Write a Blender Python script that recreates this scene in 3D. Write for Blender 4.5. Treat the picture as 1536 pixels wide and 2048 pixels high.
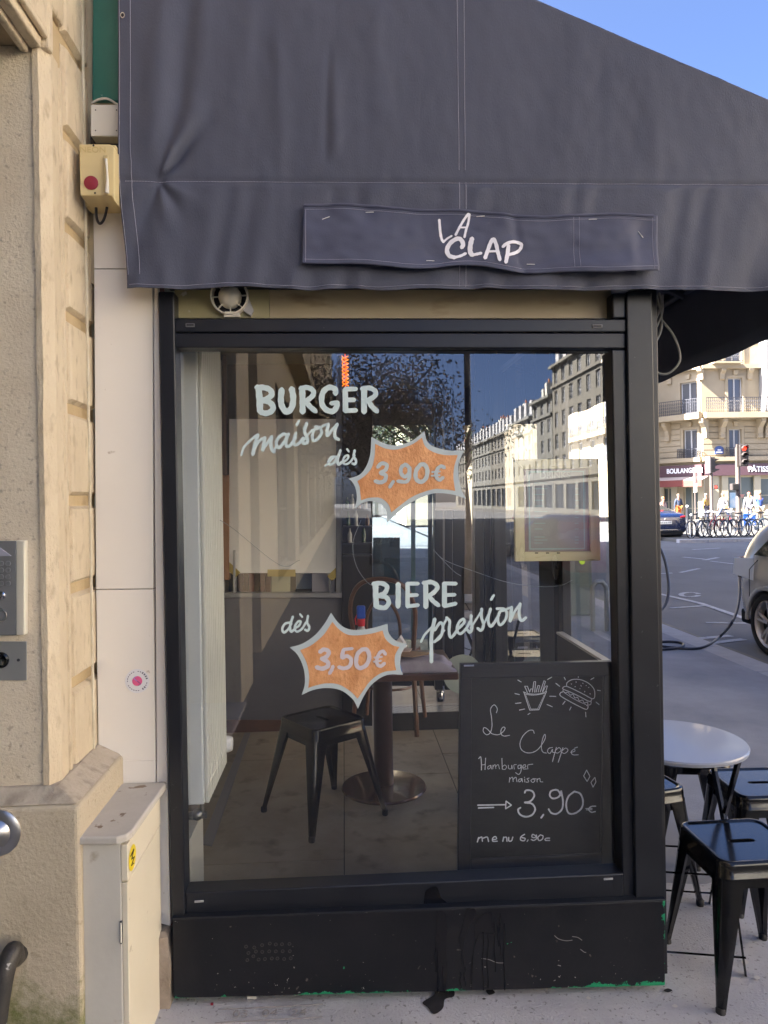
import bpy, math, random
from mathutils import Vector, Matrix, noise
rnd = random.Random(7)
# ---------------------------------------------------------------- scene, camera, light
for o in list(bpy.data.objects): bpy.data.objects.remove(o)
SC = bpy.context.scene
COL = SC.collection
F_PX, CX, CY, H = 1450.0, 768.0, 1000.0, 1.55        # focal length and horizon measured on the photograph
YAW, ROLL = math.radians(-3.2), -0.0157
cam_data = bpy.data.cameras.new("camera"); cam = bpy.data.objects.new("camera", cam_data); COL.objects.link(cam)
cam_data.sensor_fit = 'HORIZONTAL'; cam_data.sensor_width = 24.0
cam_data.lens = 24.0 * F_PX / 1536.0
cam_data.shift_y = -24.0 / 1536.0
cam_data.clip_start = 0.05; cam_data.clip_end = 900.0
ROT = Matrix.Rotation(YAW, 3, 'Z') @ Matrix.Rotation(math.pi/2, 3, 'X') @ Matrix.Rotation(ROLL, 3, 'Z')
cam.matrix_world = Matrix.Translation((0, 0, H)) @ ROT.to_4x4()
SC.camera = cam
SC.render.resolution_x, SC.render.resolution_y = 768, 1024
SUN = Vector((-0.72, -0.12, 0.68)).normalized()      # direction towards the sun: over the roofs on the left
elev = math.asin(SUN.z); azim = math.atan2(SUN.x, SUN.y)
world = bpy.data.worlds.new("World"); SC.world = world; world.use_nodes = True
nt = world.node_tree; nt.nodes.clear()
sky = nt.nodes.new('ShaderNodeTexSky'); sky.sky_type = 'NISHITA'; sky.sun_disc = False
sky.sun_elevation = elev; sky.sun_rotation = azim; sky.altitude = 50; sky.air_density = 0.34; sky.dust_density = 3.5; sky.ozone_density = 7.5
bg = nt.nodes.new('ShaderNodeBackground'); bg.inputs['Strength'].default_value = 0.057
wo = nt.nodes.new('ShaderNodeOutputWorld')
nt.links.new(sky.outputs[0], bg.inputs[0]); nt.links.new(bg.outputs[0], wo.inputs[0])
sl = bpy.data.lights.new("sun", 'SUN'); sl.energy = 5.0; sl.angle = math.radians(0.5); sl.color = (1.0, 0.93, 0.82)
sun = bpy.data.objects.new("sun", sl); COL.objects.link(sun)
sun.rotation_euler = (-SUN).to_track_quat('-Z', 'Y').to_euler(); sun.location = (-20, -8, 30)
SC.view_settings.view_transform = 'Standard'; SC.view_settings.look = 'None'
SC.view_settings.exposure = 3.75; SC.view_settings.gamma = 1.0
SC.cycles.max_bounces = 10; SC.cycles.transparent_max_bounces = 16; SC.cycles.diffuse_bounces = 5
# ---------------------------------------------------------------- measuring helpers: a pixel of the photograph -> a point on a real surface
CAMP = Vector((0, 0, H))
def ray(px, py): return ROT @ Vector(((px-CX)/F_PX, -(py-CY)/F_PX, -1.0))
def onpl(px, py, p, n):
    d = ray(px, py); n = Vector(n); return CAMP + d * ((Vector(p)-CAMP).dot(n)/d.dot(n))
def onY(px, py, Y): return onpl(px, py, (0, Y, 0), (0, 1, 0))
def onX(px, py, X): return onpl(px, py, (X, 0, 0), (1, 0, 0))
def onZ(px, py, z): return onpl(px, py, (0, 0, z), (0, 0, 1))
SLOPE = 0.026
def gz(x): return -SLOPE*(min(x, 4.05)+0.5)
def onG(px, py): return onpl(px, py, (-0.5, 0, 0), Vector((SLOPE, 0, 1)).normalized())
# ---------------------------------------------------------------- mesh helpers
WLOC = {}
class MB:
    def __init__(s, T=None): s.v = []; s.f = []; s.T = T
    def _a(s, vs, fs):
        b = len(s.v)
        s.v += [(s.T @ Vector(v)) if s.T is not None else Vector(v) for v in vs]
        s.f += [tuple(i+b for i in f) for f in fs]; return s
    def box(s, x0, x1, y0, y1, z0, z1):
        return s._a([(x0,y0,z0),(x1,y0,z0),(x1,y1,z0),(x0,y1,z0),(x0,y0,z1),(x1,y0,z1),(x1,y1,z1),(x0,y1,z1)],
                    [(0,3,2,1),(4,5,6,7),(0,1,5,4),(1,2,6,5),(2,3,7,6),(3,0,4,7)])
    def hexa(s, a, b):   # two quads (lists of 4 points), joined
        return s._a(list(a)+list(b), [(3,2,1,0),(4,5,6,7),(0,1,5,4),(1,2,6,5),(2,3,7,6),(3,0,4,7)])
    def quad(s, *p): return s._a(p, [tuple(range(len(p)))])
    def prism(s, pts, d):   # planar outline (3D) pushed by vector d
        n = len(pts); d = Vector(d); q = [Vector(p)+d for p in pts]
        return s._a([Vector(p) for p in pts]+q, [tuple(range(n))[::-1], tuple(range(n, 2*n))]+[(i, (i+1) % n, (i+1) % n+n, i+n) for i in range(n)])
    def tube(s, pts, r, n=8, closed=False, caps=True, flat=None):
        P = [Vector(p) for p in pts]; m = len(P); R = r if isinstance(r, (list, tuple)) else [r]*m
        vs = []; up = None
        for i in range(m):
            if closed: t = P[(i+1) % m]-P[i-1]
            else: t = P[min(i+1, m-1)]-P[max(i-1, 0)]
            if t.length < 1e-9: t = Vector((0, 0, 1))
            t.normalize()
            if up is None: up = Vector((0, 0, 1)) if abs(t.z) < 0.9 else Vector((0, 1, 0))
            a = t.cross(up)
            if a.length < 1e-6: a = t.cross(Vector((1, 0, 0)))
            a.normalize(); b = a.cross(t).normalized(); up = b
            fl = flat or 1.0
            for k in range(n):
                w = 2*math.pi*k/n; vs.append(P[i]+a*math.cos(w)*R[i]+b*math.sin(w)*R[i]*fl)
        fs = []
        for i in range(m if closed else m-1):
            j = (i+1) % m
            for k in range(n): fs.append((i*n+k, i*n+(k+1) % n, j*n+(k+1) % n, j*n+k))
        if caps and not closed: fs += [tuple(range(n))[::-1], tuple(range((m-1)*n, m*n))]
        return s._a(vs, fs)
    def lathe(s, prof, c=(0,0,0), axis='Z', n=24, M=None, caps=True):
        vs = []; fs = []; m = len(prof); c = Vector(c)
        for (r, z) in prof:
            for k in range(n):
                w = 2*math.pi*k/n; x, y = r*math.cos(w), r*math.sin(w)
                p = {'Z': (x, y, z), 'Y': (x, z, y), 'X': (z, x, y)}[axis]
                vs.append(c+(M @ Vector(p) if M is not None else Vector(p)))
        for i in range(m-1):
            for k in range(n): fs.append((i*n+k, i*n+(k+1) % n, (i+1)*n+(k+1) % n, (i+1)*n+k))
        if caps and prof[0][0] > 1e-6: fs.append(tuple(range(n))[::-1])
        if caps and prof[-1][0] > 1e-6 and prof[0][0] > 1e-6: fs.append(tuple(range((m-1)*n, m*n)))
        return s._a(vs, fs)
    def ball(s, c, r, nu=12, nv=8):
        r = r if isinstance(r, (tuple, list)) else (r, r, r); c = Vector(c); vs = [c+Vector((0,0,-r[2]))]; fs = []
        for j in range(1, nv):
            t = math.pi*j/nv-math.pi/2
            for i in range(nu):
                w = 2*math.pi*i/nu; vs.append(c+Vector((r[0]*math.cos(t)*math.cos(w), r[1]*math.cos(t)*math.sin(w), r[2]*math.sin(t))))
        vs.append(c+Vector((0,0,r[2]))); L = len(vs)-1
        for i in range(nu): fs.append((0, 1+(i+1) % nu, 1+i)); fs.append((L, L-nu+i, L-nu+(i+1) % nu))
        for j in range(nv-2):
            for i in range(nu): fs.append((1+j*nu+i, 1+j*nu+(i+1) % nu, 1+(j+1)*nu+(i+1) % nu, 1+(j+1)*nu+i))
        return s._a(vs, fs)
    def grid(s, fn, nu, nv):    # fn(u,v)->point for u,v in 0..1
        vs = [fn(i/nu, j/nv) for j in range(nv+1) for i in range(nu+1)]
        fs = [(j*(nu+1)+i, j*(nu+1)+i+1, (j+1)*(nu+1)+i+1, (j+1)*(nu+1)+i) for j in range(nv) for i in range(nu)]
        return s._a(vs, fs)
    def build(s, name, mat, parent=None, smooth=False, bevel=0, origin=None, label=None, solid=0, sub=0, kind=None, ang=0.7, seg=2):
        L = WLOC.get(parent.name, Vector((0,0,0))) if parent else Vector(origin or (0,0,0))
        me = bpy.data.meshes.new(name)
        me.from_pydata([tuple(v-L) for v in s.v], [], s.f); me.update()
        me.materials.append(mat)
        if smooth:
            for p in me.polygons: p.use_smooth = True
            me.set_sharp_from_angle(angle=ang)
        o = bpy.data.objects.new(name, me); COL.objects.link(o)
        if parent: o.parent = parent; WLOC[o.name] = L
        else: o.location = L; WLOC[o.name] = L
        if solid:
            m = o.modifiers.new('s', 'SOLIDIFY'); m.thickness = solid; m.offset = 0
        if bevel:
            m = o.modifiers.new('b', 'BEVEL'); m.width = bevel; m.segments = seg; m.limit_method = 'ANGLE'; m.angle_limit = 0.6
        if sub:
            m = o.modifiers.new('u', 'SUBSURF'); m.levels = sub; m.render_levels = sub
        if label: o['label'] = label
        if kind: o['kind'] = kind
        return o
def tag(o, label=None, cat=None, group=None, kind=None):
    if label: o['label'] = label
    if cat: o['category'] = cat
    if group: o['group'] = group
    if kind: o['kind'] = kind
    return o
def thing(name, label, cat, loc=(0,0,0), group=None):
    o = bpy.data.objects.new(name, None); COL.objects.link(o); o.location = loc; o.empty_display_size = 0.1
    WLOC[o.name] = Vector(loc); return tag(o, label, cat, group)
def dup(root, loc=None, rz=None, label=None, scale=None):
    def rec(o, par):
        c = o.copy(); COL.objects.link(c); c.parent = par
        for ch in list(o.children): rec(ch, c)
        return c
    r = rec(root, None)
    if loc is not None: r.location = loc
    if rz is not None: r.rotation_euler = (0, 0, rz)
    if scale: r.scale = scale
    if label: r['label'] = label
    return r
def remat(root, old, new):     # give one copy its own colour
    for o in [root]+list(root.children_recursive):
        if o.type == 'MESH' and o.data.materials and o.data.materials[0] == old:
            o.material_slots[0].link = 'OBJECT'; o.material_slots[0].material = new
def crom(pts, k=6, closed=False):
    P = [Vector(p) for p in pts]; n = len(P); out = []
    if n < 3: return P
    for i in range(n if closed else n-1):
        p0 = P[(i-1) % n] if closed or i > 0 else P[0]*2-P[1]
        p1, p2 = P[i], P[(i+1) % n]
        p3 = P[(i+2) % n] if closed or i+2 < n else P[n-1]*2-P[n-2]
        for j in range(k):
            t = j/k
            out.append(0.5*((2*p1)+(p2-p0)*t+(2*p0-5*p1+4*p2-p3)*t*t+(3*p1-p0-3*p2+p3)*t**3))
    if not closed: out.append(P[-1])
    return out
def strokes(mb, lst, org, sc, plane, dw, y_step=4e-5, k=6, thick=None):
    """painted / chalked brush strokes: list of (points,width) in crop units -> raised ribbons on a real surface"""
    off = getattr(mb, 'off', 0.0)
    for item in lst:
        pts = item[0]; w = item[1] if len(item) > 1 else dw
        sm = crom([Vector((p[0], p[1], 0)) for p in pts], k) if len(pts) > 2 else [Vector((p[0], p[1], 0)) for p in pts]
        q = []
        m = len(sm)
        # round caps
        W = [w*(1+0.06*math.sin(i*1.3+w)) for i in range(m)]
        t0 = (sm[1]-sm[0]).normalized() if (sm[1]-sm[0]).length > 0 else Vector((1,0,0)); t1 = (sm[-1]-sm[-2]).normalized()
        sm = [sm[0]-t0*w*0.30]+sm+[sm[-1]+t1*w*0.30]; W = [w*0.5]+W+[w*0.5]
        sm = [sm[0]-t0*w*0.12]+sm+[sm[-1]+t1*w*0.12]; W = [w*0.12]+W+[w*0.12]
        L = []; R = []
        for i, p in enumerate(sm):
            t = sm[min(i+1, len(sm)-1)]-sm[max(i-1, 0)]
            if t.length < 1e-6: t = Vector((1,0,0))
            t.normalize(); nrm = Vector((-t.y, t.x, 0))
            a = p+nrm*W[i]/2; b = p-nrm*W[i]/2
            off += y_step/4
            L.append(plane(org[0]+a.x/sc, org[1]+a.y/sc, off)); R.append(plane(org[0]+b.x/sc, org[1]+b.y/sc, off))
        off += y_step
        n = len(L); mb._a(L+R, [(i, i+1, n+i+1, n+i) for i in range(n-1)])
    mb.off = off
    return mb
def text_obj(txt, size, name, mat, M, parent=None, ext=0.001, align='CENTER', bold=0.0, sx=1.0, space=1.0):
    cu = bpy.data.curves.new(name, 'FONT'); cu.body = txt; cu.size = size; cu.extrude = ext; cu.align_x = align; cu.align_y = 'CENTER'
    cu.offset = bold; cu.space_character = space
    t = bpy.data.objects.new('tmp', cu); COL.objects.link(t)
    me = bpy.data.meshes.new_from_object(t.evaluated_get(bpy.context.evaluated_depsgraph_get()))
    bpy.data.objects.remove(t); bpy.data.curves.remove(cu)
    L = WLOC.get(parent.name, Vector((0,0,0))) if parent else Vector((0,0,0))
    for v in me.vertices: v.co = (M @ Vector((v.co.x*sx, v.co.y, v.co.z)))-L
    me.materials.clear(); me.materials.append(mat); me.name = name
    o = bpy.data.objects.new(name, me); COL.objects.link(o)
    if parent: o.parent = parent; WLOC[o.name] = L
    return o
def frame(o, u, v=(0,0,1)):     # local x=u, y=v, z=u x v (outward)
    u = Vector(u).normalized(); v = Vector(v).normalized(); n = u.cross(v)
    M = Matrix((( u.x, v.x, n.x, o[0]), (u.y, v.y, n.y, o[1]), (u.z, v.z, n.z, o[2]), (0,0,0,1))); return M
# ---------------------------------------------------------------- materials
MATS = {}
def mat(name, c, c2=None, sc=4.0, rough=0.6, metal=0.0, bump=0.0, bsc=40.0, spec=0.5, c3=None, sc3=30.0, t3=0.62, coat=0.0, stretch=None, rvar=0.0, aniso=None, w3=0.04, detail=6):
    m = bpy.data.materials.new(name); m.use_nodes = True; t = m.node_tree; N = t.nodes; K = t.links
    b = N['Principled BSDF']; b.inputs['Roughness'].default_value = rough; b.inputs['Metallic'].default_value = metal
    b.inputs['Specular IOR Level'].default_value = spec; b.inputs['Coat Weight'].default_value = coat; b.inputs['Coat Roughness'].default_value = 0.05
    tc = N.new('ShaderNodeTexCoord'); src = tc.outputs['Object']
    if stretch:
        mp = N.new('ShaderNodeMapping'); mp.inputs['Scale'].default_value = stretch; K.new(src, mp.inputs[0]); src = mp.outputs[0]
    col = None
    if c2 is not None:
        n1 = N.new('ShaderNodeTexNoise'); n1.inputs['Scale'].default_value = sc; n1.inputs['Detail'].default_value = detail; n1.inputs['Roughness'].default_value = 0.62
        K.new(src, n1.inputs['Vector'])
        r = N.new('ShaderNodeValToRGB'); r.color_ramp.elements[0].position = 0.32; r.color_ramp.elements[1].position = 0.68
        r.color_ramp.elements[0].color = (*c, 1); r.color_ramp.elements[1].color = (*c2, 1)
        K.new(n1.outputs['Fac'], r.inputs[0]); col = r.outputs[0]
        if rvar:
            mr = N.new('ShaderNodeMapRange'); mr.inputs[3].default_value = rough-rvar; mr.inputs[4].default_value = rough+rvar
            K.new(n1.outputs['Fac'], mr.inputs[0]); K.new(mr.outputs[0], b.inputs['Roughness'])
    if c3 is not None:
        n3 = N.new('ShaderNodeTexNoise'); n3.inputs['Scale'].default_value = sc3; n3.inputs['Detail'].default_value = 4; K.new(src, n3.inputs['Vector'])
        r3 = N.new('ShaderNodeValToRGB'); r3.color_ramp.elements[0].position = t3; r3.color_ramp.elements[1].position = t3+w3
        r3.color_ramp.elements[0].color = (0,0,0,1); r3.color_ramp.elements[1].color = (1,1,1,1); K.new(n3.outputs['Fac'], r3.inputs[0])
        mx = N.new('ShaderNodeMix'); mx.data_type = 'RGBA'; K.new(r3.outputs[0], mx.inputs[0])
        if col: K.new(col, mx.inputs[6])
        else: mx.inputs[6].default_value = (*c, 1)
        mx.inputs[7].default_value = (*c3, 1); col = mx.outputs[2]
    if col: K.new(col, b.inputs['Base Color'])
    else: b.inputs['Base Color'].default_value = (*c, 1)
    if bump:
        nb = N.new('ShaderNodeTexNoise'); nb.inputs['Scale'].default_value = bsc; nb.inputs['Detail'].default_value = 8; nb.inputs['Roughness'].default_value = 0.65; K.new(src, nb.inputs['Vector'])
        bp = N.new('ShaderNodeBump'); bp.inputs['Strength'].default_value = min(bump, 1.0); bp.inputs['Distance'].default_value = 0.01
        K.new(nb.outputs['Fac'], bp.inputs['Height']); K.new(bp.outputs[0], b.inputs['Normal'])
    MATS[name] = m; return m
def emis(name, c, s):
    m = bpy.data.materials.new(name); m.use_nodes = True; b = m.node_tree.nodes['Principled BSDF']
    b.inputs['Base Color'].default_value = (*c, 1); b.inputs['Emission Color'].default_value = (*c, 1); b.inputs['Emission Strength'].default_value = s; return m
def thin_glass(name, k=3.0, f0=0.0, tint=(1,1,1), rough=0.0):
    m = bpy.data.materials.new(name); m.use_nodes = True; t = m.node_tree; N = t.nodes; K = t.links; N.clear()
    out = N.new('ShaderNodeOutputMaterial'); tr = N.new('ShaderNodeBsdfTransparent'); tr.inputs[0].default_value = (*tint, 1)
    gl = N.new('ShaderNodeBsdfGlossy'); gl.inputs['Roughness'].default_value = rough; lw = N.new('ShaderNodeLayerWeight'); lw.inputs[0].default_value = 0.5
    pw = N.new('ShaderNodeMath'); pw.operation = 'POWER'; pw.inputs[1].default_value = 5.0
    ma = N.new('ShaderNodeMath'); ma.operation = 'MULTIPLY_ADD'; ma.inputs[1].default_value = 0.96*k; ma.inputs[2].default_value = 0.04*k+f0; ma.use_clamp = True
    mx = N.new('ShaderNodeMixShader'); K.new(lw.outputs['Facing'], pw.inputs[0]); K.new(pw.outputs[0], ma.inputs[0]); K.new(ma.outputs[0], mx.inputs[0])
    K.new(tr.outputs[0], mx.inputs[1]); K.new(gl.outputs[0], mx.inputs[2]); K.new(mx.outputs[0], out.inputs[0]); return m

M_stone = mat('cream_limestone', (.60,.50,.355), (.72,.62,.46), 4.0, .85, bump=.8, bsc=110, c3=(.50,.41,.285), sc3=34, t3=.56, w3=.16, stretch=(1,1,.45))
M_stone2 = mat('grey_beige_render', (.60,.515,.39), (.70,.62,.49), 5.0, .9, bump=.5, bsc=110, c3=(.44,.375,.29), sc3=60, t3=.58, w3=.12)
M_plinth = None
M_white = mat('cream_white_panel', (.76,.72,.655), (.80,.765,.705), 1.2, .5, c3=(.5,.44,.36), sc3=26, t3=.72, w3=.05, bump=.03, bsc=8)
M_cab = mat('grey_white_cabinet', (.50,.48,.43), (.58,.555,.50), 4.0, .55, c3=(.36,.31,.24), sc3=14, t3=.66, w3=.10, bump=.08, bsc=30)
M_cloth = mat('slate_blue_canvas', (.064,.071,.106), (.080,.088,.128), 2.2, .62, bump=.2, bsc=260, spec=.35, stretch=(1,1,.5), c3=(.092,.100,.138), sc3=1.6, t3=.54, w3=.22)
M_cloth2 = mat('dark_slate_canvas', (.066,.074,.125), (.08,.088,.14), 3.0, .6, bump=.12, bsc=260, spec=.35)
M_thread = mat('pale_thread', (.42,.42,.52), rough=.8)
M_frame = mat('navy_black_metal', (.008,.0095,.015), (.013,.015,.021), 6, .34, spec=.45, c3=(.06,.06,.065), sc3=60, t3=.72, w3=.04, bump=.05, bsc=20, rvar=.08)
M_dark = mat('matt_black', (.012,.012,.014), rough=.6)
M_gloss = mat('gloss_black_metal', (.006,.006,.007), rough=.18, spec=.4, coat=.25)
M_glass = thin_glass('window_glass', 3.2, .035)
M_glass2 = thin_glass('side_glass', 1.6, .0, (.93,.95,.95))
M_paint = mat('pale_blue_paint', (.56,.70,.71), (.64,.76,.77), 14, .6)
M_silver = mat('silver_grey_paint', (.46,.54,.57), (.52,.60,.62), 10, .45)
M_copper = mat('copper_leaf', (.60,.26,.095), (.86,.46,.22), 10, .5, metal=.2, bump=.35, bsc=70, c3=(.56,.24,.09), sc3=40, t3=.50, w3=.25, stretch=(1.6,1,1))
M_digit = mat('lilac_grey_digits', (.62,.57,.62), rough=.6)
M_pave = mat('grey_asphalt_pavement', (.40,.40,.43), (.52,.515,.55), 2.6, .9, bump=.8, bsc=120, c3=(.26,.25,.26), sc3=70, t3=.62, w3=.05)
M_pave2 = mat('smooth_grey_pavement', (.19,.197,.225), (.30,.303,.33), 1.3, .9, bump=.5, bsc=90, c3=(.28,.28,.29), sc3=60, t3=.72, w3=.04)
M_road = mat('road_asphalt', (.105,.108,.118), (.14,.143,.152), .8, .85, bump=.7, bsc=60, c3=(.13,.13,.13), sc3=90, t3=.66, w3=.06)
M_kerb = mat('granite_kerb', (.33,.32,.33), (.40,.39,.40), 6, .8, bump=.3, bsc=60)
M_line = mat('worn_road_paint', (.42,.43,.46), (.30,.31,.34), 5, .8, c3=(.14,.14,.15), sc3=18, t3=.60, w3=.08)
M_steel = mat('brushed_steel', (.50,.50,.51), rough=.3, metal=1.0)
M_chrome = mat('bright_steel', (.6,.6,.62), rough=.16, metal=1.0)
M_green = mat('teal_green_paint', (.02,.15,.115), (.03,.19,.14), 5, .4, c3=(.35,.45,.40), sc3=30, t3=.70, w3=.03)
M_yel = mat('yellowed_plastic', (.62,.50,.25), (.68,.56,.30), 4, .45)
M_jwhite = mat('off_white_plastic', (.66,.63,.54), (.72,.69,.60), 4, .45)
M_red = mat('dull_red_plastic', (.28,.025,.045), rough=.35)
M_pure = mat('white_paint', (.8,.8,.79), rough=.5)
M_cable = mat('cable_black', (.02,.02,.03), rough=.4)
M_cableg = mat('cable_grey', (.20,.20,.19), rough=.5)
# ================================================================ GROUND, ROADS, KERBS
def sheet(name, pts, m, kind='structure', parent=None, thick=0):
    mb = MB()
    if thick: mb.prism(pts, (0, 0, -thick))
    else: mb.quad(*pts)
    o = mb.build(name, m, parent)
    if kind and not parent: o['kind'] = kind
    return o
RZ = -0.25
sheet('ground', [(-400,-400,-0.40), (400,-400,-0.40), (400,400,-0.40), (-400,400,-0.40)], M_road)
sheet('road', [(4.14,-150,RZ), (140,-150,RZ), (140,160,RZ), (4.14,160,RZ)], M_road)
mb = MB()
mb.grid(lambda u, v: Vector((-3+u*6.84, -150+v*174, gz(-3+u*6.84))), 8, 4)
mb.build('pavement', M_pave2, kind='structure')
M_sett = mat('dark_setts', (.045,.043,.042), (.085,.08,.075), 14, .6, bump=.8, bsc=25)
mb = MB(); mb.grid(lambda u, v: Vector((-3+u*6.84, -150+v*151.75, gz(-3+u*6.84)+.004)), 4, 4); mb.build('sett_paving', M_sett, kind='structure')
# the cast strip at the foot of the shopfront, a little proud and rough
mb = MB()
mb.grid(lambda u, v: Vector((-1.6+u*4.0, 1.7+v*1.25, gz(-1.6+u*4.0)+0.004+0.0022*noise.noise(Vector((u*60, v*45, 1)))+0.003*noise.noise(Vector((u*9, v*8, 3)))-0.008*max(0, v-0.95)/0.05)), 180, 110)
mb.build('pavement_strip', M_pave, kind='structure', smooth=True)
sheet('far_pavement', [(12.7,26.9,RZ+.13), (90,26.9,RZ+.13), (90,150,RZ+.13), (12.7,150,RZ+.13)], mat('sunlit_far_pavement', (.09,.087,.083), (.11,.106,.10), 1, .9), thick=.14)
sheet('opposite_pavement', [(19.0,-150,RZ+.13), (60,-150,RZ+.13), (60,7,RZ+.13), (19.0,7,RZ+.13)], mat('opposite_paving', (.10,.098,.095), (.14,.135,.13), 1, .9), thick=.14)
kerb = thing('kerb', None, None, (3.98, 6, gz(3.98))); del_k = None
kerb['kind'] = 'structure'
kb = MB()
y = 2.0; first = None
while y < 24:
    L = 1.15
    if first is None:
        b = MB(); b.box(3.84, 4.13, y+.006, y+L-.006, RZ-.05, gz(3.98)+.004)
        first = b.build('kerb_stone', M_kerb, kerb, bevel=.012); first_y = y
    else:
        c = first.copy(); COL.objects.link(c); c.location = (rnd.uniform(-.006,.006), y-first_y, rnd.uniform(-.003,.003)); c.parent = kerb
    y += L
fk = thing('far_kerb', None, None, (20, 26.8, RZ)); fk['kind'] = 'structure'
b = MB(); b.box(12.6, 13.7, 26.62, 26.89, RZ-.05, RZ+.134); k0 = b.build('kerb_stone', M_kerb, fk, bevel=.012)
for i in range(1, 7): c = k0.copy(); COL.objects.link(c); c.location = (i*1.12, 0, 0); c.parent = fk
# cross fall gutter strip beside the near kerb
sheet('gutter', [(4.135,2,RZ+.004), (4.5,2,RZ+.004), (4.5,24,RZ+.004), (4.135,24,RZ+.004)], mat('gutter_stone', (.15,.14,.125), (.20,.185,.16), 6, .9, bump=.6, bsc=50))
marks = thing('road_markings', None, None, (6, 10, RZ)); marks['kind'] = 'structure'
def mark(px, w):
    P = [onZ(a, b, RZ+.008) for a, b in px]
    for i in range(len(P)-1):
        d = (P[i+1]-P[i]).normalized(); n = Vector((-d.y, d.x, 0))*w/2
        b = MB(); b.quad(P[i]-n, P[i+1]-n, P[i+1]+n, P[i]+n); b.build('painted_line', M_line, marks)
mark([(1290,1181), (1400,1206), (1500,1240)], .11); mark([(1341,1216), (1412,1211)], .09); mark([(1412,1245), (1492,1246)], .09)
mark([(1395,1277), (1462,1271)], .11); mark([(1412,1287), (1488,1278)], .11); mark([(1366,1114), (1408,1118)], .14); mark([(1408,1120), (1436,1115)], .14)
mark([(1290,1148), (1345,1146)], .10); mark([(1360,1145), (1398,1137)], .10); mark([(1420,1122), (1478,1129)], .10); mark([(1385,1099), (1440,1096)], .12)
b = MB()
ring = [onZ(1380+18*math.cos(a), 1189+4.4*math.sin(a), RZ+.008) for a in [i*math.pi/12 for i in range(1, 24)]]
for i in range(len(ring)-1):
    d = (ring[i+1]-ring[i]).normalized(); n = Vector((-d.y, d.x, 0))*.045; b.quad(ring[i]-n, ring[i+1]-n, ring[i+1]+n, ring[i]+n)
b.build('painted_bicycle_ring', M_line, marks)

# ================================================================ BUILDINGS
M_lime = mat('facade_limestone', (.47,.39,.27), (.54,.455,.325), .8, .9, bump=.2, bsc=8)
M_lime2 = mat('facade_ochre_stone', (.29,.24,.165), (.345,.285,.20), .8, .9, bump=.2, bsc=8)
M_plas = mat('pale_plaster', (.58,.55,.48), (.65,.62,.55), .5, .9, bump=.1, bsc=6)
M_plas2 = mat('grey_plaster', (.42,.41,.37), (.48,.47,.42), .5, .9, bump=.1, bsc=6)
M_zinc = mat('zinc_roof', (.16,.18,.21), (.22,.24,.27), 1.5, .45, metal=.3)
M_pane = mat('far_window_pane', (.03,.035,.045), rough=.08, spec=.8)
M_panel = mat('far_window_pale', (.09,.095,.11), rough=.15, spec=.8)
M_wframe = mat('white_window_frame', (.42,.42,.43), rough=.5)
M_iron = mat('wrought_iron', (.035,.037,.05), rough=.5)
M_clay = mat('clay_pot', (.36,.15,.08), rough=.8)
def wall_holes(mb, W, Hh, rects, depth, M, z0=0.0, x0=0.0):
    xs = sorted(set([x0, x0+W]+[r[0] for r in rects]+[r[1] for r in rects])); zs = sorted(set([z0, z0+Hh]+[r[2] for r in rects]+[r[3] for r in rects]))
    for i in range(len(xs)-1):
        for j in range(len(zs)-1):
            cx, cz = (xs[i]+xs[i+1])/2, (zs[j]+zs[j+1])/2
            if any(r[0] < cx < r[1] and r[2] < cz < r[3] for r in rects): continue
            mb.quad(M@Vector((xs[i], zs[j], 0)), M@Vector((xs[i+1], zs[j], 0)), M@Vector((xs[i+1], zs[j+1], 0)), M@Vector((xs[i], zs[j+1], 0)))
    for (a, b_, c, d) in rects:
        f = lambda x, z, t: M@Vector((x, z, t))
        mb.quad(f(a,c,0), f(a,d,0), f(a,d,-depth), f(a,c,-depth)); mb.quad(f(b_,d,0), f(b_,c,0), f(b_,c,-depth), f(b_,d,-depth))
        mb.quad(f(a,d,0), f(b_,d,0), f(b_,d,-depth), f(a,d,-depth)); mb.quad(f(b_,c,0), f(a,c,0), f(a,c,-depth), f(b_,c,-depth))
def french_window(w, h, root, mem={}):
    key = (round(w, 2), round(h, 2))
    return key
def place_window(root, M, a, c, w, h, depth, pane=M_pane, fr=M_wframe, mem={}):
    """window part (frame, mullion, transom) with its pane as a sub-part, set back in the opening"""
    key = (round(w, 2), round(h, 2), pane.name, fr.name)
    if key not in mem:
        t = .07
        f = MB(); f.box(0,t,0,h,-.03,.03); f.box(w-t,w,0,h,-.03,.03); f.box(t,w-t,h-t,h,-.028,.028); f.box(t,w-t,0,t,-.028,.028)
        f.box(w/2-.05,w/2+.05,t,h-t,-.02,.035); f.box(t,w/2-.05,h*.35,h*.35+.04,-.015,.02); f.box(w/2+.05,w-t,h*.35,h*.35+.04,-.015,.02)
        g = MB(); g.quad((t,t,0), (w-t,t,0), (w-t,h-t,0), (t,h-t,0))
        def me(mb, m, nm):
            d = bpy.data.meshes.new(nm); d.from_pydata([tuple(v) for v in mb.v], [], mb.f); d.materials.append(m); return d
        mem[key] = (me(f, fr, 'window'), me(g, pane, 'pane'))
    A, B = mem[key]
    o = bpy.data.objects.new('window', A); COL.objects.link(o); o.parent = root
    o.matrix_local = Matrix.Translation(-WLOC[root.name]) @ M @ Matrix.Translation((a, c, -depth+.04))
    p = bpy.data.objects.new('pane', B); COL.objects.link(p); p.parent = o
    return o
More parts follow.
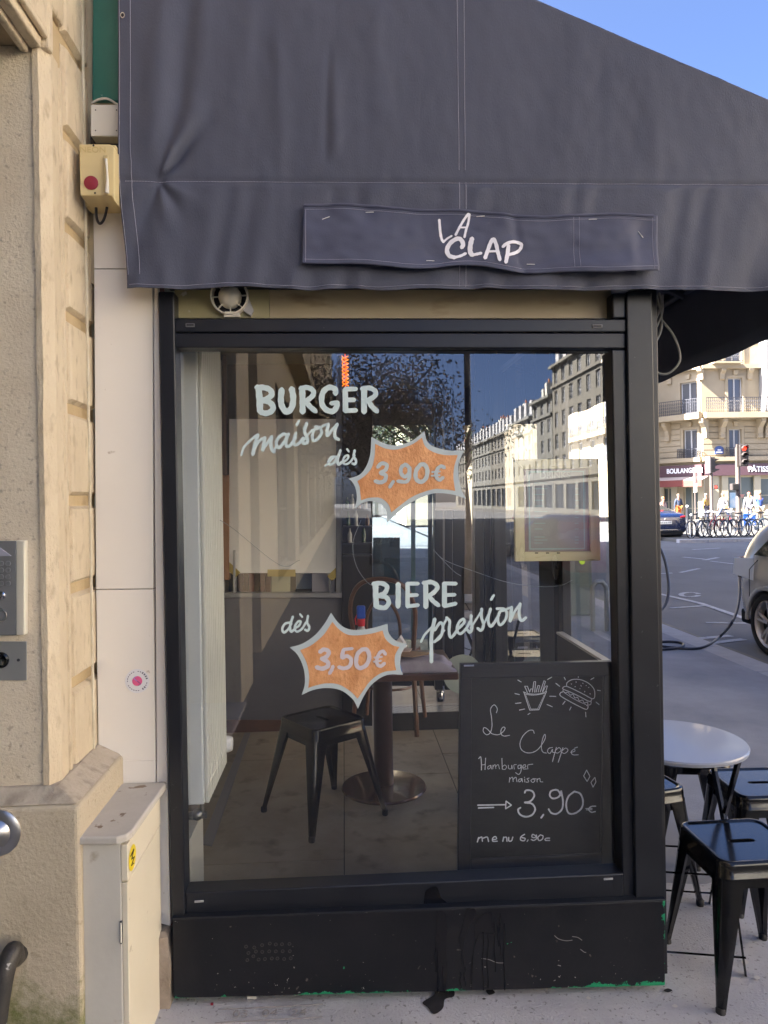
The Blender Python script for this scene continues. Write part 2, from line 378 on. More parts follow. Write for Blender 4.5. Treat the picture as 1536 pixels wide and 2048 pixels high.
def block_building(o0, u, L, hgt, floors, bays, label, m, roofm=None, ww=1.15, depth=14, chim=True, shopc=None, mans=3.0, name='apartment_building', group=None, awn=None):
    """street front starting at o0 running along u, storeys with real openings, cornices, mansard roof, chimneys"""
    M = frame(o0, u); root = thing(name, label, 'building', o0, group)
    rects = []; fh = (hgt-4.2)/floors
    bw = L/bays
    for k in range(floors):
        z = 4.2+k*fh+.35
        for i in range(bays):
            a = (i+.5)*bw-ww/2; rects.append((a, a+ww, z, z+fh*.68))
    shops = [((i+.12)*bw*1.5, (i+.88)*bw*1.5, .5, 3.1) for i in range(int(bays/1.5))]
    mb = MB(); wall_holes(mb, L, hgt, rects+shops, .22, M)
    f = lambda x, z, t: M@Vector((x, z, t))
    mb.quad(f(0,0,0), f(0,hgt,0), f(0,hgt,-depth), f(0,0,-depth)); mb.quad(f(L,hgt,0), f(L,0,0), f(L,0,-depth), f(L,hgt,-depth))
    mb.quad(f(0,hgt,-depth), f(L,hgt,-depth), f(L,0,-depth), f(0,0,-depth)); mb.quad(f(0,hgt,0), f(L,hgt,0), f(L,hgt,-depth), f(0,hgt,-depth))
    mb.quad(f(0.02,0.02,-.24), f(L-.02,0.02,-.24), f(L-.02,hgt-.02,-.24), f(0.02,hgt-.02,-.24))
    mb.build('wall', m, root)
    for (a, b_, c, d) in rects: place_window(root, M, a, c, b_-a, d-c, .2, M_pane if rnd.random() < .7 else M_panel)
    for (a, b_, c, d) in shops: place_window(root, M, a, c, b_-a, d-c, .2, M_pane, shopc or M_iron)
    for z, t in ((3.75,.16), (4.2+fh*(floors-1)-.05,.12), (hgt-.25,.35)):
        b = MB(M); b.box(-.02, L+.02, z, z+.28, .002, t+.12); b.build('cornice', m, root)
    if awn:
        for i in range(0, int(bays/1.5), 2): b = MB(M); b.hexa([(i*bw*1.5+.2,3.2,.004),((i+1)*bw*1.5-.2,3.2,.004),((i+1)*bw*1.5-.2,2.6,1.1),(i*bw*1.5+.2,2.6,1.1)], [(i*bw*1.5+.2,3.26,.004),((i+1)*bw*1.5-.2,3.26,.004),((i+1)*bw*1.5-.2,2.66,1.1),(i*bw*1.5+.2,2.66,1.1)]); b.build('shop_awning', awn, root)
    rf = roofm or M_zinc; b = MB(M)
    b.hexa([(0,hgt+.03,0), (L,hgt+.03,0), (L,hgt+.03,-depth), (0,hgt+.03,-depth)], [(0.1,hgt+mans,-1.4), (L-.1,hgt+mans,-1.4), (L-.1,hgt+mans,-depth+1.4), (.1,hgt+mans,-depth+1.4)])
    r = b.build('roof', rf, root)
    if mans > 1.5:
        for i in range(bays):
            a = (i+.5)*bw; b = MB(M); b.box(a-.55, a+.55, hgt+.35, hgt+2.1, -1.3, -.18); d_ = b.build('dormer', M_wframe, r)
            d_['label'] = None if False else d_.get('label', ''); del d_['label']
    if chim:
        for q in (0.25, L-1.1):
            b = MB(M); hh = rnd.uniform(1.6, 2.6)+mans*.5; b.box(q, q+.85, hgt, hgt+hh, -6.5, -1.5); c = b.build('chimney', M_plas2, r)
            for j in range(7): p = MB(M); p.lathe([(.13,0), (.10,.5)], (q+.42, hgt+hh, -1.9-j*.65), 'Y', 8); p.build('chimney_pot', M_clay, r)
    return root
yy = 7.0
M_shl = mat('shade_toned_limestone', (.12,.115,.10), (.16,.15,.13), .6, .9); M_shp = mat('shade_toned_plaster', (.15,.15,.14), (.185,.185,.17), .6, .9); M_shq = mat('shade_toned_grey_plaster', (.11,.11,.10), (.14,.14,.13), .6, .9)  # darker twins of the facade colours: shade on the mirrored houses put in
specs = [(13,16,5,5,'pale six-storey house nearest the crossing, first in the opposite row',M_lime,2), (11,14.2,4,4,'lower cream plaster house second in the opposite row',M_plas,0.5),
 (15,16.5,5,6,'wide limestone block third in the opposite row',M_lime2,2), (12,15.5,4,5,'grey plaster house fourth in the opposite row',M_plas2,2), (14,15.8,5,6,'white plaster house fifth in the opposite row with brown shopfronts',M_plas,2),
 (15.6,15.9,5,6,'tall stone house with dark mansard seen mirrored at the right of the shop window',M_lime,1.6), (8.5,13.0,4,3,'low house with tall bare chimney wall mirrored behind the menu frame',M_plas2,.3),
 (11,11.6,4,4,'cream house with tall chimney stack mirrored left of the menu frame',M_plas,1.6), (14,11.0,3,6,'house with zinc mansard mirrored beside the lamp post',M_lime,1.8), (16,11,3,6,'farthest cream house of the opposite row',M_plas,1.8), (20,10.5,3,7,'last long house closing the opposite row',M_lime,1.8)]
for (L, hh, fl, by, lab, m, ms) in specs:
    block_building((23.0, yy, RZ+.1), (0,-1,0), L-.15, hh, fl, by, lab, m if yy > -57 else {M_lime:M_shl, M_plas:M_shp, M_plas2:M_shq}.get(m, M_shl), mans=ms, shopc=M_iron, awn=None if yy < -57 else (mat('awning_red%d' % int(-yy), (.28,.03,.03), rough=.7) if int(yy) % 2 else mat('awning_blue%d' % int(-yy), (.05,.10,.30), rough=.7)))
    yy -= L
# our own side of the street, behind the camera and beyond the terrace
block_building((-0.86, -62, 0), (0,1,0), 59.2, 18.5, 5, 20, 'long limestone house on the near side continuing behind the viewer', M_lime, depth=16, mans=3)
bb = block_building((-0.80, 4.9, -.04), (0,1,0), 19.8, 18.5, 5, 7, 'limestone house that the enclosed terrace leans on', M_lime, depth=16, mans=3)
# mass above the doorway
b = MB(); b.box(-16.8, -0.80, -2.8, 4.89, 4.6, 18.5); o = b.build('upper_facade', M_lime, origin=(-8,1,4.6)); tag(o, 'plain limestone upper storeys right above the arched stone doorway', 'building')

# ---------------------------------------------------------------- corner bakery building
BY = 48.0; g0 = RZ+.13
R0 = Vector((24.4, BY, g0)); C0 = Vector((22.05, 51.5, g0)); Lft0 = Vector((22.05, 85, g0))
bak = thing('bakery_building', 'ochre stone corner house with balconies and a brown bakery shopfront at street level', 'building', R0)
MR = frame(R0, (1,0,0)); uc = (R0-C0).normalized(); MC = frame(C0, uc); LC = (R0-C0).length
ML = frame(Lft0, (0,-1,0)); LL = (Lft0-C0).length
def pr(px, py):  # on right face -> local
    p = onY(px, py, BY); return (p.x-R0.x, p.z-g0)
def pc(px, py):
    n = MC.to_3x3() @ Vector((0,0,1)); p = onpl(px, py, C0, n); q = MC.inverted() @ p; return (q.x, q.y)
def rect(fn, x0, y0, x1, y1):
    a, b_ = fn(x0, y1), fn(x1, y0); return (a[0], b_[0], a[1], b_[1])
rw = [rect(pr, 1456,756,1484,826), rect(pr, 1458,858,1482,919), rect(pr, 1450,676,1482,730)]
cw = [rect(pc, 1362,762,1395,828), rect(pc, 1368,858,1395,920), rect(pc, 1364,672,1396,736)]
shop_r = [rect(pr, 1455,952,1511,1018), rect(pr, 1522,955,1575,1010)]
shop_c = [rect(pc, 1368,972,1398,1041), rect(pc, 1326,975,1345,1020)]
BH = 15.6
mb = MB(); wall_holes(mb, 15, BH, rw+shop_r+[(8,9,4.9,7.2),(8,9,8,10.3),(11,12,4.9,7.2),(11,12,8,10.3)], .25, MR); wall_holes(mb, LC, BH, cw+shop_c, .25, MC)
lw = [(LL-2.4-i*3.2, LL-1.3-i*3.2, z, z+2.1) for i in range(9) for z in (4.6, 7.8, 11.2)]
wall_holes(mb, LL, BH, lw, .25, ML)
f = lambda x, z, t: MR@Vector((x, z, t))
mb.quad(f(15,0,0), f(15,0,-30), f(15,BH,-30), f(15,BH,0)); mb.quad(tuple(MR@Vector((0,BH,0))), tuple(MR@Vector((15,BH,0))), (39.4,85,BH+g0), (22.05,85,BH+g0), (22.05,51.5,BH+g0))
mb.quad((22.3,85,g0),(39,85,g0),(39,49,g0+.01),(24.7,48.6,g0+.01),(22.4,52,g0+.01))
mb.build('wall', M_lime2, bak)
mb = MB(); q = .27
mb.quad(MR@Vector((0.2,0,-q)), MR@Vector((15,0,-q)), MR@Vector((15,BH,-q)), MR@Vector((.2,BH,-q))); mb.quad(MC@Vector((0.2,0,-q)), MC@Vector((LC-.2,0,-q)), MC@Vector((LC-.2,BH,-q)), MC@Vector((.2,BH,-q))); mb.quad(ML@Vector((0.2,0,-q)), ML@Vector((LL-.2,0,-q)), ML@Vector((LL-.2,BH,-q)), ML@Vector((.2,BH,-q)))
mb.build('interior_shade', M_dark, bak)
for r in rw: place_window(bak, MR, r[0], r[2], r[1]-r[0], r[3]-r[2], .2, M_panel)
for r in cw: place_window(bak, MC, r[0], r[2], r[1]-r[0], r[3]-r[2], .2, M_panel)
for r in lw: place_window(bak, ML, r[0], r[2], r[1]-r[0], r[3]-r[2], .2, M_panel)
for z in (4.9, 8):
    for x in (8, 11): place_window(bak, MR, x, z, 1, 2.3, .2, M_panel)
M_sglass = mat('shop_pane_grey', (.10,.12,.12), rough=.2, spec=.6); M_sfr = mat('shop_cream_joinery', (.38,.34,.25), rough=.6)
for r in shop_r: place_window(bak, MR, r[0], r[2], r[1]-r[0], r[3]-r[2], .2, M_sglass, M_sfr)
for r in shop_c: place_window(bak, MC, r[0], r[2], r[1]-r[0], r[3]-r[2], .2, M_sglass, M_sfr)
# window surrounds, keystones
def surround(M, r, key=True):
    a, b_, c, d = r; b = MB(M); b.box(a-.18,a-.003,c,d+.18,.003,.07); b.box(b_+.003,b_+.18,c,d+.18,.003,.07); b.box(a-.003,b_+.003,d+.003,d+.18,.003,.068)
    if key: b.hexa([((a+b_)/2-.12,d+.19,.003),((a+b_)/2+.12,d+.19,.003),((a+b_)/2+.18,d+.5,.003),((a+b_)/2-.18,d+.5,.003)], [((a+b_)/2-.1,d+.2,.16),((a+b_)/2+.1,d+.2,.16),((a+b_)/2+.16,d+.5,.2),((a+b_)/2-.16,d+.5,.2)])
    b.build('window_surround', M_lime2, bak)
for r in rw+[(8,9,4.9,7.2),(8,9,8,10.3),(11,12,4.9,7.2),(11,12,8,10.3)]: surround(MR, r)
for r in cw: surround(MC, r)
# coursed stone of the first floor: every course is a piece with a recessed joint
zb, zt = pr(1450, 923)[1], pr(1450, 842)[1]
NC = 7; ch = (zt-zb)/NC
for M, L, ww in ((MR, 6.5, rw[1]), (MC, LC, cw[1])):
    for k in range(NC):
        z0, z1 = zb+k*ch+.03, zb+(k+1)*ch-.03
        segs = [(0.05, ww[0]-.2), (ww[1]+.2, L-.05)] if z0 < ww[3]+.15 else [(0.05, L-.05)]
        for a, b_ in segs:
            if b_-a > .1: b = MB(M); b.box(a, b_, z0, z1, .003, .06); b.build('stone_course', M_lime2, bak)
# ledges / balcony slabs
def band(M, a, b_, z0, z1, t, name='ledge', m=M_lime2):
    b = MB(M); b.box(a, b_, z0, z1, .004, t); return b.build(name, m, bak)
z1 = pr(1460,922)[1]
band(MR, -.1, 15, z1, z1+.28, .35); band(MC, -.05, LC+.02, z1-.01, z1+.27, .352)
zs = pr(1460,838)[1]; zs2 = pr(1460,827)[1]
band(MR, -.15, 15, zs, zs2, .95, 'balcony_slab'); band(MC, -.1, LC+.3, zs-.012, zs2-.012, .95, 'balcony_slab')
zq = pr(1460,735)[1]; band(MR, -.05, 15, zq-.1, zq+.18, .35); band(MC, 0, LC+.1, zq-.11, zq+.17, .352); band(MR, .6, 2.6, zq+.19, zq+.3, .7, 'balcony_slab')
band(MR, -.05, 15, BH-.4, BH, .6); band(MC, 0, LC+.1, BH-.41, BH-.01, .602)
def railing(M, a, b_, z0, t, hgt=1.0):
    b = MB(M); b.box(a, b_, z0+hgt-.04, z0+hgt, t-.02, t+.02); b.box(a, b_, z0+.05, z0+.085, t-.015, t+.015)
    n = max(2, int((b_-a)/.14))
    for i in range(n+1):
        x = a+(b_-a)*i/n; b.box(x-.012, x+.012, z0, z0+hgt, t-.01, t+.01)
    for i in range(n):
        x = a+(b_-a)*(i+.5)/n; q = (b_-a)/n*.36
        for zz in (.3, .52, .74):
            p = [(x+q*math.cos(w), z0+zz*hgt+q*1.3*math.sin(w), t) for w in [j*math.pi/4 for j in range(8)]]; b.tube(p, .011, 4, closed=True)
    return b.build('balcony_railing', M_iron, bak)
railing(MR, -.1, 5.2, zs2, .88); railing(MC, -.1, LC+.3, zs2-.01, .88); railing(MR, .6, 2.6, zq+.3, .62, .9)
railing(ML, 0, LL, zs2, .6); band(ML, 0, LL, zs, zs2, .7, 'balcony_slab')
for r, M in ((rw[1], MR), (cw[1], MC)): railing(M, r[0]-.35, r[1]+.35, z1+.29, .25, .62)
def bracket(M, x, z, s=1.0):
    b = MB(M); P = [(x-.16, z, .01), (x-.16, z, .75*s), (x-.16, z-.25*s, .72*s), (x-.16, z-.6*s, .38*s), (x-.16, z-1.0*s, .3*s), (x-.16, z-1.3*s, .34*s), (x-.16, z-1.35*s, .01)]
    b.prism(P, (.32,0,0)); b.build('scroll_bracket', M_lime2, bak, bevel=.02)
for px in (1441, 1516, 1531): bracket(MR, pr(px, 850)[0], zs-.01)
for px in (1338, 1413): bracket(MC, pc(px, 850)[0], zs-.03)
for px in (1443, 1498): bracket(MR, pr(px, 750)[0], zq-.11, .55)
for px in (1340, 1404): bracket(MC, pc(px, 750)[0], zq-.12, .55)
# bow window of the neighbouring bay, white frames
bx = pr(1517, 700)[0]
b = MB(MR); b.box(bx, bx+2.6, zs2+.05, 13, .004, .9); bow = b.build('bow_window', mat('grey_white_cladding', (.22,.22,.22), rough=.6), bak)
for k in range(2):
    for j in range(3): b = MB(MR); b.box(bx+.15+j*.8, bx+.85+j*.8, zs2+.9+k*3.4, zs2+3.0+k*3.4, .91, .93); b.build('pane', M_panel, bow)
# shopfront: fascia, letters, pilasters, awning
M_fasc = mat('aubergine_fascia', (.085,.045,.055), rough=.4)
fz0, fz1 = pr(1460,951)[1], pr(1460,928)[1]
fa = MB(MR); fa.box(0.02, 14, fz0, fz1, .004, .3); fr_ = fa.build('fascia', M_fasc, bak)
fc = MB(MC); fc.box(0.12, LC+.1, fz0-.01, fz1-.01, .004, .302); fc_ = fc.build('fascia', M_fasc, bak)
M_let = mat('white_sign_letters', (.85,.85,.88), rough=.5)
a0 = pc(1335, 945)[0]; a1 = pc(1413, 941)[0]
text_obj('BOULANGERIE', .46, 'fascia_lettering', M_let, MC @ Matrix.Translation(((a0+a1)/2, (fz0+fz1)/2-.01, .31)), fc_, .012, bold=.012, sx=(a1-a0)/3.33)
b0 = pr(1491, 940)[0]
text_obj('PÂTISSERIE', .5, 'fascia_lettering', M_let, MR @ Matrix.Translation((b0, (fz0+fz1)/2, .31)), fr_, .012, align='LEFT', bold=.012)
for M, fn, xs in ((MR, pr, (1430,1449,1514)), (MC, pc, (1324,1350,1404))):
    for px in xs:
        x = fn(px, 1000)[0]; b = MB(M); b.box(x-.22, x+.22, .15, fz0-.02, .004, .12); b.build('pilaster', M_sfr, bak)
band(MR, 0, 14, 0.02, .5, .16, 'plinth', M_sfr); 
aw0, aw1 = pc(1322, 960)[0], pc(1421, 960)[0]
b = MB(MC); b.hexa([(aw0,fz0-.1,.304),(aw1,fz0-.1,.304),(aw1,fz0-.32,1.1),(aw0,fz0-.32,1.1)], [(aw0,fz0-.03,.304),(aw1,fz0-.03,.304),(aw1,fz0-.26,1.1),(aw0,fz0-.26,1.1)]); aw = b.build('shop_awning', mat('awning_stripe_pale', (.45,.36,.31), rough=.8), bak)
b = MB(MC); b.box(aw0, aw1, fz0-.72, fz0-.27, 1.1, 1.12); b.build('valance', mat('awning_brick_red', (.16,.04,.035), rough=.8), aw)
text_obj('SERVICE', .26, 'valance_lettering', M_let, MC @ Matrix.Translation(((aw0+aw1)/2+.5, fz0-.5, 1.13)), aw, .004) if False else None
# blue enamel street name plaque
p0 = pr(1437, 901); b = MB(MR)
b.prism([(p0[0]-.3, p0[1]-.25, .07), (p0[0]+.3, p0[1]-.25, .07), (p0[0]+.3, p0[1]+.1, .07)]+[(p0[0]+.3*math.cos(t), p0[1]+.1+.2*math.sin(t), .07) for t in [i*math.pi/8 for i in range(1, 8)]]+[(p0[0]-.3, p0[1]+.1, .07)], (0,0,.03))
pl = b.build('street_plaque', mat('enamel_blue', (.05,.08,.22), rough=.3), bak)
b = MB(MR); b.box(p0[0]-.22, p0[0]+.22, p0[1]-.17, p0[1]-.08, .103, .108); b.box(p0[0]-.12, p0[0]+.12, p0[1]+.0, p0[1]+.06, .103, .108); b.build('plaque_lettering', M_let, pl)
# blue poster in the shop window
q0 = rect(pr, 1461, 985, 1474, 1016); b = MB(MR); b.box(q0[0], q0[1], q0[2], q0[3], -.12, -.1); b.build('poster', mat('blue_poster', (.20,.38,.55), (.5,.55,.6), 3, .5), bak)
for i in range(4):      # clay and metal flues of the roof
    pass
rb = MB(MR); rb.hexa([(0,BH+.02,-.2),(14.8,BH+.02,-.2),(14.8,BH+.02,-16),(0,BH+.02,-16)], [(.8,BH+2.6,-1.8),(14,BH+2.6,-1.8),(14,BH+2.6,-14),(.8,BH+2.6,-14)]); rb.build('roof', M_zinc, bak)
# house added across the side street only to shade the bakery's chamfered face
block_building((14, 46.5, g0), (0,1,0), 8.6, 27, 7, 3, 'tall narrow house added across the side street to shade the bakery corner', M_lime, depth=10)
# building closing the far street
block_building((16, 92, g0), (-1,0,0), 30, 17, 5, 9, 'far limestone house closing the side street', M_shl, depth=10)

# ================================================================ TREES mirrored in the shop window
M_bark = mat('plane_bark', (.10,.08,.06), (.16,.13,.10), 6, .9, bump=.6, bsc=30)
M_leaf = mat('purple_plum_leaf', (.24,.20,.16), (.38,.33,.26), 2.5, .6, spec=.3)
def tree(x, y, hh, cr, seed, label, leafm=M_leaf, nl=10500, grp='trees along the pavement behind the viewer'):
    r_ = random.Random(seed); z0 = gz(x) if x < 4 else RZ+.1
    root = thing('tree', label, 'tree', (x, y, z0), grp)
    t = MB(); t.tube([(x,y,z0-.1),(x+.05,y,z0+hh*.2),(x-.04,y+.05,z0+hh*.45),(x,y,z0+hh*.7)], [.16,.12,.09,.05], 8)
    tips = []
    for i in range(22):
        a = r_.uniform(0, 6.28); zz = z0+hh*r_.uniform(.3,.6); rr = cr*r_.uniform(.5,.95); e = Vector((x+rr*math.cos(a), y+rr*math.sin(a), zz+hh*r_.uniform(.05,.38)))
        s0 = Vector((x, y, zz)); md = s0.lerp(e, .5)+Vector((0,0,.15)); t.tube([s0, md, e], [.05,.03,.012], 5); tips += [e, md, s0.lerp(e,.75)]
        for _ in range(5):
            q = md.lerp(e, r_.random()); w = q+Vector((r_.gauss(0,.35), r_.gauss(0,.35), r_.uniform(0,.5))); t.tube([q, q.lerp(w,.5)+Vector((0,0,.04)), w], [.014,.009,.004], 4); tips += [w, w]
    t.build('trunk', M_bark, root, smooth=True)
    c = MB(); cen = Vector((x, y, z0+hh*.64))
    for i in range(nl):
        if i % 3: b_ = r_.choice(tips)+Vector((r_.gauss(0,.36), r_.gauss(0,.36), r_.gauss(0,.30)))*(cr/2.4)
        else:
            d = Vector((r_.gauss(0,1), r_.gauss(0,1), r_.gauss(0,1))).normalized()*(r_.random()**.4); b_ = cen+Vector((d.x*cr, d.y*cr, d.z*hh*.33))
            if noise.noise(b_*1.1) < -.12: continue
        s = r_.uniform(.03,.06)
        u = Vector((r_.gauss(0,1), r_.gauss(0,1), r_.gauss(0,1))).normalized(); w = u.orthogonal().normalized()
        c.quad(b_-u*s, b_-w*s*.55, b_+u*s, b_+w*s*.55)
    k = c.build('crown', leafm, root); return root
tree(.75, -13.0, 5.4, 2.5, 3, 'plum-leaved tree mirrored behind the word BURGER')
tree(1.7, -20.0, 6.2, 2.8, 5, 'plum-leaved tree second behind the viewer, mirrored above the upper price burst', nl=7000)
tree(2.3, -32.0, 7.0, 3.2, 8, 'farther plum-leaved tree near the kerb, mirrored left of the lamp post', nl=6000)
tree(2.5, -46.0, 8.0, 3.6, 11, 'farthest plum-leaved tree of the kerb row', nl=5000)
def lamp_post(x, y, label):
    z0 = gz(x); r = thing('lamp_post', label, 'lamp post', (x, y, z0), 'lamp posts along the kerb')
    b = MB(); b.lathe([(.14,0), (.14,.5), (.10,.6), (.055,.8), (.045,5.6)], (x,y,z0), 'Z', 14); b.build('post', M_iron, r, smooth=True)
    b = MB(); b.tube([(x,y,z0+5.4), (x+.3,y,z0+5.9), (x+.9,y,z0+6.0)], .03, 8); b.build('arm', M_iron, r, smooth=True)
    b = MB(); b.lathe([(.04,.25),(.2,.15),(.16,-.1),(.05,-.16)], (x+.9,y,z0+5.85), 'Z', 12); b.build('lantern', M_iron, r, smooth=True); return r
lamp_post(1.93, -6.4, 'tall dark lamp post mirrored as a black bar beside the upper price burst')
lamp_post(3.5, -36, 'distant lamp post behind the viewer by the kerb')

M_leafg = mat('green_plane_leaf', (.045,.075,.02), (.09,.12,.04), 2.5, .6, spec=.3)
tree(1.7, 10.5, 6.0, 1.9, 21, 'green street tree seen through the glazed door of the terrace', M_leafg, 9000, 'trees beyond the terrace')
tree(2.0, 15.5, 6.5, 2.1, 23, 'green street tree farther up the pavement beyond the terrace', M_leafg, 8000, 'trees beyond the terrace')

tree(3.0, 21.5, 7.0, 2.4, 31, 'green street tree third beyond the terrace, near the kerb', M_leafg, 7000, 'trees beyond the terrace')
tree(0.9, 30, 8.0, 3.0, 33, 'green street tree farthest beyond the terrace', M_leafg, 6000, 'trees beyond the terrace')
# ================================================================ ENCLOSED TERRACE (side window, frame, base, awning)
YG = 2.33
def P(px, py, d=0.0, Y=YG): return onY(px, py, Y-d)
ter = thing('shopfront', 'navy black side window frame of the restaurant terrace with peeling green paint at its base', 'shopfront', P(840, 1980))
# base material: peeling paint at the foot shows the old green coat, white spatter
def base_material():
    m = mat('base_board_paint', (.0065,.0075,.011), (.012,.0125,.017), 5, .45, spec=.3, c3=(.11,.095,.085), sc3=34, t3=.71, w3=.05, bump=.12, bsc=30, rvar=.12)
    t = m.node_tree; N = t.nodes; K = t.links; b = N['Principled BSDF']; prev = b.inputs['Base Color'].links[0].from_socket
    g = N.new('ShaderNodeNewGeometry'); sp = N.new('ShaderNodeSeparateXYZ'); K.new(g.outputs['Position'], sp.inputs[0])
    def math_(op, a, c, d=None):
        n = N.new('ShaderNodeMath'); n.operation = op
        for i, x in enumerate((a, c, d)):
            if x is None: continue
            if isinstance(x, (int, float)): n.inputs[i].default_value = x
            else: K.new(x, n.inputs[i])
        return n.outputs[0]
    zr = math_('MULTIPLY_ADD', sp.outputs[0], SLOPE, sp.outputs[2])      # height above the sloping pavement (+const)
    n1 = N.new('ShaderNodeTexNoise'); n1.inputs['Scale'].default_value = 9; n1.inputs['Detail'].default_value = 7; n1.inputs['Roughness'].default_value = .75; K.new(g.outputs['Position'], n1.inputs['Vector'])
    n2 = N.new('ShaderNodeTexNoise'); n2.inputs['Scale'].default_value = 3.3; n2.inputs['Detail'].default_value = 2; K.new(g.outputs['Position'], n2.inputs['Vector'])
    thr = math_('MULTIPLY_ADD', n1.outputs[0], .085, -.026-.013+.021)
    thr = math_('MULTIPLY_ADD', n2.outputs[0], .075, math_('ADD', thr, -.034))
    hgt = math_('ADD', zr, 0.5*SLOPE)
    m1 = math_('LESS_THAN', hgt, thr)
    # right corner chips
    ex = math_('SUBTRACT', 1.0, sp.outputs[0]); thr2 = math_('MULTIPLY_ADD', n1.outputs[0], .16, -.082)
    m2 = math_('MULTIPLY', math_('LESS_THAN', ex, thr2), math_('LESS_THAN', hgt, .30))
    n4 = N.new('ShaderNodeTexNoise'); n4.inputs['Scale'].default_value = 15; n4.inputs['Detail'].default_value = 3; K.new(g.outputs['Position'], n4.inputs['Vector'])
    m3 = math_('MULTIPLY', math_('GREATER_THAN', n4.outputs[0], .735), math_('LESS_THAN', hgt, .2))
    mm = math_('MAXIMUM', math_('MAXIMUM', m1, m2), m3)
    mx = N.new('ShaderNodeMix'); mx.data_type = 'RGBA'; K.new(mm, mx.inputs[0]); K.new(prev, mx.inputs[6]); mx.inputs[7].default_value = (.015,.26,.115,1)
    # pale spatter specks, denser low down
    v = N.new('ShaderNodeTexNoise'); v.inputs['Scale'].default_value = 95; v.inputs['Detail'].default_value = 3; K.new(g.outputs['Position'], v.inputs['Vector'])
    tv = math_('MULTIPLY_ADD', hgt, .55, .685)
    m4 = math_('GREATER_THAN', v.outputs[0], math_('MINIMUM', tv, .76))
    m4 = math_('MULTIPLY', m4, .75)
    mx2 = N.new('ShaderNodeMix'); mx2.data_type = 'RGBA'; K.new(m4, mx2.inputs[0]); K.new(mx.outputs[2], mx2.inputs[6]); mx2.inputs[7].default_value = (.42,.40,.37,1)
    K.new(mx2.outputs[2], b.inputs['Base Color']); return m
M_base = base_material()
FD = 0.055    # frame depth in front of the glass
def slab(name, quad, m=M_frame, d0=FD, d1=-0.02, bevel=.004, parent=ter, label=None):
    """solid piece whose front outline stands on the plane d0 in front of the glass"""
    a = [P(x, y, d0) for x, y in quad]
    b_ = [Vector((p.x, YG-d1, p.z)) for p in a]
    mb = MB(); mb.hexa(a[::-1], b_[::-1]); return mb.build(name, m, parent, bevel=bevel, label=label)
# stiles, posts, rails (measured corner points)
slab('stile', [(316,583),(348,583),(370,1836),(343,1836)], d0=.060)
slab('top_rail', [(348.6,637),(1252,638),(1252,664),(349.2,664)], d0=.052)
slab('top_rail', [(349.3,665.5),(1252,665.5),(1252,697),(349.9,695)], d0=.046)
slab('bottom_rail', [(369.8,1786),(1247,1747),(1248,1800),(371,1835)], d0=.050)
slab('stile', [(1223.4,699),(1252,699),(1271,1799.4),(1246.5,1799.8)], d0=.046)
slab('corner_post', [(1253,583),(1304,583),(1331,1797),(1272,1799)], d0=.062)
slab('corner_post', [(1225,586),(1252.2,586),(1252.6,636),(1226,636)], d0=.05)
# base board with its drip edge
base = slab('base_board', [(344,1838.5),(1331.5,1800),(1331,1972),(346,1998)], M_base, d0=.072, d1=-.1, bevel=.005)
slab('base_edge', [(344,1836.5),(1331.5,1798.2),(1331.6,1801.5),(344,1840)], M_frame, d0=.078, d1=-.02, bevel=.001)
# thin gasket bead round the pane
bead = mat('rubber_gasket', (.02,.02,.022), rough=.5)
for nm, q in (('gasket', [(350,696.5),(1223,700),(1223,703),(353,699.5)]), ('gasket', [(350,699),(353.5,699),(374.5,1783),(371,1786)]), ('gasket', [(374,1782),(1246,1743.5),(1246,1746.5),(372,1786)]), ('gasket', [(1220.6,702),(1223.4,702),(1246.2,1745),(1243.4,1744)])):
    slab(nm, q, bead, d0=.012, d1=0.012, bevel=0)
# pale worn sliver along the left edge of the pane
# transom: yellowed board with the fan
M_board = mat('yellowed_transom_board', (.40,.335,.215), (.47,.40,.27), 2.2, .5, c3=(.25,.19,.11), sc3=5, t3=.60, w3=.15, stretch=(1,1,3))
M_board2 = mat('greenish_transom_board', (.36,.325,.17), (.42,.38,.22), 5, .5, c3=(.62,.60,.50), sc3=22, t3=.66, w3=.05)
slab('transom_board', [(349,570),(537,570),(539,635.5),(350,635.5)], M_board2, d0=.0, d1=-.02, bevel=0)
slab('transom_board', [(538,570),(1222,570),(1222,636.5),(540,636)], M_board, d0=-.003, d1=-.022, bevel=0)
slab('head_rail', [(330,540),(1304,540),(1304,570),(330,570)], d0=.05)
# vents slots in the rails
for q in ((380,650,18,7),(1195,652,20,7)):
    slab('slot_cover', [(q[0]-q[2]/2,q[1]-q[3]/2),(q[0]+q[2]/2,q[1]-q[3]/2),(q[0]+q[2]/2,q[1]+q[3]/2),(q[0]-q[2]/2,q[1]+q[3]/2)], mat('slot_grey%d'%q[0], (.16,.16,.17), rough=.5), d0=.056, d1=-.0, bevel=.001)
    slab('slot_cover', [(q[0]-q[2]/2+2,q[1]-1.5),(q[0]+q[2]/2-2,q[1]-1.5),(q[0]+q[2]/2-2,q[1]+1),(q[0]-q[2]/2+2,q[1]+1)], M_dark, d0=.0575, d1=-.0, bevel=0)
for x, y in ((398,1803),(1217,1758)):
    slab('drain_slot', [(x-9,y-1.2),(x+9,y-2.2),(x+9,y+1.6),(x-9,y+2.6)], mat('slot_pale%d'%x, (.34,.34,.35), rough=.5), d0=.0525, d1=-.0, bevel=0)
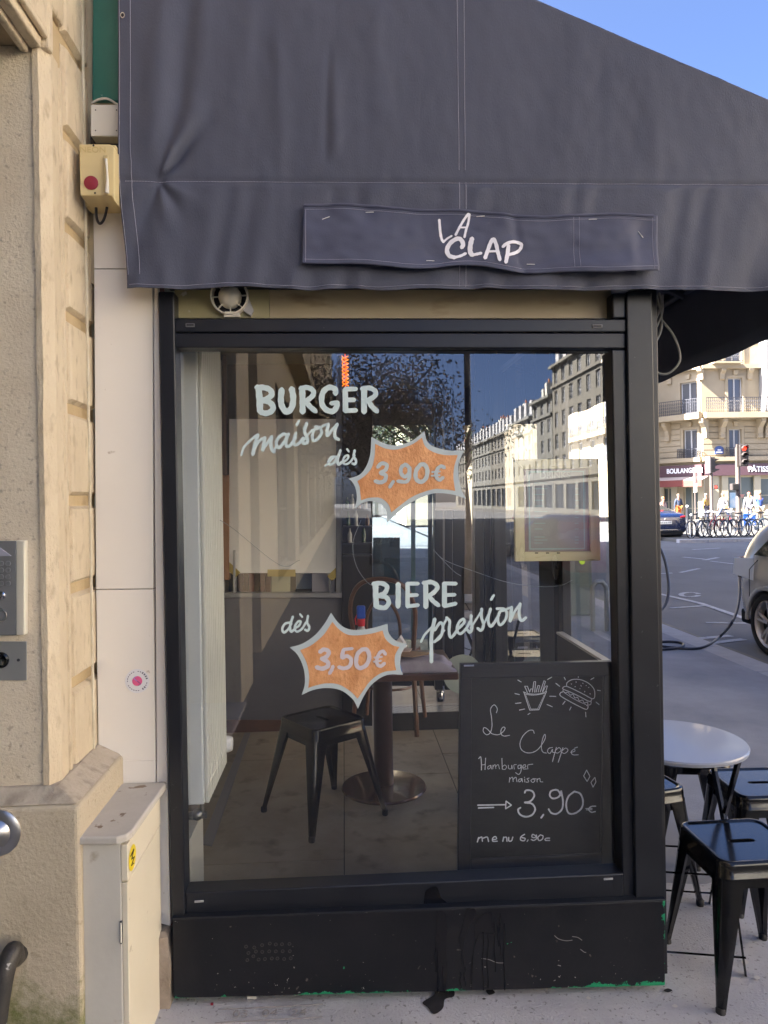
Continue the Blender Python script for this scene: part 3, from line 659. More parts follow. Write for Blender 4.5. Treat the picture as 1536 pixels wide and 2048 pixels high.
# air holes drilled in the base board
vh = [(527,420),(572,425),(615,412),(657,403),(690,408),(724,407),(765,405),(540,455),(581,447),(616,449),(654,446),(690,446),(728,445),(767,445),(567,473),(596,491),(630,488),(668,485),(699,485),(736,488),(772,484),(534,494)]
mb = MB(); mr_ = MB()
for x, y in vh:
    c = P(300+x/2.743, 1740+y/2.743, .0726); mb.lathe([(0,0),(.0042,0)], c, 'Y', 10)
    q = c+Vector((0,-.0002,0)); mr_.tube([q+Vector((.0048*math.cos(w),0,.0048*math.sin(w))) for w in [i*math.pi/5 for i in range(10)]], .0007, 4, closed=True)
mb.build('air_hole', M_dark, ter, kind='stuff'); mr_.build('air_hole_rim', mat('hole_rim', (.035,.033,.032), rough=.6), ter, kind='stuff')
# water running down the base
M_wet = mat('wet_black', (.004,.004,.006), rough=.12)
def blob(pts, d, m, nm, parent=ter, Y=YG, k=5):
    sm = crom([Vector((x, y, 0)) for x, y in pts], k, closed=True)
    mb = MB(); mb.quad(*[P(p.x, p.y, d, Y) for p in sm][::-1]); return mb.build(nm, m, parent)
cv = lambda pts: [(800+x/2.743, 1740+y/2.743) for x, y in pts]
blob(cv([(145,110),(200,92),(225,150),(255,180),(258,216),(200,216),(135,218),(133,160)]), .0512, M_wet, 'water_stain')
blob(cv([(205,240),(240,232),(258,300),(252,420),(258,560),(250,660),(238,660),(235,520),(215,640),(205,660),(208,500),(200,380)]), .0742, M_wet, 'water_stain')
blob(cv([(370,208),(410,215),(415,250),(370,330),(350,420),(352,520),(340,520),(335,430),(322,380),(345,300)]), .0742, M_wet, 'water_stain')
blob(cv([(415,290),(450,250),(500,232),(505,310),(515,350),(480,350),(440,350),(425,380),(405,440),(400,560),(392,660),(390,520),(408,400)]), .0742, M_wet, 'water_stain')
for x0, a, b_ in ((455,340,660),(480,350,650),(520,260,560),(548,235,470),(572,290,660),(538,300,420),(195,370,560),(355,520,640),(332,560,650)):
    mb = MB(); w = 3
    pts = [(x0+math.sin(i*1.1)*4, a+(b_-a)*i/8) for i in range(9)]
    L = [P(*cv([(x-w, y)])[0], .0742) for x, y in pts]; R = [P(*cv([(x+w, y)])[0], .0742) for x, y in pts]
    mb._a(L+R, [(i, 9+i, 9+i+1, i+1) for i in range(8)]); mb.build('water_trickle', M_wet, ter)
# scratches
M_scr = mat('scratch_pale', (.22,.215,.21), rough=.7)
for pts in ([(848,360),(870,378),(910,388),(945,385)], [(945,365),(975,370),(998,385)], [(448,485),(490,492),(530,508),(570,510)], [(990,435),(1010,450),(1020,452)]):
    mb = MB(); strokes(mb, [(pts, 4)], (800,1740), 2.743, lambda x, y, o: P(x, y, .0735+o), 4); mb.build('scratch', M_scr, ter)
# ---------------------------------------------------------------- the big pane and what is painted on it
mb = MB(); mb.quad(P(350,696), P(373,1788), P(1246,1748), P(1224,698)); pane = mb.build('window_pane', M_glass, ter)
def paint(name, lst, org, sc, m, w, d=0.003, label=None, k=6):
    mb = MB(); strokes(mb, lst, org, sc, lambda x, y, o: P(x, y, d+o), w, k=k); return mb.build(name, m, pane, label=label)
A = (470,750); sA = 5.12
paint('lettering', [([(243,150),(252,260),(256,372)],66), ([(222,128),(290,128),(352,148),(378,195),(335,240),(275,262)],58), ([(275,262),(340,272),(388,318),(375,368),(318,392),(262,378)],58),
 ([(478,150),(470,250),(482,322),(530,378),(582,330),(596,230),(580,140)],62),
 ([(688,150),(692,270),(692,378)],62), ([(672,138),(740,128),(795,155),(802,200),(755,248),(715,268)],52), ([(725,265),(765,320),(825,372)],52),
 ([(1030,190),(1025,145),(960,128),(900,180),(888,285),(930,352),(1000,372),(1038,330),(1045,285)],56), ([(1052,282),(985,290)],46),
 ([(1128,148),(1132,368)],56), ([(1125,145),(1240,142)],46), ([(1132,255),(1222,255)],46), ([(1135,365),(1240,362)],46),
 ([(1322,150),(1322,378)],58), ([(1300,142),(1380,132),(1438,170),(1425,220),(1352,262)],50), ([(1370,268),(1400,320),(1455,372)],52)], A, sA, M_paint, 56, label='pale blue painted word BURGER')
paint('lettering', [([(66,822),(88,745),(150,678),(225,612)],24), ([(232,612),(205,710),(182,815)],38), ([(196,760),(245,680),(305,640)],28), ([(305,640),(296,700),(284,772)],36), ([(292,755),(335,690),(375,632)],28), ([(375,630),(366,700),(378,760),(402,790)],36), ([(395,785),(430,720)],22),
 ([(532,620),(495,603),(440,650),(422,705),(450,745),(500,690),(540,622)],32), ([(548,600),(522,680),(532,732),(570,715),(620,640)],32),
 ([(626,592),(602,670),(610,715),(655,700),(700,640)],30), ([(655,470),(632,512)],30),
 ([(736,492),(712,570),(738,640),(738,690),(704,700),(690,678)],34), ([(690,690),(740,620),(790,560)],20),
 ([(848,548),(812,560),(792,620),(804,672),(850,652),(886,592),(868,540),(820,528)],30), ([(868,545),(905,520),(950,500)],22),
 ([(955,500),(945,560),(945,622)],36), ([(950,625),(995,560),(1045,505)],26), ([(1048,500),(1022,580),(1026,638),(1062,660)],32)], A, sA, M_paint, 30, label='pale blue painted word maison')
paint('lettering', [([(922,935),(965,895),(1010,845),(1045,835)],18), ([(1048,838),(990,840),(958,885),(975,918),(1020,890),(1055,835)],24), ([(1080,770),(1052,860),(1058,915),(1095,892)],28), ([(1095,900),(1150,862),(1160,825),(1125,835),(1105,885),(1132,915),(1185,885),(1225,820)],22), ([(1148,758),(1166,785)],22), ([(1226,772),(1216,830),(1240,880),(1228,912),(1200,905)],26)], A, sA, M_paint, 24, label='pale blue painted word dès above the upper burst')
C_ = (730,1150); sC = 4.518
paint('lettering', [([(95,85),(98,180),(102,285)],50), ([(75,80),(150,75),(198,105),(180,160),(125,188)],42), ([(125,188),(190,200),(215,250),(180,295),(115,290)],42), ([(300,82),(300,190),(298,285)],46),
 ([(385,78),(385,285)],42), ([(380,78),(480,78)],36), ([(385,185),(472,180)],34), ([(385,282),(480,272)],36), ([(548,75),(550,290)],44), ([(528,72),(605,65),(655,105),(625,155),(570,192)],40), ([(580,192),(615,235),(665,275)],40), ([(718,78),(718,280)],44), ([(712,76),(822,78)],36), ([(718,182),(812,178)],34), ([(718,282),(820,258)],36)], C_, sC, M_paint, 44, label='pale blue painted word BIERE')
paint('lettering', [([(506,605),(540,540),(605,470)],20), ([(630,398),(602,540),(600,680),(600,785)],34), ([(628,500),(680,432),(704,465),(685,555),(625,605)],26), ([(628,600),(720,500)],16),
 ([(735,385),(765,420),(760,500),(770,560),(800,545),(850,470)],26), ([(705,460),(735,400)],20), ([(850,480),(895,430),(890,398),(852,425),(830,490),(858,532),(910,490),(950,420)],24),
 ([(960,365),(958,420),(968,480),(948,518),(926,498)],26), ([(955,480),(1000,410),(1050,330)],18), ([(1055,305),(1052,380),(1072,450),(1050,500),(1018,482)],26), ([(1060,470),(1100,390),(1132,320)],18),
 ([(1135,305),(1112,400),(1135,465),(1175,420),(1210,360)],26), ([(1165,182),(1140,222)],24), ([(1262,318),(1220,332),(1200,400),(1222,452),(1268,405),(1280,340),(1252,305),(1190,305)],24), ([(1262,318),(1300,300),(1330,290)],20), ([(1325,290),(1312,418)],28), ([(1315,415),(1350,335),(1400,262)],22), ([(1402,258),(1392,350),(1412,412),(1455,385)],26)], C_, sC, M_paint, 26, label='pale blue painted word pression')
D = (550,1210); sD = 5.486
paint('lettering', [([(172,192),(112,205),(80,260),(98,302),(148,262),(180,200)],26), ([(196,128),(166,225),(174,290),(212,270)],28), ([(212,258),(262,228),(282,182),(250,185),(215,245),(238,292),(295,262),(340,190)],24), ([(274,100),(300,132)],22), ([(362,118),(352,190),(376,242),(360,282),(328,270)],26)], D, sD, M_paint, 26, label='pale blue painted word dès beside the lower burst')
B_ = (690,850); sB = 6.144
def burst(outer, inner, org, sc, lab):
    def smooth(segs):
        out = []
        for s_ in segs:
            q = crom([Vector((x, y, 0)) for x, y in s_], 6); out += q[:-1]
        return out
    for nm, sg, d, m in (('burst_outline', outer, .0030, M_silver), ('burst_fill', inner, .0036, M_copper)):
        q = smooth(sg); mb = MB(); c = Vector((sum(p.x for p in q)/len(q), sum(p.y for p in q)/len(q), 0))
        f = lambda p: P(org[0]+p.x/sc, org[1]+p.y/sc, d)
        vs = [f(c)]+[f(p) for p in q]; mb._a(vs, [(0, (i+1) % len(q)+1, i+1) for i in range(len(q))]); mb.build(nm, m, pane, label=lab if nm == 'burst_fill' else None)
def chain(tips, mids):
    return [[tips[i]]+mids[i]+[tips[(i+1) % len(tips)]] for i in range(len(tips))]
burst(chain([(325,148),(975,75),(1465,315),(1488,905),(515,1200),(120,1025),(45,660)], [[(480,225),(640,250),(830,190)],[(1010,200),(1100,270),(1280,312)],[(1400,460),(1395,620),(1430,790)],[(1300,850),(1080,842),(850,930),(680,1050)],[(510,1060),(430,965),(300,935),(190,975)],[(145,900),(130,780),(90,700)],[(180,610),(260,510),(310,360)]]),
      chain([(370,230),(945,155),(1385,370),(1355,810),(570,1075),(198,925),(152,690)], [[(500,290),(640,300),(820,240)],[(985,260),(1080,330),(1220,368)],[(1345,500),(1332,620),(1340,720)],[(1230,792),(1080,790),(850,870),(690,980)],[(530,970),(430,895),(300,895)],[(188,840),(180,760)],[(250,620),(330,520),(365,370)]]), B_, sB, 'upper copper burst with the price 3,90€')
burst(chain([(615,85),(1235,205),(1450,430),(1405,765),(910,1138),(292,988),(162,465)], [[(690,190),(780,255),(900,275),(1060,255)],[(1250,310),(1330,395)],[(1385,540),(1375,680)],[(1230,768),(1080,855),(980,990)],[(850,1030),(720,935),(560,910),(410,935)],[(328,860),(315,700),(250,550)],[(300,425),(440,330),(540,210)]]),
      chain([(630,185),(1180,280),(1365,460),(1330,715),(905,1028),(365,910),(275,495)], [[(700,265),(790,322),(900,333),(1050,315)],[(1215,375),(1290,440)],[(1318,550),(1315,640)],[(1180,740),(1050,830),(960,950)],[(830,950),(700,872),(560,860),(440,885)],[(375,780),(345,630)],[(400,440),(530,330)]]), D, sD, 'lower copper burst with the price 3,50€')
paint('digits', [([(402,518),(450,472),(512,490),(500,548),(435,588)],48), ([(435,588),(500,620),(488,682),(430,705),(372,690)],50), ([(595,692),(572,728),(548,765)],40), ([(745,482),(694,520),(688,588),(730,635),(782,600),(788,530),(745,482)],46), ([(795,520),(790,640),(750,698),(648,690)],44), ([(932,482),(875,560),(872,655),(928,700),(995,655),(1012,555),(980,490),(932,482)],52), ([(1222,525),(1180,505),(1132,550),(1120,630),(1158,675),(1205,645)],44), ([(1068,578),(1170,572)],20), ([(1062,625),(1165,615)],20)], B_, sB, M_silver, 46, d=.0042, label='silver grey price 3,90€')
paint('digits', [([(492,515),(540,488),(590,512),(570,562),(510,592)],46), ([(515,590),(575,622),(580,668),(520,698),(455,682)],48), ([(636,672),(622,712),(598,750)],38), ([(848,478),(752,488)],36), ([(752,490),(735,575),(790,560),(835,598),(820,668),(760,695),(700,682)],42), ([(960,485),(905,540),(890,640),(928,692),(1000,660),(1035,572),(1012,495),(960,485)],46), ([(1212,540),(1185,508),(1145,530),(1118,600),(1125,655),(1162,670),(1202,640)],38), ([(1090,578),(1175,568)],20), ([(1082,622),(1165,612)],20)], D, sD, M_digit, 44, d=.0042, label='lilac grey price 3,50€')
# ---------------------------------------------------------------- fan in the transom
fc_ = P(461, 596, .0)
fan = thing('extractor_fan', 'round off-white extractor fan in the yellowed board above the window', 'fan', fc_)
R_ = .059
b = MB(); b.lathe([(R_*.99,0),(R_*1.02,-.02),(R_,-.030),(R_*.93,-.031),(R_*.90,-.02),(R_*.89,.0)], fc_, 'Y', 36); b.build('housing_ring', M_jwhite, fan, smooth=True)
b = MB(); b.lathe([(0,-.003),(R_*.9,-.002)], fc_, 'Y', 30); b.build('fan_shaft', M_dark, fan)
b = MB(); b.lathe([(R_*.62,-.004),(R_*.60,-.02),(R_*.45,-.04),(R_*.2,-.048),(0,-.049)], fc_, 'Y', 30); b.build('motor_hub', M_jwhite, fan, smooth=True)
for k in range(8):
    w = k*math.pi/4+.05; d = Vector((math.cos(w), 0, math.sin(w))); t = Vector((-d.z, 0, d.x))*.0016; b = MB()
    p0, p1 = fc_+d*R_*.58, fc_+d*R_*.93; y = Vector((0,-.016,0)); z = Vector((0,-.022,0)); b.hexa([p0-t+y, p1-t+y, p1+t+y, p0+t+y], [p0-t+z, p1-t+z, p1+t+z, p0+t+z]); b.build('grille_spoke', M_jwhite, fan)
b = MB(); b.prism([P(449,637,.004), P(482,637,.004), P(480,626,.004), P(451,626,.004)], (0,-.02,0)); b.build('mounting_foot', M_jwhite, fan, bevel=.002)
b = MB(); b.prism([P(497,595,.004), P(508,622,.004), P(503,634,.004), P(486,622,.004)], (0,-.012,0)); b.build('bracket', mat('tape_silver', (.45,.45,.47), rough=.4), fan, bevel=.001)

# ================================================================ AWNING
YA = 2.20
awn = thing('awning', 'large slate blue canvas awning with a stitched hem over the terrace', 'awning', P(900, 580, 0, YA))
def smst(a, b_, x): t = max(0, min(1, (x-a)/(b_-a))); return t*t*(3-2*t)
def hem_y(x):   # bottom edge of the side cheek, in photograph pixels
    return 578+1.5*math.sin(x/55)+3.0*math.exp(-((x-560)/90)**2)+2.0*math.sin(x/23)*math.exp(-((x-700)/400)**2)-9*math.exp(-((x-470)/60)**2)+2.5*smst(900,1400,x)
def seam_y(x): return 362+.006*(x-300)
def gau(x, s): return math.exp(-(x/s)**2)
def wrinkle(x, y):
    d = 0.0
    # tall soft folds at the left
    d += .012*gau(x-(300+.22*(360-y)*.35), 26)*smst(-300,150,y)*(1-smst(250,362,y))
    d -= .010*gau(x-(345+.10*(360-y)), 22)*(1-smst(300,362,y))
    d += .008*gau(x-(395-.08*(y-100)), 30)*(1-smst(200,362,y))
    # fold running up from the pinch point at (318,362)
    dx, dy = x-318, y-362; r = math.hypot(dx, dy)+1e-3; th = math.atan2(-dy, dx)
    d += .020*gau(th-1.12, .16)*smst(0,30,r)*(1-smst(60,210,r))
    d -= .016*gau(th-.90, .13)*smst(0,30,r)*(1-smst(60,230,r))
    for a, A_ in ((-0.5,.007),(-.95,-.007),(-1.4,.008),(-1.9,-.006),(-2.5,.005),(.12,-.004)):
        d += A_*gau(th-a, .17)*smst(0,14,r)*(1-smst(30,120,r))
    d -= .008*gau(r, 14)
    # other long soft creases
    for (cx, sl, a, s, y0, y1) in ((560,.05,.005,16,60,330),(655,-.03,-.006,9,90,350),(668,.04,.005,12,120,340),(760,.08,.004,22,0,260),(1010,.05,.003,30,0,300),(1150,-.1,.003,34,80,340),(1300,.12,.004,26,120,350),(480,-.12,.004,20,0,180)):
        d += a*gau(x-(cx+sl*(y-200)), s)*smst(y0-30,y0+40,y)*(1-smst(y1-60,y1,y))
    # band below the seam: short vertical puckers
    t = smst(seam_y(x)-2, seam_y(x)+20, y)
    d += t*(.0022*math.sin(x/11+1.5*math.sin(x/37)+y*.02)+.0030*math.sin(x/29+y/60))
    h = smst(500, 575, y); d += h*(.004*math.sin(x/17+math.sin(x/50)*2)+.003*math.sin(x/41))
    d += -.004*gau(y-seam_y(x), 5)
    d += .003*noise.noise(Vector((x/70, y/110, 2)))+.0016*noise.noise(Vector((x/22, y/40, 5)))
    d += .012*smst(1250,1650,x)*smst(300,560,y)*0
    return d
# cheek outline: x from left hem to the front edge, top follows the rafters
X0, X1 = 236, 1800
def top_y(x): return 0.43*(x-1070)-6-1200*smst(1075,240,x)*0 if x > 0 else 0
def left_x(y): return 236+ (18 if y > 560 else 18*smst(330,580,y)) + 3*math.sin(y/70)*0
NU, NV = 330, 150
def cheek_pt(u, v):
    y_b = hem_y(X0+u*(X1-X0)); 
    # v from hem (0) to rafters (1); sample photograph coordinates then fall on the cloth plane
    xr = X0+u*(X1-X0)
    yt = 0.43*(xr-1070)-1.0
    vv = v**1.25
    y = y_b+(yt-y_b)*vv
    xl = left_x(y); x = xl+(xr-X0)*(X1-xl)/(X1-X0)
    sl = 0
    p = onY(x, y, YA); p.y -= 0.85*wrinkle(x, y); return p
mb = MB(); mb.grid(cheek_pt, NU, NV); cheek = mb.build('side_cheek', M_cloth, awn, smooth=True, ang=3.2, solid=.0012)
def on_cloth(x, y, o=0): p = onY(x, y, YA); p.y -= 0.85*wrinkle(x, y)+.0010+o; return p
def seam(pts, nm='seam', w=.0008, m=M_thread, dash=True):
    mb = MB(); P_ = crom([Vector((x, y, 0)) for x, y in pts], 40) if len(pts) > 2 else [Vector((pts[0][0]+(pts[1][0]-pts[0][0])*i/120, pts[0][1]+(pts[1][1]-pts[0][1])*i/120, 0)) for i in range(121)]
    # run of stitches
    L = 0; acc = 0; run = []; on = True
    for i in range(len(P_)-1):
        a, b_ = P_[i], P_[i+1]; n = max(1, int((b_-a).length/2.0))
        for j in range(n):
            p = a.lerp(b_, j/n); run.append(on_cloth(p.x, p.y, w)); acc += 1
            if len(run) >= 4: mb.tube(run[:3], w, 4); run = [run[-1]]
    return mb.build(nm, m, awn, kind='stuff')
seam([(left_x(y)+25+ (2 if y > 300 else 0), y) for y in range(-300, 575, 25)])
seam([(left_x(y)+3, y) for y in range(-300, 575, 25)])
seam([(x, seam_y(x)) for x in range(250, 1790, 40)])
seam([(x, hem_y(x)-7) for x in range(258, 1790, 20)])
seam([(914+.012*y, y) for y in range(-58, 360, 20)]); seam([(928+.006*y, y) for y in range(-58, 360, 20)])
seam([(919, y) for y in range(364, 575, 15)]); seam([(932, y) for y in range(364, 575, 15)])
# folded edge ridges beside the seams
b = MB(); e = on_cloth(246, 32, .002); b.tube([e+Vector((.0055*math.cos(w),0,.0075*math.sin(w))) for w in [i*math.pi/8 for i in range(16)]], .0016, 6, closed=True); b.build('eyelet', M_chrome, awn, smooth=True)
b = MB(); b.lathe([(0,0),(.0045,0)], e+Vector((0,-.0003,0)), 'Y', 12); b.build('eyelet_hole', M_dark, awn)
# roof sheet, front valance, far cheek, frame
pL = onY(-260, 0.43*(-260-1070), YA); pT = onY(1800, .43*(1800-1070)-1, YA); pB = onY(1800, hem_y(1536), YA)
xw, zw = -0.80, pL.z+(pL.x+.80)*(pL.z-pT.z)/(pT.x-pL.x)
XF = pT.x; YE = 6.2
b = MB(); b.grid(lambda u, v: Vector((xw+(XF-xw)*u, YA+.002+(YE-YA)*v, zw+(pT.z-zw)*u-.03*math.sin(math.pi*u)*abs(math.sin(v*math.pi*4)))), 24, 32); b.build('roof_sheet', M_cloth, awn, smooth=True, solid=.0012)
b = MB(); b.grid(lambda u, v: Vector((XF+.004*math.sin(u*60), YA+.002+(YE-YA)*u, pT.z+(pB.z-pT.z)*v+.006*math.sin(u*40)*v)), 60, 6); b.build('front_valance', M_cloth, awn, smooth=True, solid=.0012)
b = MB(); b.quad((xw,YE,zw), (XF,YE,pT.z), (XF,YE,pB.z), (xw,YE,pB.z)); b.build('far_cheek', M_cloth, awn, solid=.0012)
for y in (YA+.03, 3.6, 4.9, YE-.03):
    b = MB(); b.tube([(xw,y,zw-.05), (XF-.03,y,pT.z-.05)], .018, 8); b.build('rafter', M_iron, awn, smooth=True)
b = MB(); b.tube([(XF-.03,YA+.03,pT.z-.03), (XF-.03,YE-.03,pT.z-.03)], .018, 8); b.build('front_bar', M_iron, awn, smooth=True)
# ---------------------------------------------------------------- name banner pinned on the awning
ban = thing('name_banner', 'dark canvas strip with the hand-lettered white name stapled on the awning', 'banner', on_cloth(958, 480))
def bt(x): return 414+12*smst(640,960,x)+11*smst(880,1080,x)-3*smst(1000,1310,x)+1.5*math.sin(x/40)
def bb_(x): return 531+ (12*smst(605,860,x)) -5*math.exp(-((x-940)/70)**2)+8*smst(960,1080,x)-2*smst(1200,1310,x)+1.5*math.sin(x/31)
def bw(x, y):
    d = .010+.004*math.sin(x/38+1)+.003*math.sin(x/90-y/40)
    for (sx, sy) in ((652,440),(730,429),(960,437),(1180,444),(1277,473),(860,526),(1060,531)):
        d -= .007*math.exp(-(((x-sx)/28)**2+((y-sy)/24)**2))
    t = smst(500, 548, y); d += t*(.008+.008*math.exp(-((x-630)/60)**2)+.010*math.exp(-((x-1200)/110)**2)+.004*math.sin(x/60))
    d += .006*math.exp(-((x-1258)/12)**2)*(y > 430)*smst(430,500,y)*.5-.004*math.exp(-((x-1025-(y-440)*.2)/9)**2)+.003*noise.noise(Vector((x/30, y/22, 9)))
    return max(d, .0035)
def on_ban(x, y, o=0): p = onY(x, y, YA); p.y -= bw(x, y)+.004+o+.006; return p
def ban_pt(u, v):
    x = 607+u*704; yb, yt = bb_(x), bt(x); y = yb+(yt-yb)*v; x2 = x-(2.5 if u < .5 else 2.5)*(1-v)*(1 if u < .5 else .6); return on_ban(x2, y)
mb = MB(); mb.grid(ban_pt, 180, 34); mb.build('canvas_strip', M_cloth2, ban, smooth=True, ang=3.2, solid=.0012)
b = MB(); b.tube([on_ban(x, bt(x)+1, -.001) for x in range(609, 1311, 9)], .0055, 8); b.build('top_hem_roll', M_cloth2, ban, smooth=True)
def bseam(pts):
    mb = MB(); q = [on_ban(x, y, .0012) for x, y in pts]; mb.tube(q, .00045, 4); mb.build('seam', M_thread, ban)
bseam([(x, bt(x)+9) for x in range(610, 1310, 8)]); bseam([(x, bb_(x)-9) for x in range(610, 1310, 8)])
bseam([(1143, y) for y in range(436, 548, 8)]); bseam([(1154, y) for y in range(436, 548, 8)]); bseam([(1300, y) for y in range(440, 545, 8)]); bseam([(612, y) for y in range(425, 530, 8)])
mb = MB(); strokes(mb, [([(132,182),(146,350),(168,470),(196,522)],40), ([(196,520),(250,470),(320,430)],30), ([(378,418),(440,300),(510,180),(572,98)],38), ([(590,105),(572,230),(535,350),(512,455)],36), ([(455,308),(540,305)],26),
  ([(470,612),(492,560),(455,492),(395,480),(300,540),(248,640),(278,735),(360,770)],66), ([(360,768),(450,745),(528,706)],44), ([(625,480),(600,580),(596,680),(625,735)],72), ([(625,735),(700,720),(762,705)],44),
  ([(818,785),(860,670),(900,560),(935,492)],58), ([(955,488),(995,590),(1015,700),(1042,812)],56), ([(885,678),(1000,676)],34), ([(1178,590),(1160,720),(1135,845)],60), ([(1090,610),(1150,560),(1250,530),(1340,540),(1382,575),(1350,650),(1270,700),(1180,728)],48)],
  (860,420), 7.68, lambda x, y, o: on_ban(x, y, .0014+o), 50); mb.build('lettering', mat('banner_white_ink', (.80,.80,.88), (.86,.86,.92), 20, .6), ban)
for (x, y, a) in ((652,440,-.35),(739,429,0),(959,437,-.06),(1181,444,0),(1277,473,.9),(1226,435,0),(859,526,0),(1059,532,.03)):
    c, s_ = math.cos(a), math.sin(a); mb = MB(); mb.tube([on_ban(x-8*c, y-8*s_, .0018), on_ban(x, y, .0026), on_ban(x+8*c, y+8*s_, .0018)], .0011, 5); mb.build('staple', M_pure, ban)
# loose cables under the awning at the corner post
cb = MB()
for pts in ([(1318,585),(1322,610),(1306,650),(1304,662)], [(1325,590),(1324,625),(1312,655),(1302,672)], [(1312,590),(1322,630),(1322,660),(1308,690),(1300,700)], [(1323,640),(1345,668),(1358,700),(1358,725),(1340,745),(1322,748),(1304,738)]):
    cb.tube(crom([onY(x, y, 2.42) for x, y in pts], 6), .0042, 6)
tag(cb.build('loose_cables', M_cableg, None, smooth=True, origin=onY(1318,585,2.42)), 'loose grey cable loops hanging at the corner post under the awning', 'cable')
# ================================================================ STONE DOORWAY ON THE LEFT
XS = P(187, 1000, 0.03).x
YR = 1.985
XR = onY(83, 1000, YR).x
def plinth_material():
    m = mat('mossy_plinth_render', (.44,.375,.275), (.54,.47,.355), 3.0, .92, bump=.5, bsc=80, c3=(.36,.30,.21), sc3=40, t3=.66, w3=.08)
    t = m.node_tree; N = t.nodes; K = t.links; b = N['Principled BSDF']; prev = b.inputs['Base Color'].links[0].from_socket
    g = N.new('ShaderNodeNewGeometry'); sp = N.new('ShaderNodeSeparateXYZ'); K.new(g.outputs['Position'], sp.inputs[0])
    n = N.new('ShaderNodeTexNoise'); n.inputs['Scale'].default_value = 7; n.inputs['Detail'].default_value = 9; n.inputs['Roughness'].default_value = .8; K.new(g.outputs['Position'], n.inputs['Vector'])
    r = N.new('ShaderNodeMapRange'); r.inputs[1].default_value = .44; r.inputs[2].default_value = .10; K.new(sp.outputs[2], r.inputs[0])
    a = N.new('ShaderNodeMath'); a.operation = 'MULTIPLY_ADD'; a.inputs[1].default_value = 1.9; K.new(n.outputs[0], a.inputs[0])
    s = N.new('ShaderNodeMath'); s.operation = 'SUBTRACT'; K.new(r.outputs[0], s.inputs[0]); s.inputs[1].default_value = 1.28; K.new(s.outputs[0], a.inputs[2])
    cl = N.new('ShaderNodeMath'); cl.operation = 'MULTIPLY'; cl.inputs[1].default_value = 2.0; cl.use_clamp = True; K.new(a.outputs[0], cl.inputs[0])
    mx = N.new('ShaderNodeMix'); mx.data_type = 'RGBA'; K.new(cl.outputs[0], mx.inputs[0]); K.new(prev, mx.inputs[6]); mx.inputs[7].default_value = (.10,.125,.018,1)
    K.new(mx.outputs[2], b.inputs['Base Color']); return m
M_plinth = plinth_material()
door = thing('stone_doorway', 'cream cut-stone doorway jamb with moulded corner, grooved blocks and mossy plinth', 'doorway', (XR, YR, 0))
# jamb core with the flat rendered reveal
ZL = onY(40, 92, YR).z
b = MB(); b.box(-2.0, XR+.0, YR, 4.9, -.05, ZL-.001); b.build('reveal_wall', M_stone2, door)
b = MB(); b.box(XR+.001, XS-.018, YR+.02, 2.36, -.05, 4.6); b.build('backing_stone', mat('groove_stone', (.46,.35,.20), (.54,.42,.26), 6, .9, bump=.5, bsc=60), door)
# corner moulding: three upright rolls and hollows
yv = lambda px: onX(px, 1000, XS).y
b = MB(); prof = []
xs_ = [83, 87, 92, 108, 111, 114, 118, 121, 124]
rel = [0, .014, .018, .016, -.002, .015, .015, -.004, -.014]
pts = []
for x, r_ in zip(xs_, rel): pts.append(Vector((XS-.02+r_+.004, YR+(yv(x)-yv(83)), 0)))
pts[0] = Vector((XR-.002, YR-.004, 0)); pts[1] = Vector((XR+.012, YR-.008, 0)); 
pts = [Vector((XR-.004, YR+.001, 0)), Vector((XR-.004, YR-.006, 0))]+pts[1:]
outline = pts+[Vector((XS-.03, pts[-1].y, 0)), Vector((XS-.06, YR+.02, 0))]
vs = []; n = len(outline); ZM0, ZM1 = .80, ZL+.002
NS = 60
for j in range(NS+1):
    z = ZM0+(ZM1-ZM0)*j/NS
    for i, p in enumerate(outline):
        w = .0016*noise.noise(Vector((i*1.7, z*9, 4))); vs.append(Vector((p.x+w, p.y+w, z)))
b._a(vs, [(j*n+i, j*n+(i+1) % n, (j+1)*n+(i+1) % n, (j+1)*n+i) for j in range(NS) for i in range(n)]+[tuple(range(n))[::-1], tuple(range(NS*n, NS*n+n))])
b.build('corner_moulding', M_stone, door, smooth=True, ang=.5)
# grooved blocks
zs_ = [onX(187, v, XS).z for v in (-200, 168, 334, 499, 661, 830, 1001, 1166, 1345, 1545)]
yb0 = pts[-1].y+.002
g = .0155
for i in range(len(zs_)-1):
    z1_, z0_ = zs_[i]-g, zs_[i+1]+g
    mb = MB(); ny, nz = 5, 7; y0, y1 = yb0+.004, 2.335; x1 = XS
    # faced block with chamfered edges and a slightly uneven face
    c = .011
    def face(u, v): 
        y = y0+(y1-y0)*u; z = z0_+(z1_-z0_)*v
        e = min(min(u, 1)*(y1-y0)/c*1.4, min(v, 1-v)*(z1_-z0_)/c, 1)
        return Vector((x1-.016*(1-e)+.0022*noise.noise(Vector((y*14, z*14, i*3)))-.0008, y, z))
    us = [0, .03, .06, .25, .5, .75, 1]; vs_ = [0, .02, .045, .15, .3, .5, .7, .85, .955, .98, 1]
    V = [face(u, v) for v in vs_ for u in us]; nu = len(us)
    mb._a(V, [(j*nu+k, j*nu+k+1, (j+1)*nu+k+1, (j+1)*nu+k) for j in range(len(vs_)-1) for k in range(nu-1)])
    mb.box(XS-.03, XS-.0165, y0, y1, z0_, z1_)
    mb.build('stone_block', M_stone, door)
# mortar-like sealant bead where the blocks meet the white panel
mb = MB(); mb.tube([Vector((XS+.002+.0015*noise.noise(Vector((z*20,1,1))), 2.262+.0, z)) for z in [.80+i*.03 for i in range(80)]], .0045, 6); mb.build('sealant_bead', mat('cream_sealant', (.66,.60,.47), (.5,.43,.30), 12, .7), door, smooth=True)
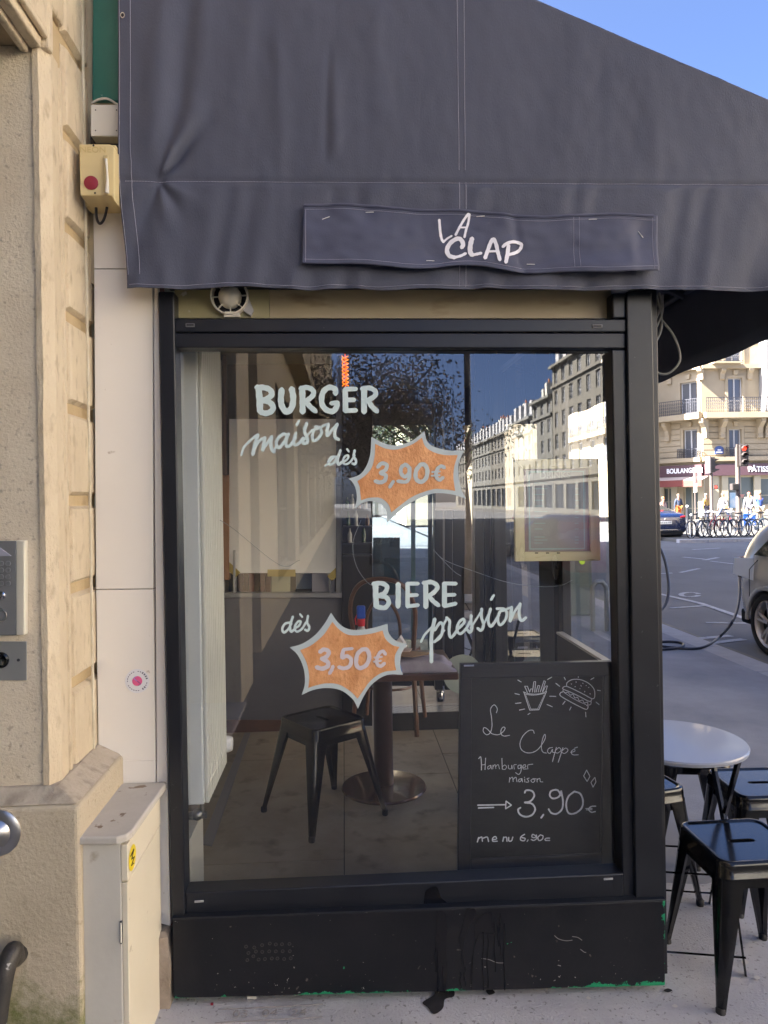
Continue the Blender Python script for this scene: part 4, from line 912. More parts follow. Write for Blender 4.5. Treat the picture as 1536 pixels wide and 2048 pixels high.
# lintel: soffit and its mouldings over the door opening
sx = lambda px, py: onZ(px, py, ZL)
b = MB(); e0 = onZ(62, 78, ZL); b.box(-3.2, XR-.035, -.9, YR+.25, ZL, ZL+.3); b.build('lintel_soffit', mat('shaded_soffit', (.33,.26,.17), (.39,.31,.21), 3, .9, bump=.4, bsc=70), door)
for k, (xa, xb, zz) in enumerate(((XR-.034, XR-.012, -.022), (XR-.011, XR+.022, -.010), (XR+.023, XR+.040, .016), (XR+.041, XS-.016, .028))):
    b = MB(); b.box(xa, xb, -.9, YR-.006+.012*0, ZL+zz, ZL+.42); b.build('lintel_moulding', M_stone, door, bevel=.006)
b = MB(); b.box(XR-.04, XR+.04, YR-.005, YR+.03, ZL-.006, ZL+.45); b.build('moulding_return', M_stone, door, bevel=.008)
zg = zs_[1]
# lintel voussoir face above the joint, running on over the opening
b = MB(); b.box(XS-.10, XS, -.9, 2.335, zg+g+.30, zg+1.6); b.build('lintel_stone', M_stone, door, bevel=.008)
b = MB(); b.box(XS-.10, XS, -.9, yb0-.004, zg+.02, zg+.285); b.build('lintel_stone', M_stone, door, bevel=.010)
# plinth with sloping ledge
XP, YP = onY(158, 1612, 1.925).x, 1.925
ZP = onY(120, 1612, YP).z
ZB = onY(88, 1592, YR-.008).z
b = MB()
b.hexa([(-2.2,YP,-.06),(XP,YP,-.06),(XP,2.36,-.06),(-2.2,2.36,-.06)], [(-2.2,YP,ZP),(XP,YP,ZP),(XP,2.36,ZP),(-2.2,2.36,ZP)]); b.build('plinth', M_plinth, door, bevel=.012, seg=3)
b = MB(); zr = ZP+.035
b.hexa([(-2.2,YP+.006,ZP+.001),(XP-.006,YP+.006,ZP+.001),(XP-.006,2.355,ZP+.001),(-2.2,2.355,ZP+.001)], [(-2.2,YR-.012,zr),(XS+.006,YR-.012,zr),(XS+.006,2.355,zr),(-2.2,2.355,zr)])
b.build('plinth_ledge', mat('dirty_ledge_stone', (.42,.365,.29), (.52,.46,.375), 9, .95, bump=.6, bsc=50, c3=(.27,.23,.185), sc3=22, t3=.50, w3=.25), door, bevel=.004)
# door opening of the building, other jamb, leaf
b = MB(); b.box(-2.2, XS-.02, -1.6, -.9, -.05, 4.6); b.build('jamb', M_stone, door, bevel=.01)
b = MB(); b.box(-2.05, -1.98, -.9, YR, .02, ZL); b.build('door_leaf', mat('dark_green_door', (.02,.04,.03), rough=.35), door)
b = MB(); b.box(-2.2, XS+.02, -.9, YP, -.06, .035); b.build('doorstep', M_kerb, door, bevel=.01)

# ---------------------------------------------------------------- intercom, lock plate, bell, iron guard
def at(px, py, d=0): return onY(px, py, YR-d)
ic = thing('intercom', 'grey metal keypad intercom with fluted cream edge on the doorway reveal', 'intercom', at(20, 1180))
M_icg = mat('intercom_grey', (.20,.205,.22), (.235,.24,.255), 5, .38, metal=.35)
def plate(nm, x0, y0, x1, y1, d0, d1, m, par, bev=.002):
    a = [at(x0,y1,d1), at(x1,y1,d1), at(x1,y0,d1), at(x0,y0,d1)]; q = [Vector((p.x, YR-d0, p.z)) for p in a]; b = MB(); b.hexa(a, q)
    b.f = b.f; return b.build(nm, m, par, bevel=bev)
plate('housing', -70,1082,31.5,1271, .0, .019, M_icg, ic)
fl = plate('edge_strip', 32,1081,49.5,1270, .0, .020, M_jwhite, ic)
for k in range(5):
    x = 35+k*2.6; b = MB(); b.hexa([at(x,1269,.0202), at(x+1.1,1269,.0202), at(x+1.1,1082.5,.0202), at(x,1082.5,.0202)], [at(x,1269,.0222), at(x+1.1,1269,.0222), at(x+1.1,1082.5,.0222), at(x,1082.5,.0222)]); b.build('flute', mat('fluted_cream%d' % k, (.70,.66,.55), rough=.5) if k == 0 else MATS['fluted_cream0'], fl)
b = MB(); b.prism([at(-18,1112,.0193), at(24,1112,.0193), at(1,1095,.0193)], (0,-.003,0)); b.build('pointer', mat('pale_triangle', (.33,.34,.42), rough=.4), ic, bevel=.001)
for r in range(4):
    for c in range(3):
        p = at(-11+c*13.6, 1127+r*13.3, .0192); b = MB(); b.lathe([(.0072,0),(.0072,-.0025),(.0052,-.003),(.0048,-.0015),(0,-.0012)], p, 'Y', 16); b.build('key_button', mat('key_metal', (.30,.31,.33), rough=.3, metal=.6) if (r, c) == (0, 0) else MATS['key_metal'], ic, smooth=True)
p = at(3, 1191, .0192); b = MB(); b.lathe([(.011,0),(.0108,-.003),(.007,-.005),(0,-.0055)], p, 'Y', 20); b.build('call_button', M_chrome, ic, smooth=True)
p = at(1, 1231, .0192); b = MB(); b.tube([p+Vector((.0155*math.cos(w),-.001,.0155*math.sin(w))) for w in [i*math.pi/14 for i in range(28)]], .0018, 6, closed=True); b.build('speaker_ring', M_steel, ic, smooth=True)
lk = thing('lock_plate', 'plain grey steel plate with black round lock below the intercom', 'lock plate', at(20, 1320))
plate('plate', -60,1283,53,1361, .0, .004, mat('lock_plate_grey', (.30,.31,.315), (.34,.35,.355), 4, .42, metal=.5), lk, .0015)
p = at(2, 1320, .0042); b = MB(); b.lathe([(.0215,0),(.0215,-.004),(.017,-.006),(.012,-.003),(0,-.003)], p, 'Y', 26); b.build('lock_cylinder', M_gloss, lk, smooth=True)
b = MB(); b.box(p.x-.004, p.x+.004, p.y-.0065, p.y-.003, p.z-.012, p.z+.002); b.build('key_slot', M_steel, lk)
p = at(37, 1320, .0042); b = MB(); b.lathe([(.0042,0),(.004,-.0015),(0,-.002)], p, 'Y', 12); b.build('screw', M_iron, lk, smooth=True)
pp = lambda px, py, d=0: onY(px, py, YP-d)
p = pp(-4, 1664); bell = MB(); bell.lathe([(.058,0),(.060,-.006),(.052,-.011),(.036,-.012),(.034,-.016),(.015,-.026),(0,-.028)], p, 'Y', 36)
tag(bell.build('door_button', M_steel, None, smooth=True, origin=p), 'round brushed steel push button on the rendered plinth', 'push button')
p0 = pp(38, 1905); g_ = MB(); g_.tube(crom([p0+Vector((.0,.03,0)), p0+Vector((.0,-.02,.0)), onY(26,1903,YP-.05), onY(12,1935,YP-.075), onY(2,1985,YP-.085), onY(-8,2060,YP-.09), onY(-18,2150,YP-.095)], 6), .024, 12)
go = g_.build('iron_guard', mat('worn_black_iron', (.02,.02,.022), (.05,.045,.04), 10, .5, bump=.4, bsc=40, c3=(.3,.3,.3), sc3=30, t3=.70, w3=.02), None, smooth=True, origin=p0); tag(go, 'bent black iron rail springing from the mossy plinth', 'rail')

# ---------------------------------------------------------------- white panelling between stone and shopfront
wp = thing('white_panelling', 'cream white sheet panelling beside the shop window with a round sticker on it', 'panelling', P(250, 1800, .02))
def wpanel(nm, quad, m, d0, d1=-.05, bev=.0015, par=wp):
    a = [P(x, y, d0) for x, y in quad]; q = [Vector((p.x, YG-d1, p.z)) for p in a]; b = MB(); b.hexa(a[::-1], q[::-1]); return b.build(nm, m, par, bevel=bev)
wpanel('panel', [(186,400),(304.3,400),(305,536.8),(188,536.8)], M_white, .030); wpanel('panel', [(188,538.4),(305,538.4),(306.5,1177),(192,1178.5)], M_white, .031)
wpanel('panel', [(192,1180),(306.5,1178.6),(312.5,1604),(312.2,1660),(231,1660),(231,1521),(197,1520)], M_white, .030) if False else None
wpanel('panel', [(192,1180),(306.5,1178.6),(311,1521),(197,1521)], M_white, .030); wpanel('panel', [(231,1521.01),(311,1521.01),(313,1700),(233,1700)], M_white, .030)
wpanel('edge_strip', [(306.6,560),(315.8,560),(341,1852),(316,1846)], M_white, .026)
wpanel('shadow_gap', [(300,560),(320,560),(345,1860),(312,1860)], mat('rust_gap', (.10,.035,.025), rough=.8), .006, -.05, 0)
st = MB(); cs = P(274.5, 1362, .0315); st.lathe([(0,0),(.0375,0)], cs, 'Y', 40)
sticker = st.build('round_sticker', mat('sticker_white', (.72,.72,.74), rough=.4), None, origin=cs); tag(sticker, 'small round white sticker with pink and blue swirl on the cream panel', 'sticker')
def disc(c, r, m, nm, dy, par, n=28, sx_=1, a0=0, a1=2*math.pi):
    b = MB(); q = [c+Vector((r*sx_*math.cos(a0+(a1-a0)*i/n), -dy, r*math.sin(a0+(a1-a0)*i/n))) for i in range(n+(0 if a1-a0 > 6.2 else 1))]; b.quad(*q); o = b.build(nm, m, par); return o
disc(cs, .0155, mat('sticker_pink', (.75,.12,.28), rough=.4), 'swirl', .0004, sticker)
for s in (-1, 1):
    b = MB(); q = crom([cs+Vector((s*x, -.0008-.0002*s, s*z)) for x, z in ((-.001,.015),(-.010,.010),(-.004,.003),(.0,.0))], 6); b.tube(q, .0028, 6, flat=.2); b.build('swirl', mat('sticker_blue%d' % s, (.10,.35,.75) if s > 0 else (.08,.08,.25), rough=.4), sticker)
ML_ = mat('sticker_print', (.12,.12,.16), rough=.6)
for k in range(26):
    w = k*2*math.pi/26
    if k % 7 == 0: continue
    c = cs+Vector((.030*math.cos(w), -.0004, .030*math.sin(w))); t = Vector((-math.sin(w), 0, math.cos(w)))*.0022; r_ = Vector((math.cos(w), 0, math.sin(w)))*(.0012 if 4 < k < 21 or k > 23 else .003); b = MB(); b.quad(c-t-r_, c+t-r_, c+t+r_, c-t+r_); b.build('sticker_print', ML_, sticker)
# ---------------------------------------------------------------- cabinet
YC = 1.945
pc1 = lambda px, py: onY(px, py, YC)
cx0, cx1 = pc1(166, 1800).x, pc1(249, 1800).x; zt_ = pc1(200, 1682).z
cab = thing('meter_cabinet', 'narrow off-white utility cabinet with worn sloping lid and yellow sticker beside the plinth', 'cabinet', (cx0, YC, gz(cx0)))
b = MB(); b.box(cx0, cx1-.008, YC, 2.29, -.04, zt_-.005); b.build('body', M_cab, cab, bevel=.003)
zd = pc1(250, 1765).z
b = MB(); b.box(cx1-.0075, cx1+.010, YC-.001, 2.285, zd+.004, zt_-.012); b.build('side_panel', mat('lit_cream_side_panel', (.66,.60,.47), (.72,.66,.53), 3, .5), cab, bevel=.002)  # brighter than the front: light on this side put into the colour
b = MB(); b.box(cx1-.0075, cx1+.008, YC+.002, 2.285, -.03, zd-.002); dl = b.build('side_door', mat('lit_cream_side_door', (.64,.585,.46), (.70,.64,.51), 3, .5, c3=(.35,.28,.2), sc3=24, t3=.70, w3=.04), cab, bevel=.002)  # same lit tone in the colour as the panel above
for z in (zd-.10, zd-.50):
    b = MB(); b.box(cx1-.012, cx1-.0078, YC-.003, YC+.006, z-.06, z); b.build('hinge', M_iron, cab)
    b = MB(); b.tube([(cx1-.0095, YC-.003, z-.056), (cx1-.0095, YC-.003, z-.004)], .0022, 6); b.build('hinge_pin', M_jwhite, cab)
lid = [(cx0-.006,YC-.014),(cx1-.012,YC-.020),(cx1+.012,YC-.008),(cx1+.020,YC+.02),(cx1+.030,2.295),(cx0-.006,2.295)]
b = MB(); b.prism([Vector((x, y, zt_-.004+.0*y)) for x, y in lid], (0,0,.022)); b.build('lid', mat('worn_lid_paint', (.46,.43,.38), (.55,.52,.47), 5, .6, c3=(.22,.16,.11), sc3=17, t3=.635, w3=.03, bump=.15, bsc=30), cab, bevel=.006, seg=3)
ys = MB(); pc_ = onX(264.5, 1715, cx1+.0105); q = [pc_+Vector((.0006, .033*math.cos(w), .033*math.sin(w))) for w in [i*math.pi/16 for i in range(32)]]; ys.quad(*q)
yo = ys.build('round_sticker', mat('sticker_yellow', (.80,.62,.03), rough=.4), None, origin=pc_); tag(yo, 'round yellow sticker with black scribble on the side of the narrow cabinet', 'sticker')
b = MB(); b.tube([pc_+Vector((.0012, y, z)) for y, z in ((-.018,.012),(.010,.018),(-.010,.0),(.015,-.004),(-.014,-.016),(.010,-.020))], .0016, 5); b.build('scribble', M_dark, yo)
# rough stone butt at the foot
b = MB(); c0 = P(325, 1935, .06)
def lump(u, v):
    a = u*2*math.pi; z = c0.z-.16+.27*v; r = (.034+.006*noise.noise(Vector((math.cos(a)*2, z*12, 1))))*(1.0 if v < .75 else (.95 if v < .82 else .90)); 
    if v > .97: r *= .5
    k = 1.0; x = max(-1, min(1, 1.5*math.cos(a)))*r*.8; y = max(-1, min(1, 1.5*math.sin(a)))*r*1.2; return Vector((c0.x+x-.001, c0.y+.02+y, z))
b.grid(lump, 24, 26); b.quad(*[lump(i/24, 1) for i in range(24)]); o = b.build('stone_stub', mat('brown_grey_stone', (.25,.20,.155), (.36,.30,.24), 12, .95, bump=.8, bsc=60), None, smooth=True, origin=(c0.x, c0.y, c0.z-.15)); tag(o, 'rough brown-grey stone stub between cabinet and shop window base', 'stone')
# ---------------------------------------------------------------- top left: green board, junction box, switch box
gb = slab('x', [(0,0),(1,0),(1,1),(0,1)]) if False else None
b = MB(); a = [P(x, y, .035) for x, y in ((186,-120),(262,-120),(262,203),(184,200))]; b.hexa(a[::-1], [Vector((p.x, YG+.03, p.z)) for p in a][::-1]); o = b.build('green_board', M_green, None, bevel=.003, origin=a[2]); tag(o, 'old teal green painted board above the white junction box', 'board')
jb = thing('junction_box', 'square off-white junction box under the green board beside the awning', 'junction box', P(208, 240, .04))
b = MB(); a = [P(x, y, .075) for x, y in ((181,209),(250,209),(250,273),(181,272))]; b.hexa(a[::-1], [Vector((p.x, YG-.02, p.z)) for p in a][::-1]); b.build('body', M_jwhite, jb, bevel=.003)
for x, y in ((191,220),(191,261),(233,220),(233,261)): b = MB(); b.lathe([(.0022,0),(0,-.0012)], P(x, y, .0752), 'Y', 8); b.build('screw', M_iron, jb)
b = MB(); b.tube(crom([P(184,206,.05), P(198,199,.055), P(216,198,.055), P(236,210,.05)], 6), .0035, 6); b.build('cable', M_jwhite, jb, smooth=True)
b = MB(); a = [P(x, y, .030) for x, y in ((180,268),(256,268),(256,420),(186,420))]; b.hexa(a[::-1], [Vector((p.x, YG+.03, p.z)) for p in a][::-1]); o = b.build('backing_board', mat('dark_grimy_board', (.05,.04,.035), (.09,.08,.07), 20, .9), None, origin=a[2]); tag(o, 'dark grimy board behind the yellowed switch box', 'board')
sw = thing('switch_box', 'yellowed fireman switch box marked NEON with a dull red button', 'switch box', P(195, 350, .12))
d0 = .175
b = MB(); b.prism([P(158,288,d0), P(220,288,d0), P(229,296,d0), P(229,402,d0), P(222,391,d0), P(160,391,d0)][::-1], (0,.12,0)); b.build('housing', M_yel, sw, bevel=.003)
b = MB(); f4 = [P(158,289,d0-.03), P(232,289,d0-.03), P(236,412,d0-.09), P(170,413,d0-.09)]; b.hexa(f4[::-1], [Vector((p.x, YG-.02, p.z)) for p in f4][::-1]); b.build('rear_housing', M_yel, sw, bevel=.004)
text_obj('NEON', .023, 'raised_lettering', mat('yellowed_relief', (.56,.44,.20), rough=.5), frame(P(186, 300, d0+.0002), (1,0,0)), sw, .0008, sx=1.15)
p = P(182.5, 366, d0); b = MB(); b.lathe([(.0205,0),(.020,-.003),(.012,-.0045),(0,-.005)], p, 'Y', 28); b.build('red_button', M_red, sw, smooth=True)
b = MB(); a = [P(208,312,d0+.001), P(217,312,d0+.001), P(217,390,d0+.001), P(208,384,d0+.001)]; b.hexa(a[::-1], [q+Vector((0,-.006,0)) for q in a][::-1]); b.build('lever_slot', mat('yellow_shade', (.50,.40,.20), rough=.5), sw, bevel=.001)
b = MB(); b.tube(crom([P(213,318,d0+.012), P(214,335,d0+.014), P(216,350,d0+.02), P(214,372,d0+.014), P(214,386,d0+.012)], 5), [.0032]*10+[.005]*11, 8) if False else b.tube([P(212,318,d0+.012), P(214,340,d0+.016), P(215,362,d0+.016), P(214,386,d0+.012)], [.004,.003,.004,.0065], 8)
b.build('lever', M_jwhite, sw, smooth=True)
for x, y in ((187,291),(190,386)): b = MB(); b.lathe([(.0032,0),(0,-.001)], P(x, y, d0+.0004), 'Y', 8); b.build('screw', M_dark, sw)
b = MB(); b.tube(crom([P(192,410,.09), P(193,435,.08), P(199,447,.075), P(207,440,.08), P(213,420,.09), P(214,408,.09)], 5), .0042, 6); b.build('cable_tail', M_cable, sw, smooth=True)
# ================================================================ INSIDE THE TERRACE
FZ = .06; YB = 4.75; XW = -.80; XG = 1.0
M_floor = mat('brown_grey_floor_tile', (.22,.18,.135), (.37,.32,.25), 2.4, .34, c3=(.12,.095,.075), sc3=8, t3=.55, w3=.2, bump=.12, bsc=18, rvar=.10)
M_dado = mat('violet_grey_wall', (.105,.105,.125), (.135,.135,.155), 2, .55, c3=(.2,.2,.2), sc3=6, t3=.66, w3=.1)
M_wallw = mat('interior_cream_wall', (.50,.49,.42), rough=.6)
M_wood = mat('brown_table_wood', (.10,.045,.028), (.17,.085,.05), 3, .28, stretch=(1,8,1), coat=.3)
M_wood2 = mat('honey_wood', (.24,.11,.05), (.33,.17,.08), 3, .4, stretch=(6,6,1))
M_tape = mat('mustard_tape', (.42,.32,.08), rough=.5)
floor_ = thing('terrace_floor', None, None, (0, 3.5, FZ)); floor_['kind'] = 'structure'
b = MB(); b.box(XW, XG, YG+.02, YB+3.0, FZ-.12, FZ-.004); b.build('screed', M_dark, floor_)
tx = [XW+.01, -.02, .555, XG+.0]; ty = [2.36, 3.02, 4.22, 5.42, 6.62, 7.7]
for i in range(3):
    for j in range(5):
        b = MB(); sh = .0 if i != 1 else -.3
        y0_, y1_ = max(2.36, ty[j]+sh), min(7.7, ty[j+1]+sh)
        b.box(tx[i]+.002, tx[i+1]-.002, y0_+.002, y1_-.002, FZ-.004, FZ+rnd.uniform(-.0003,.0006)); b.build('floor_tile', M_floor, floor_, bevel=.0015)
# house wall side, ceiling
b = MB(); b.box(XW-.12, XW, YG+.03, 7.7, -.04, 2.9); o = b.build('inner_house_wall', M_wallw, origin=(XW, 3.5, 0)); tag(o, 'cream inner wall of the terrace behind the radiator', 'wall')
b = MB(); b.box(XW, 1.06, YG+.03, 7.7, 2.50, 2.56); o = b.build('terrace_ceiling', mat('dim_ceiling', (.16,.14,.12), rough=.7), origin=(0, 3.5, 2.5)); tag(o, 'dim flat ceiling over the enclosed terrace', 'ceiling')
zf_ = onY(700,571,YG).z; fb = lambda y: [Vector((XW,y,zf_)), Vector((1.05,y,zf_)), Vector((1.05,y,2.78)), Vector((XW,y,3.5))]
b = MB(); b.hexa(fb(YG-.02), fb(YG+.03)); o = b.build('fascia_board', M_board, origin=(0, YG, 2.6)); tag(o, 'plain board closing the terrace front above the window behind the canvas', 'board')
# radiator
yr0 = 2.50; r0 = onY(354, 1612, yr0); r1 = onY(411, 1612, yr0)
rad = thing('radiator', 'tall white fluted radiator standing behind the left edge of the pane', 'radiator', (r0.x, yr0, r0.z))
M_rad = mat('radiator_white', (.66,.70,.68), rough=.4); M_rad2 = mat('radiator_flute', (.68,.69,.60), rough=.4)
ye = yr0+.40
b = MB(); b.box(XW+.05, r1.x-.004, yr0, ye, r0.z, 2.42); b.build('body', M_rad, rad, bevel=.006)
n = 11
for k in range(n):
    y0_ = yr0+.004+k*(ye-yr0-.01)/n; y1_ = y0_+(ye-yr0-.01)/n-.010
    b = MB(); b.box(r1.x-.004, r1.x+.012, y0_, y1_, r0.z+.003, 2.415); b.build('flute', M_rad2, rad, bevel=.005)
b = MB(); b.lathe([(.0,-.05),(.030,-.05),(.032,-.02),(.032,.03),(.026,.045),(0,.045)], (r1.x-.02, ye+.04, r0.z+.06), 'X', 20); b.build('thermostat_knob', M_pure, rad, smooth=True)
v0 = onY(378, 1632, 2.52)
b = MB(); b.tube([v0, v0+Vector((.06,0,.002))], .012, 10); b.ball(v0+Vector((.03,0,.004)), .02, 10, 8); b.tube([v0+Vector((.045,0,0)), v0+Vector((.045,0,.06))], .008, 8); b.build('valve', mat('dull_nickel', (.25,.25,.24), rough=.35, metal=.8), rad, smooth=True)
b = MB(); b.box(XW+.001, onY(398,1650,2.55).x, 2.40, 2.62, FZ, r0.z-.07); o = b.build('pipe_casing', M_wallw, origin=(XW+.05, 2.5, FZ)); tag(o, 'cream pipe casing under the tall radiator', 'casing')
# floor strip (threshold profile) running back along the wall
a_, b_ = onZ(402, 1690, FZ), onZ(489, 1468, FZ); a2, b2 = onZ(424, 1694, FZ), onZ(501, 1468, FZ)
mb = MB(); h1 = Vector((0,0,.006)); h2 = Vector((0,0,.024)); mb.hexa([a_, a2, b2, b_], [a_+h1, a2+h1, b2+h2*.4, b_+h2*.4]); o = mb.build('cable_duct', mat('aluminium_strip', (.24,.24,.27), rough=.35, metal=.5), bevel=.003, origin=a_); tag(o, 'grey metal cable duct lying on the floor beside the radiator', 'cable duct')
# ---------------------------------------------------------------- far partition
B = lambda px, py, d=0: onY(px, py, YB-d)
part = thing('terrace_partition', 'dark framed partition with grey dado and taped white sheet at the back of the terrace', 'partition', B(560, 1465))
def bslab(nm, x0, y0, x1, y1, m, d0, d1=-.04, bev=.003, par=part, label=None):
    a = [B(x0,y1,d0), B(x1,y1,d0), B(x1,y0,d0), B(x0,y0,d0)]; q = [Vector((p.x, YB-d1, p.z)) for p in a]; b = MB(); b.hexa(a, q); return b.build(nm, m, par, bevel=bev, label=label)
bslab('dado', 425, 1196, 684, 1440, M_dado, .0)
bslab('skirting', 425, 1440.5, 684, 1468, mat('redbrown_skirting', (.13,.06,.04), (.09,.05,.04), 8, .5), .012)
bslab('sill', 425, 1186, 684, 1195.5, mat('grey_sill_metal', (.32,.32,.34), rough=.3, metal=.5), .03)
bslab('mullion', 466, 1100, 471, 1185.5, mat('aluminium_mullion', (.42,.42,.42), rough=.3, metal=.4), .02)
bslab('mullion', 672, 640, 683.5, 1196, mat('grey_post', (.18,.18,.20), rough=.4), .02)
bslab('mullion', 659, 1160, 663, 1185.5, MATS['grey_post'], .02)
bslab('wood_trim', 444, 950, 458, 1160, M_wood2, .03)
bslab('wood_trim', 444, 640, 452, 950, mat('dark_brown_trim', (.09,.045,.03), rough=.5), .03)
sheet_ = bslab('paper_sheet', 458.5, 838, 680, 1146, mat('taped_white_sheet', (.74,.73,.71), (.80,.79,.77), 1.2, .7), .012, .008, 0)
for (x, y, a, L) in ((460,1135,.75,22),(563,1146,0,28),(677,1140,-.78,25),(679,980,1.57,25)):
    c, s_ = math.cos(a), math.sin(a); h = 7; q = [B(x+dx*c-dy*s_, y+dx*s_+dy*c, .0165) for dx, dy in ((-L,h),(L,h),(L,-h),(-L,-h))]
    b = MB(); b.quad(*q); b.build('tape', M_tape, sheet_)
# what shows under the sheet: boards, cloth and a white card
bslab('shelf_back', 425, 640, 684, 1190, mat('dark_room', (.020,.018,.018), rough=.7), -.30, -.34)
for k in range(6):
    bslab('wood_board', 476+k*11, 1147, 486+k*11, 1188, mat('shelf_wood%d' % k, (.10+.03*(k % 3), .05+.015*(k % 2), .03), rough=.5), -.10-.01*(k % 2), -.16)
bslab('cream_panel', 543, 1147, 580, 1188, mat('cream_strip', (.40,.39,.25), rough=.6), -.08, -.12)
bslab('card', 624, 1147, 669, 1187, mat('lilac_white_card', (.50,.48,.52), rough=.6), -.06, -.08)
bslab('blue_box', 592, 1147, 622, 1178, mat('steel_blue_box', (.16,.20,.26), rough=.4), -.12, -.2)
bslab('folded_cloth', 590, 1180, 624, 1188, M_dark, -.05, -.1, .004)
# dark posts and the glazed door right of it
M_post = mat('black_navy_post', (.010,.011,.016), rough=.35)
bslab('post', 684, 640, 745, 1452, M_post, .03, -.08)
bslab('post', 870, 640, 886, 1380, M_post, .03, -.08); bslab('post', 890, 640, 905, 1380, M_post, .02, -.08); bslab('post', 906, 640, 929, 1380, M_post, .0, -.08)
bslab('post', 950, 600, 968, 1440, M_post, .03, -.08); bslab('post', 969, 600, 981, 1440, M_post, .015, -.08); bslab('post', 982, 600, 1003, 1440, M_post, .03, -.08)
bslab('rail', 745, 640, 950, 700, M_post, .02, -.08)
bslab('kick_panel', 745, 1330, 950, 1372, M_post, .0, -.05)
b = MB(); b.quad(B(745,1330,-.02), B(870,1330,-.02), B(870,700,-.02), B(745,700,-.02)); b.build('door_pane', thin_glass('blue_door_glass', 3.0, .10, (.55,.68,.74)), part)
b = MB(); b.quad(B(929,1330,-.02), B(950,1330,-.02), B(950,700,-.02), B(929,700,-.02)); b.build('door_pane', M_glass2, part)
bslab('blue_panel', 746, 1075, 800, 1190, mat('dusty_blue_panel', (.07,.12,.16), rough=.35), -.06, -.07, 0)
for x in (822, 856): bslab('door_bar', x, 985, x+9, 1300, mat('pale_door_bar', (.30,.38,.38), rough=.3), -.05, -.06)
bslab('notice', 871, 975, 930, 1021, mat('grey_notice', (.40,.37,.37), rough=.6), .034, .031, 0)
# small dark shelf with bottles against the post
shf = thing('wall_shelf', 'narrow dark shelf with small bottles on the black post behind the glass', 'shelf', B(716, 1110, .1))
for y in (1018, 1052, 1086, 1110): bslab('shelf_board', 686, y, 744, y+3, M_iron, .16, -.0+.03-.06, .001, shf)
for i, (x, y) in enumerate(((694,1018),(705,1018),(718,1018),(731,1018),(697,1052),(712,1052),(735,1052),(700,1086),(728,1086))):
    c = B(x, y, .10); hb = .075+.02*(i % 3); b = MB(); b.lathe([(0,.001),(.014,.001),(.014,hb*.6),(.006,hb*.8),(.006,hb),(0,hb)], c, 'Z', 10)
    o = b.build('bottle', mat('bottle_tint%d' % i, [(.02,.05,.02),(.3,.3,.28),(.10,.04,.01),(.4,.4,.38)][i % 4], rough=.15), None, smooth=True, origin=c); tag(o, 'small %s bottle, %s on the %s board of the narrow dark shelf' % (('dark green','cloudy','brown','white')[i % 4], ('first','second','third','fourth')[i if i < 4 else (i-4 if i < 7 else i-7)], 'top' if i < 4 else ('middle' if i < 7 else 'lower')), 'bottle', 'bottles on the narrow dark shelf')
# tread plate step
stp = thing('raised_step', 'low black step with a ribbed metal tread plate behind the table', 'step', B(840, 1450, .35))
s0 = onZ(772, 1450, FZ); sx1 = XG-.02
zt2 = .05
def tread(nm, y0, y1, z0, z1, m): b = MB(); b.box(s0.x, sx1, y0, y1, z0, z1); return b.build(nm, m, stp, bevel=.004)
ys0 = s0.y; zs_top = onY(850, 1412, ys0).z
tread('riser', ys0, ys0+.02, FZ, zs_top-.004, M_post); tread('body', ys0+.021, YB-.09, FZ, zs_top-.004, M_dark)
pl_ = tread('tread_plate', ys0-.01, YB-.09, zs_top-.0035, zs_top, mat('tread_metal', (.30,.29,.27), rough=.4, metal=.6))
b = MB(); 
for i in range(26):
    for j in range(9):
        x, y = s0.x+.03+i*(sx1-s0.x-.05)/26, ys0+.03+j*(YB-.14-ys0)/9; a = .7 if (i+j) % 2 else -.7; c, s_ = math.cos(a)*.014, math.sin(a)*.014
        b.quad((x-c-s_*.25,y-s_+c*.25,zs_top+.0005), (x-c+s_*.25,y-s_-c*.25,zs_top+.0005), (x+c+s_*.25,y+s_-c*.25,zs_top+.003), (x+c-s_*.25,y+s_+c*.25,zs_top+.003))
b.build('tread_ridge', M_steel, pl_, kind='stuff')
c0 = onZ(881, 1402, zs_top)
sh = MB(); sh.lathe([(0,0),(.027,0),(.028,.004),(.028,.062),(.023,.070),(.029,.073),(.029,.094),(.02,.099),(0,.1)], c0, 'Z', 20); o = sh.build('shaker', M_chrome, None, smooth=True, origin=c0); tag(o, 'small shiny metal shaker standing on the ribbed step', 'shaker')
cd = B(925, 1348, .06); dd = MB(); dd.lathe([(0,-.008),(.128,-.008),(.128,0),(0,0)], cd, 'Y', 36); o = dd.build('grey_disc', mat('pale_green_disc', (.27,.31,.29), rough=.5), None, origin=cd); tag(o, 'round pale grey-green disc hanging behind the table edge', 'disc')
# ---------------------------------------------------------------- front glazing on the street side (x = XG)
fg = thing('street_glazing', 'black posts and tall clear panes along the street side of the terrace', 'glazing', (XG, 3.5, FZ))
def post(y0, y1, x0=XG-.03, x1=XG+.05, nm='post'): b = MB(); b.box(x0, x1, y0, y1, FZ-.12, 2.46); b.build(nm, M_post, fg, bevel=.004)
post(2.35, 2.40); yp = onX(1080, 1300, XG-.03).y; yq = onX(1110, 1300, XG-.03).y; post(yq, yp); post(yq-.06, yq-.002, XG-.01, XG+.03)
post(YB-.10, YB+.0)
for y0, y1 in ((2.41, yq-.062), (yp+.002, YB-.102)):
    b = MB(); b.box(XG-.02, XG+.04, y0, y1, 2.36, 2.46); b.build('head', M_post, fg); b = MB(); b.box(XG-.025, XG+.045, y0, y1, FZ-.12, FZ+.10); b.build('sill', M_post, fg)
b = MB(); b.quad((XG+.01,yp+.002,FZ+.1),(XG+.01,YB-.102,FZ+.1),(XG+.01,YB-.102,2.36),(XG+.01,yp+.002,2.36)); b.build('pane', M_glass2, fg)
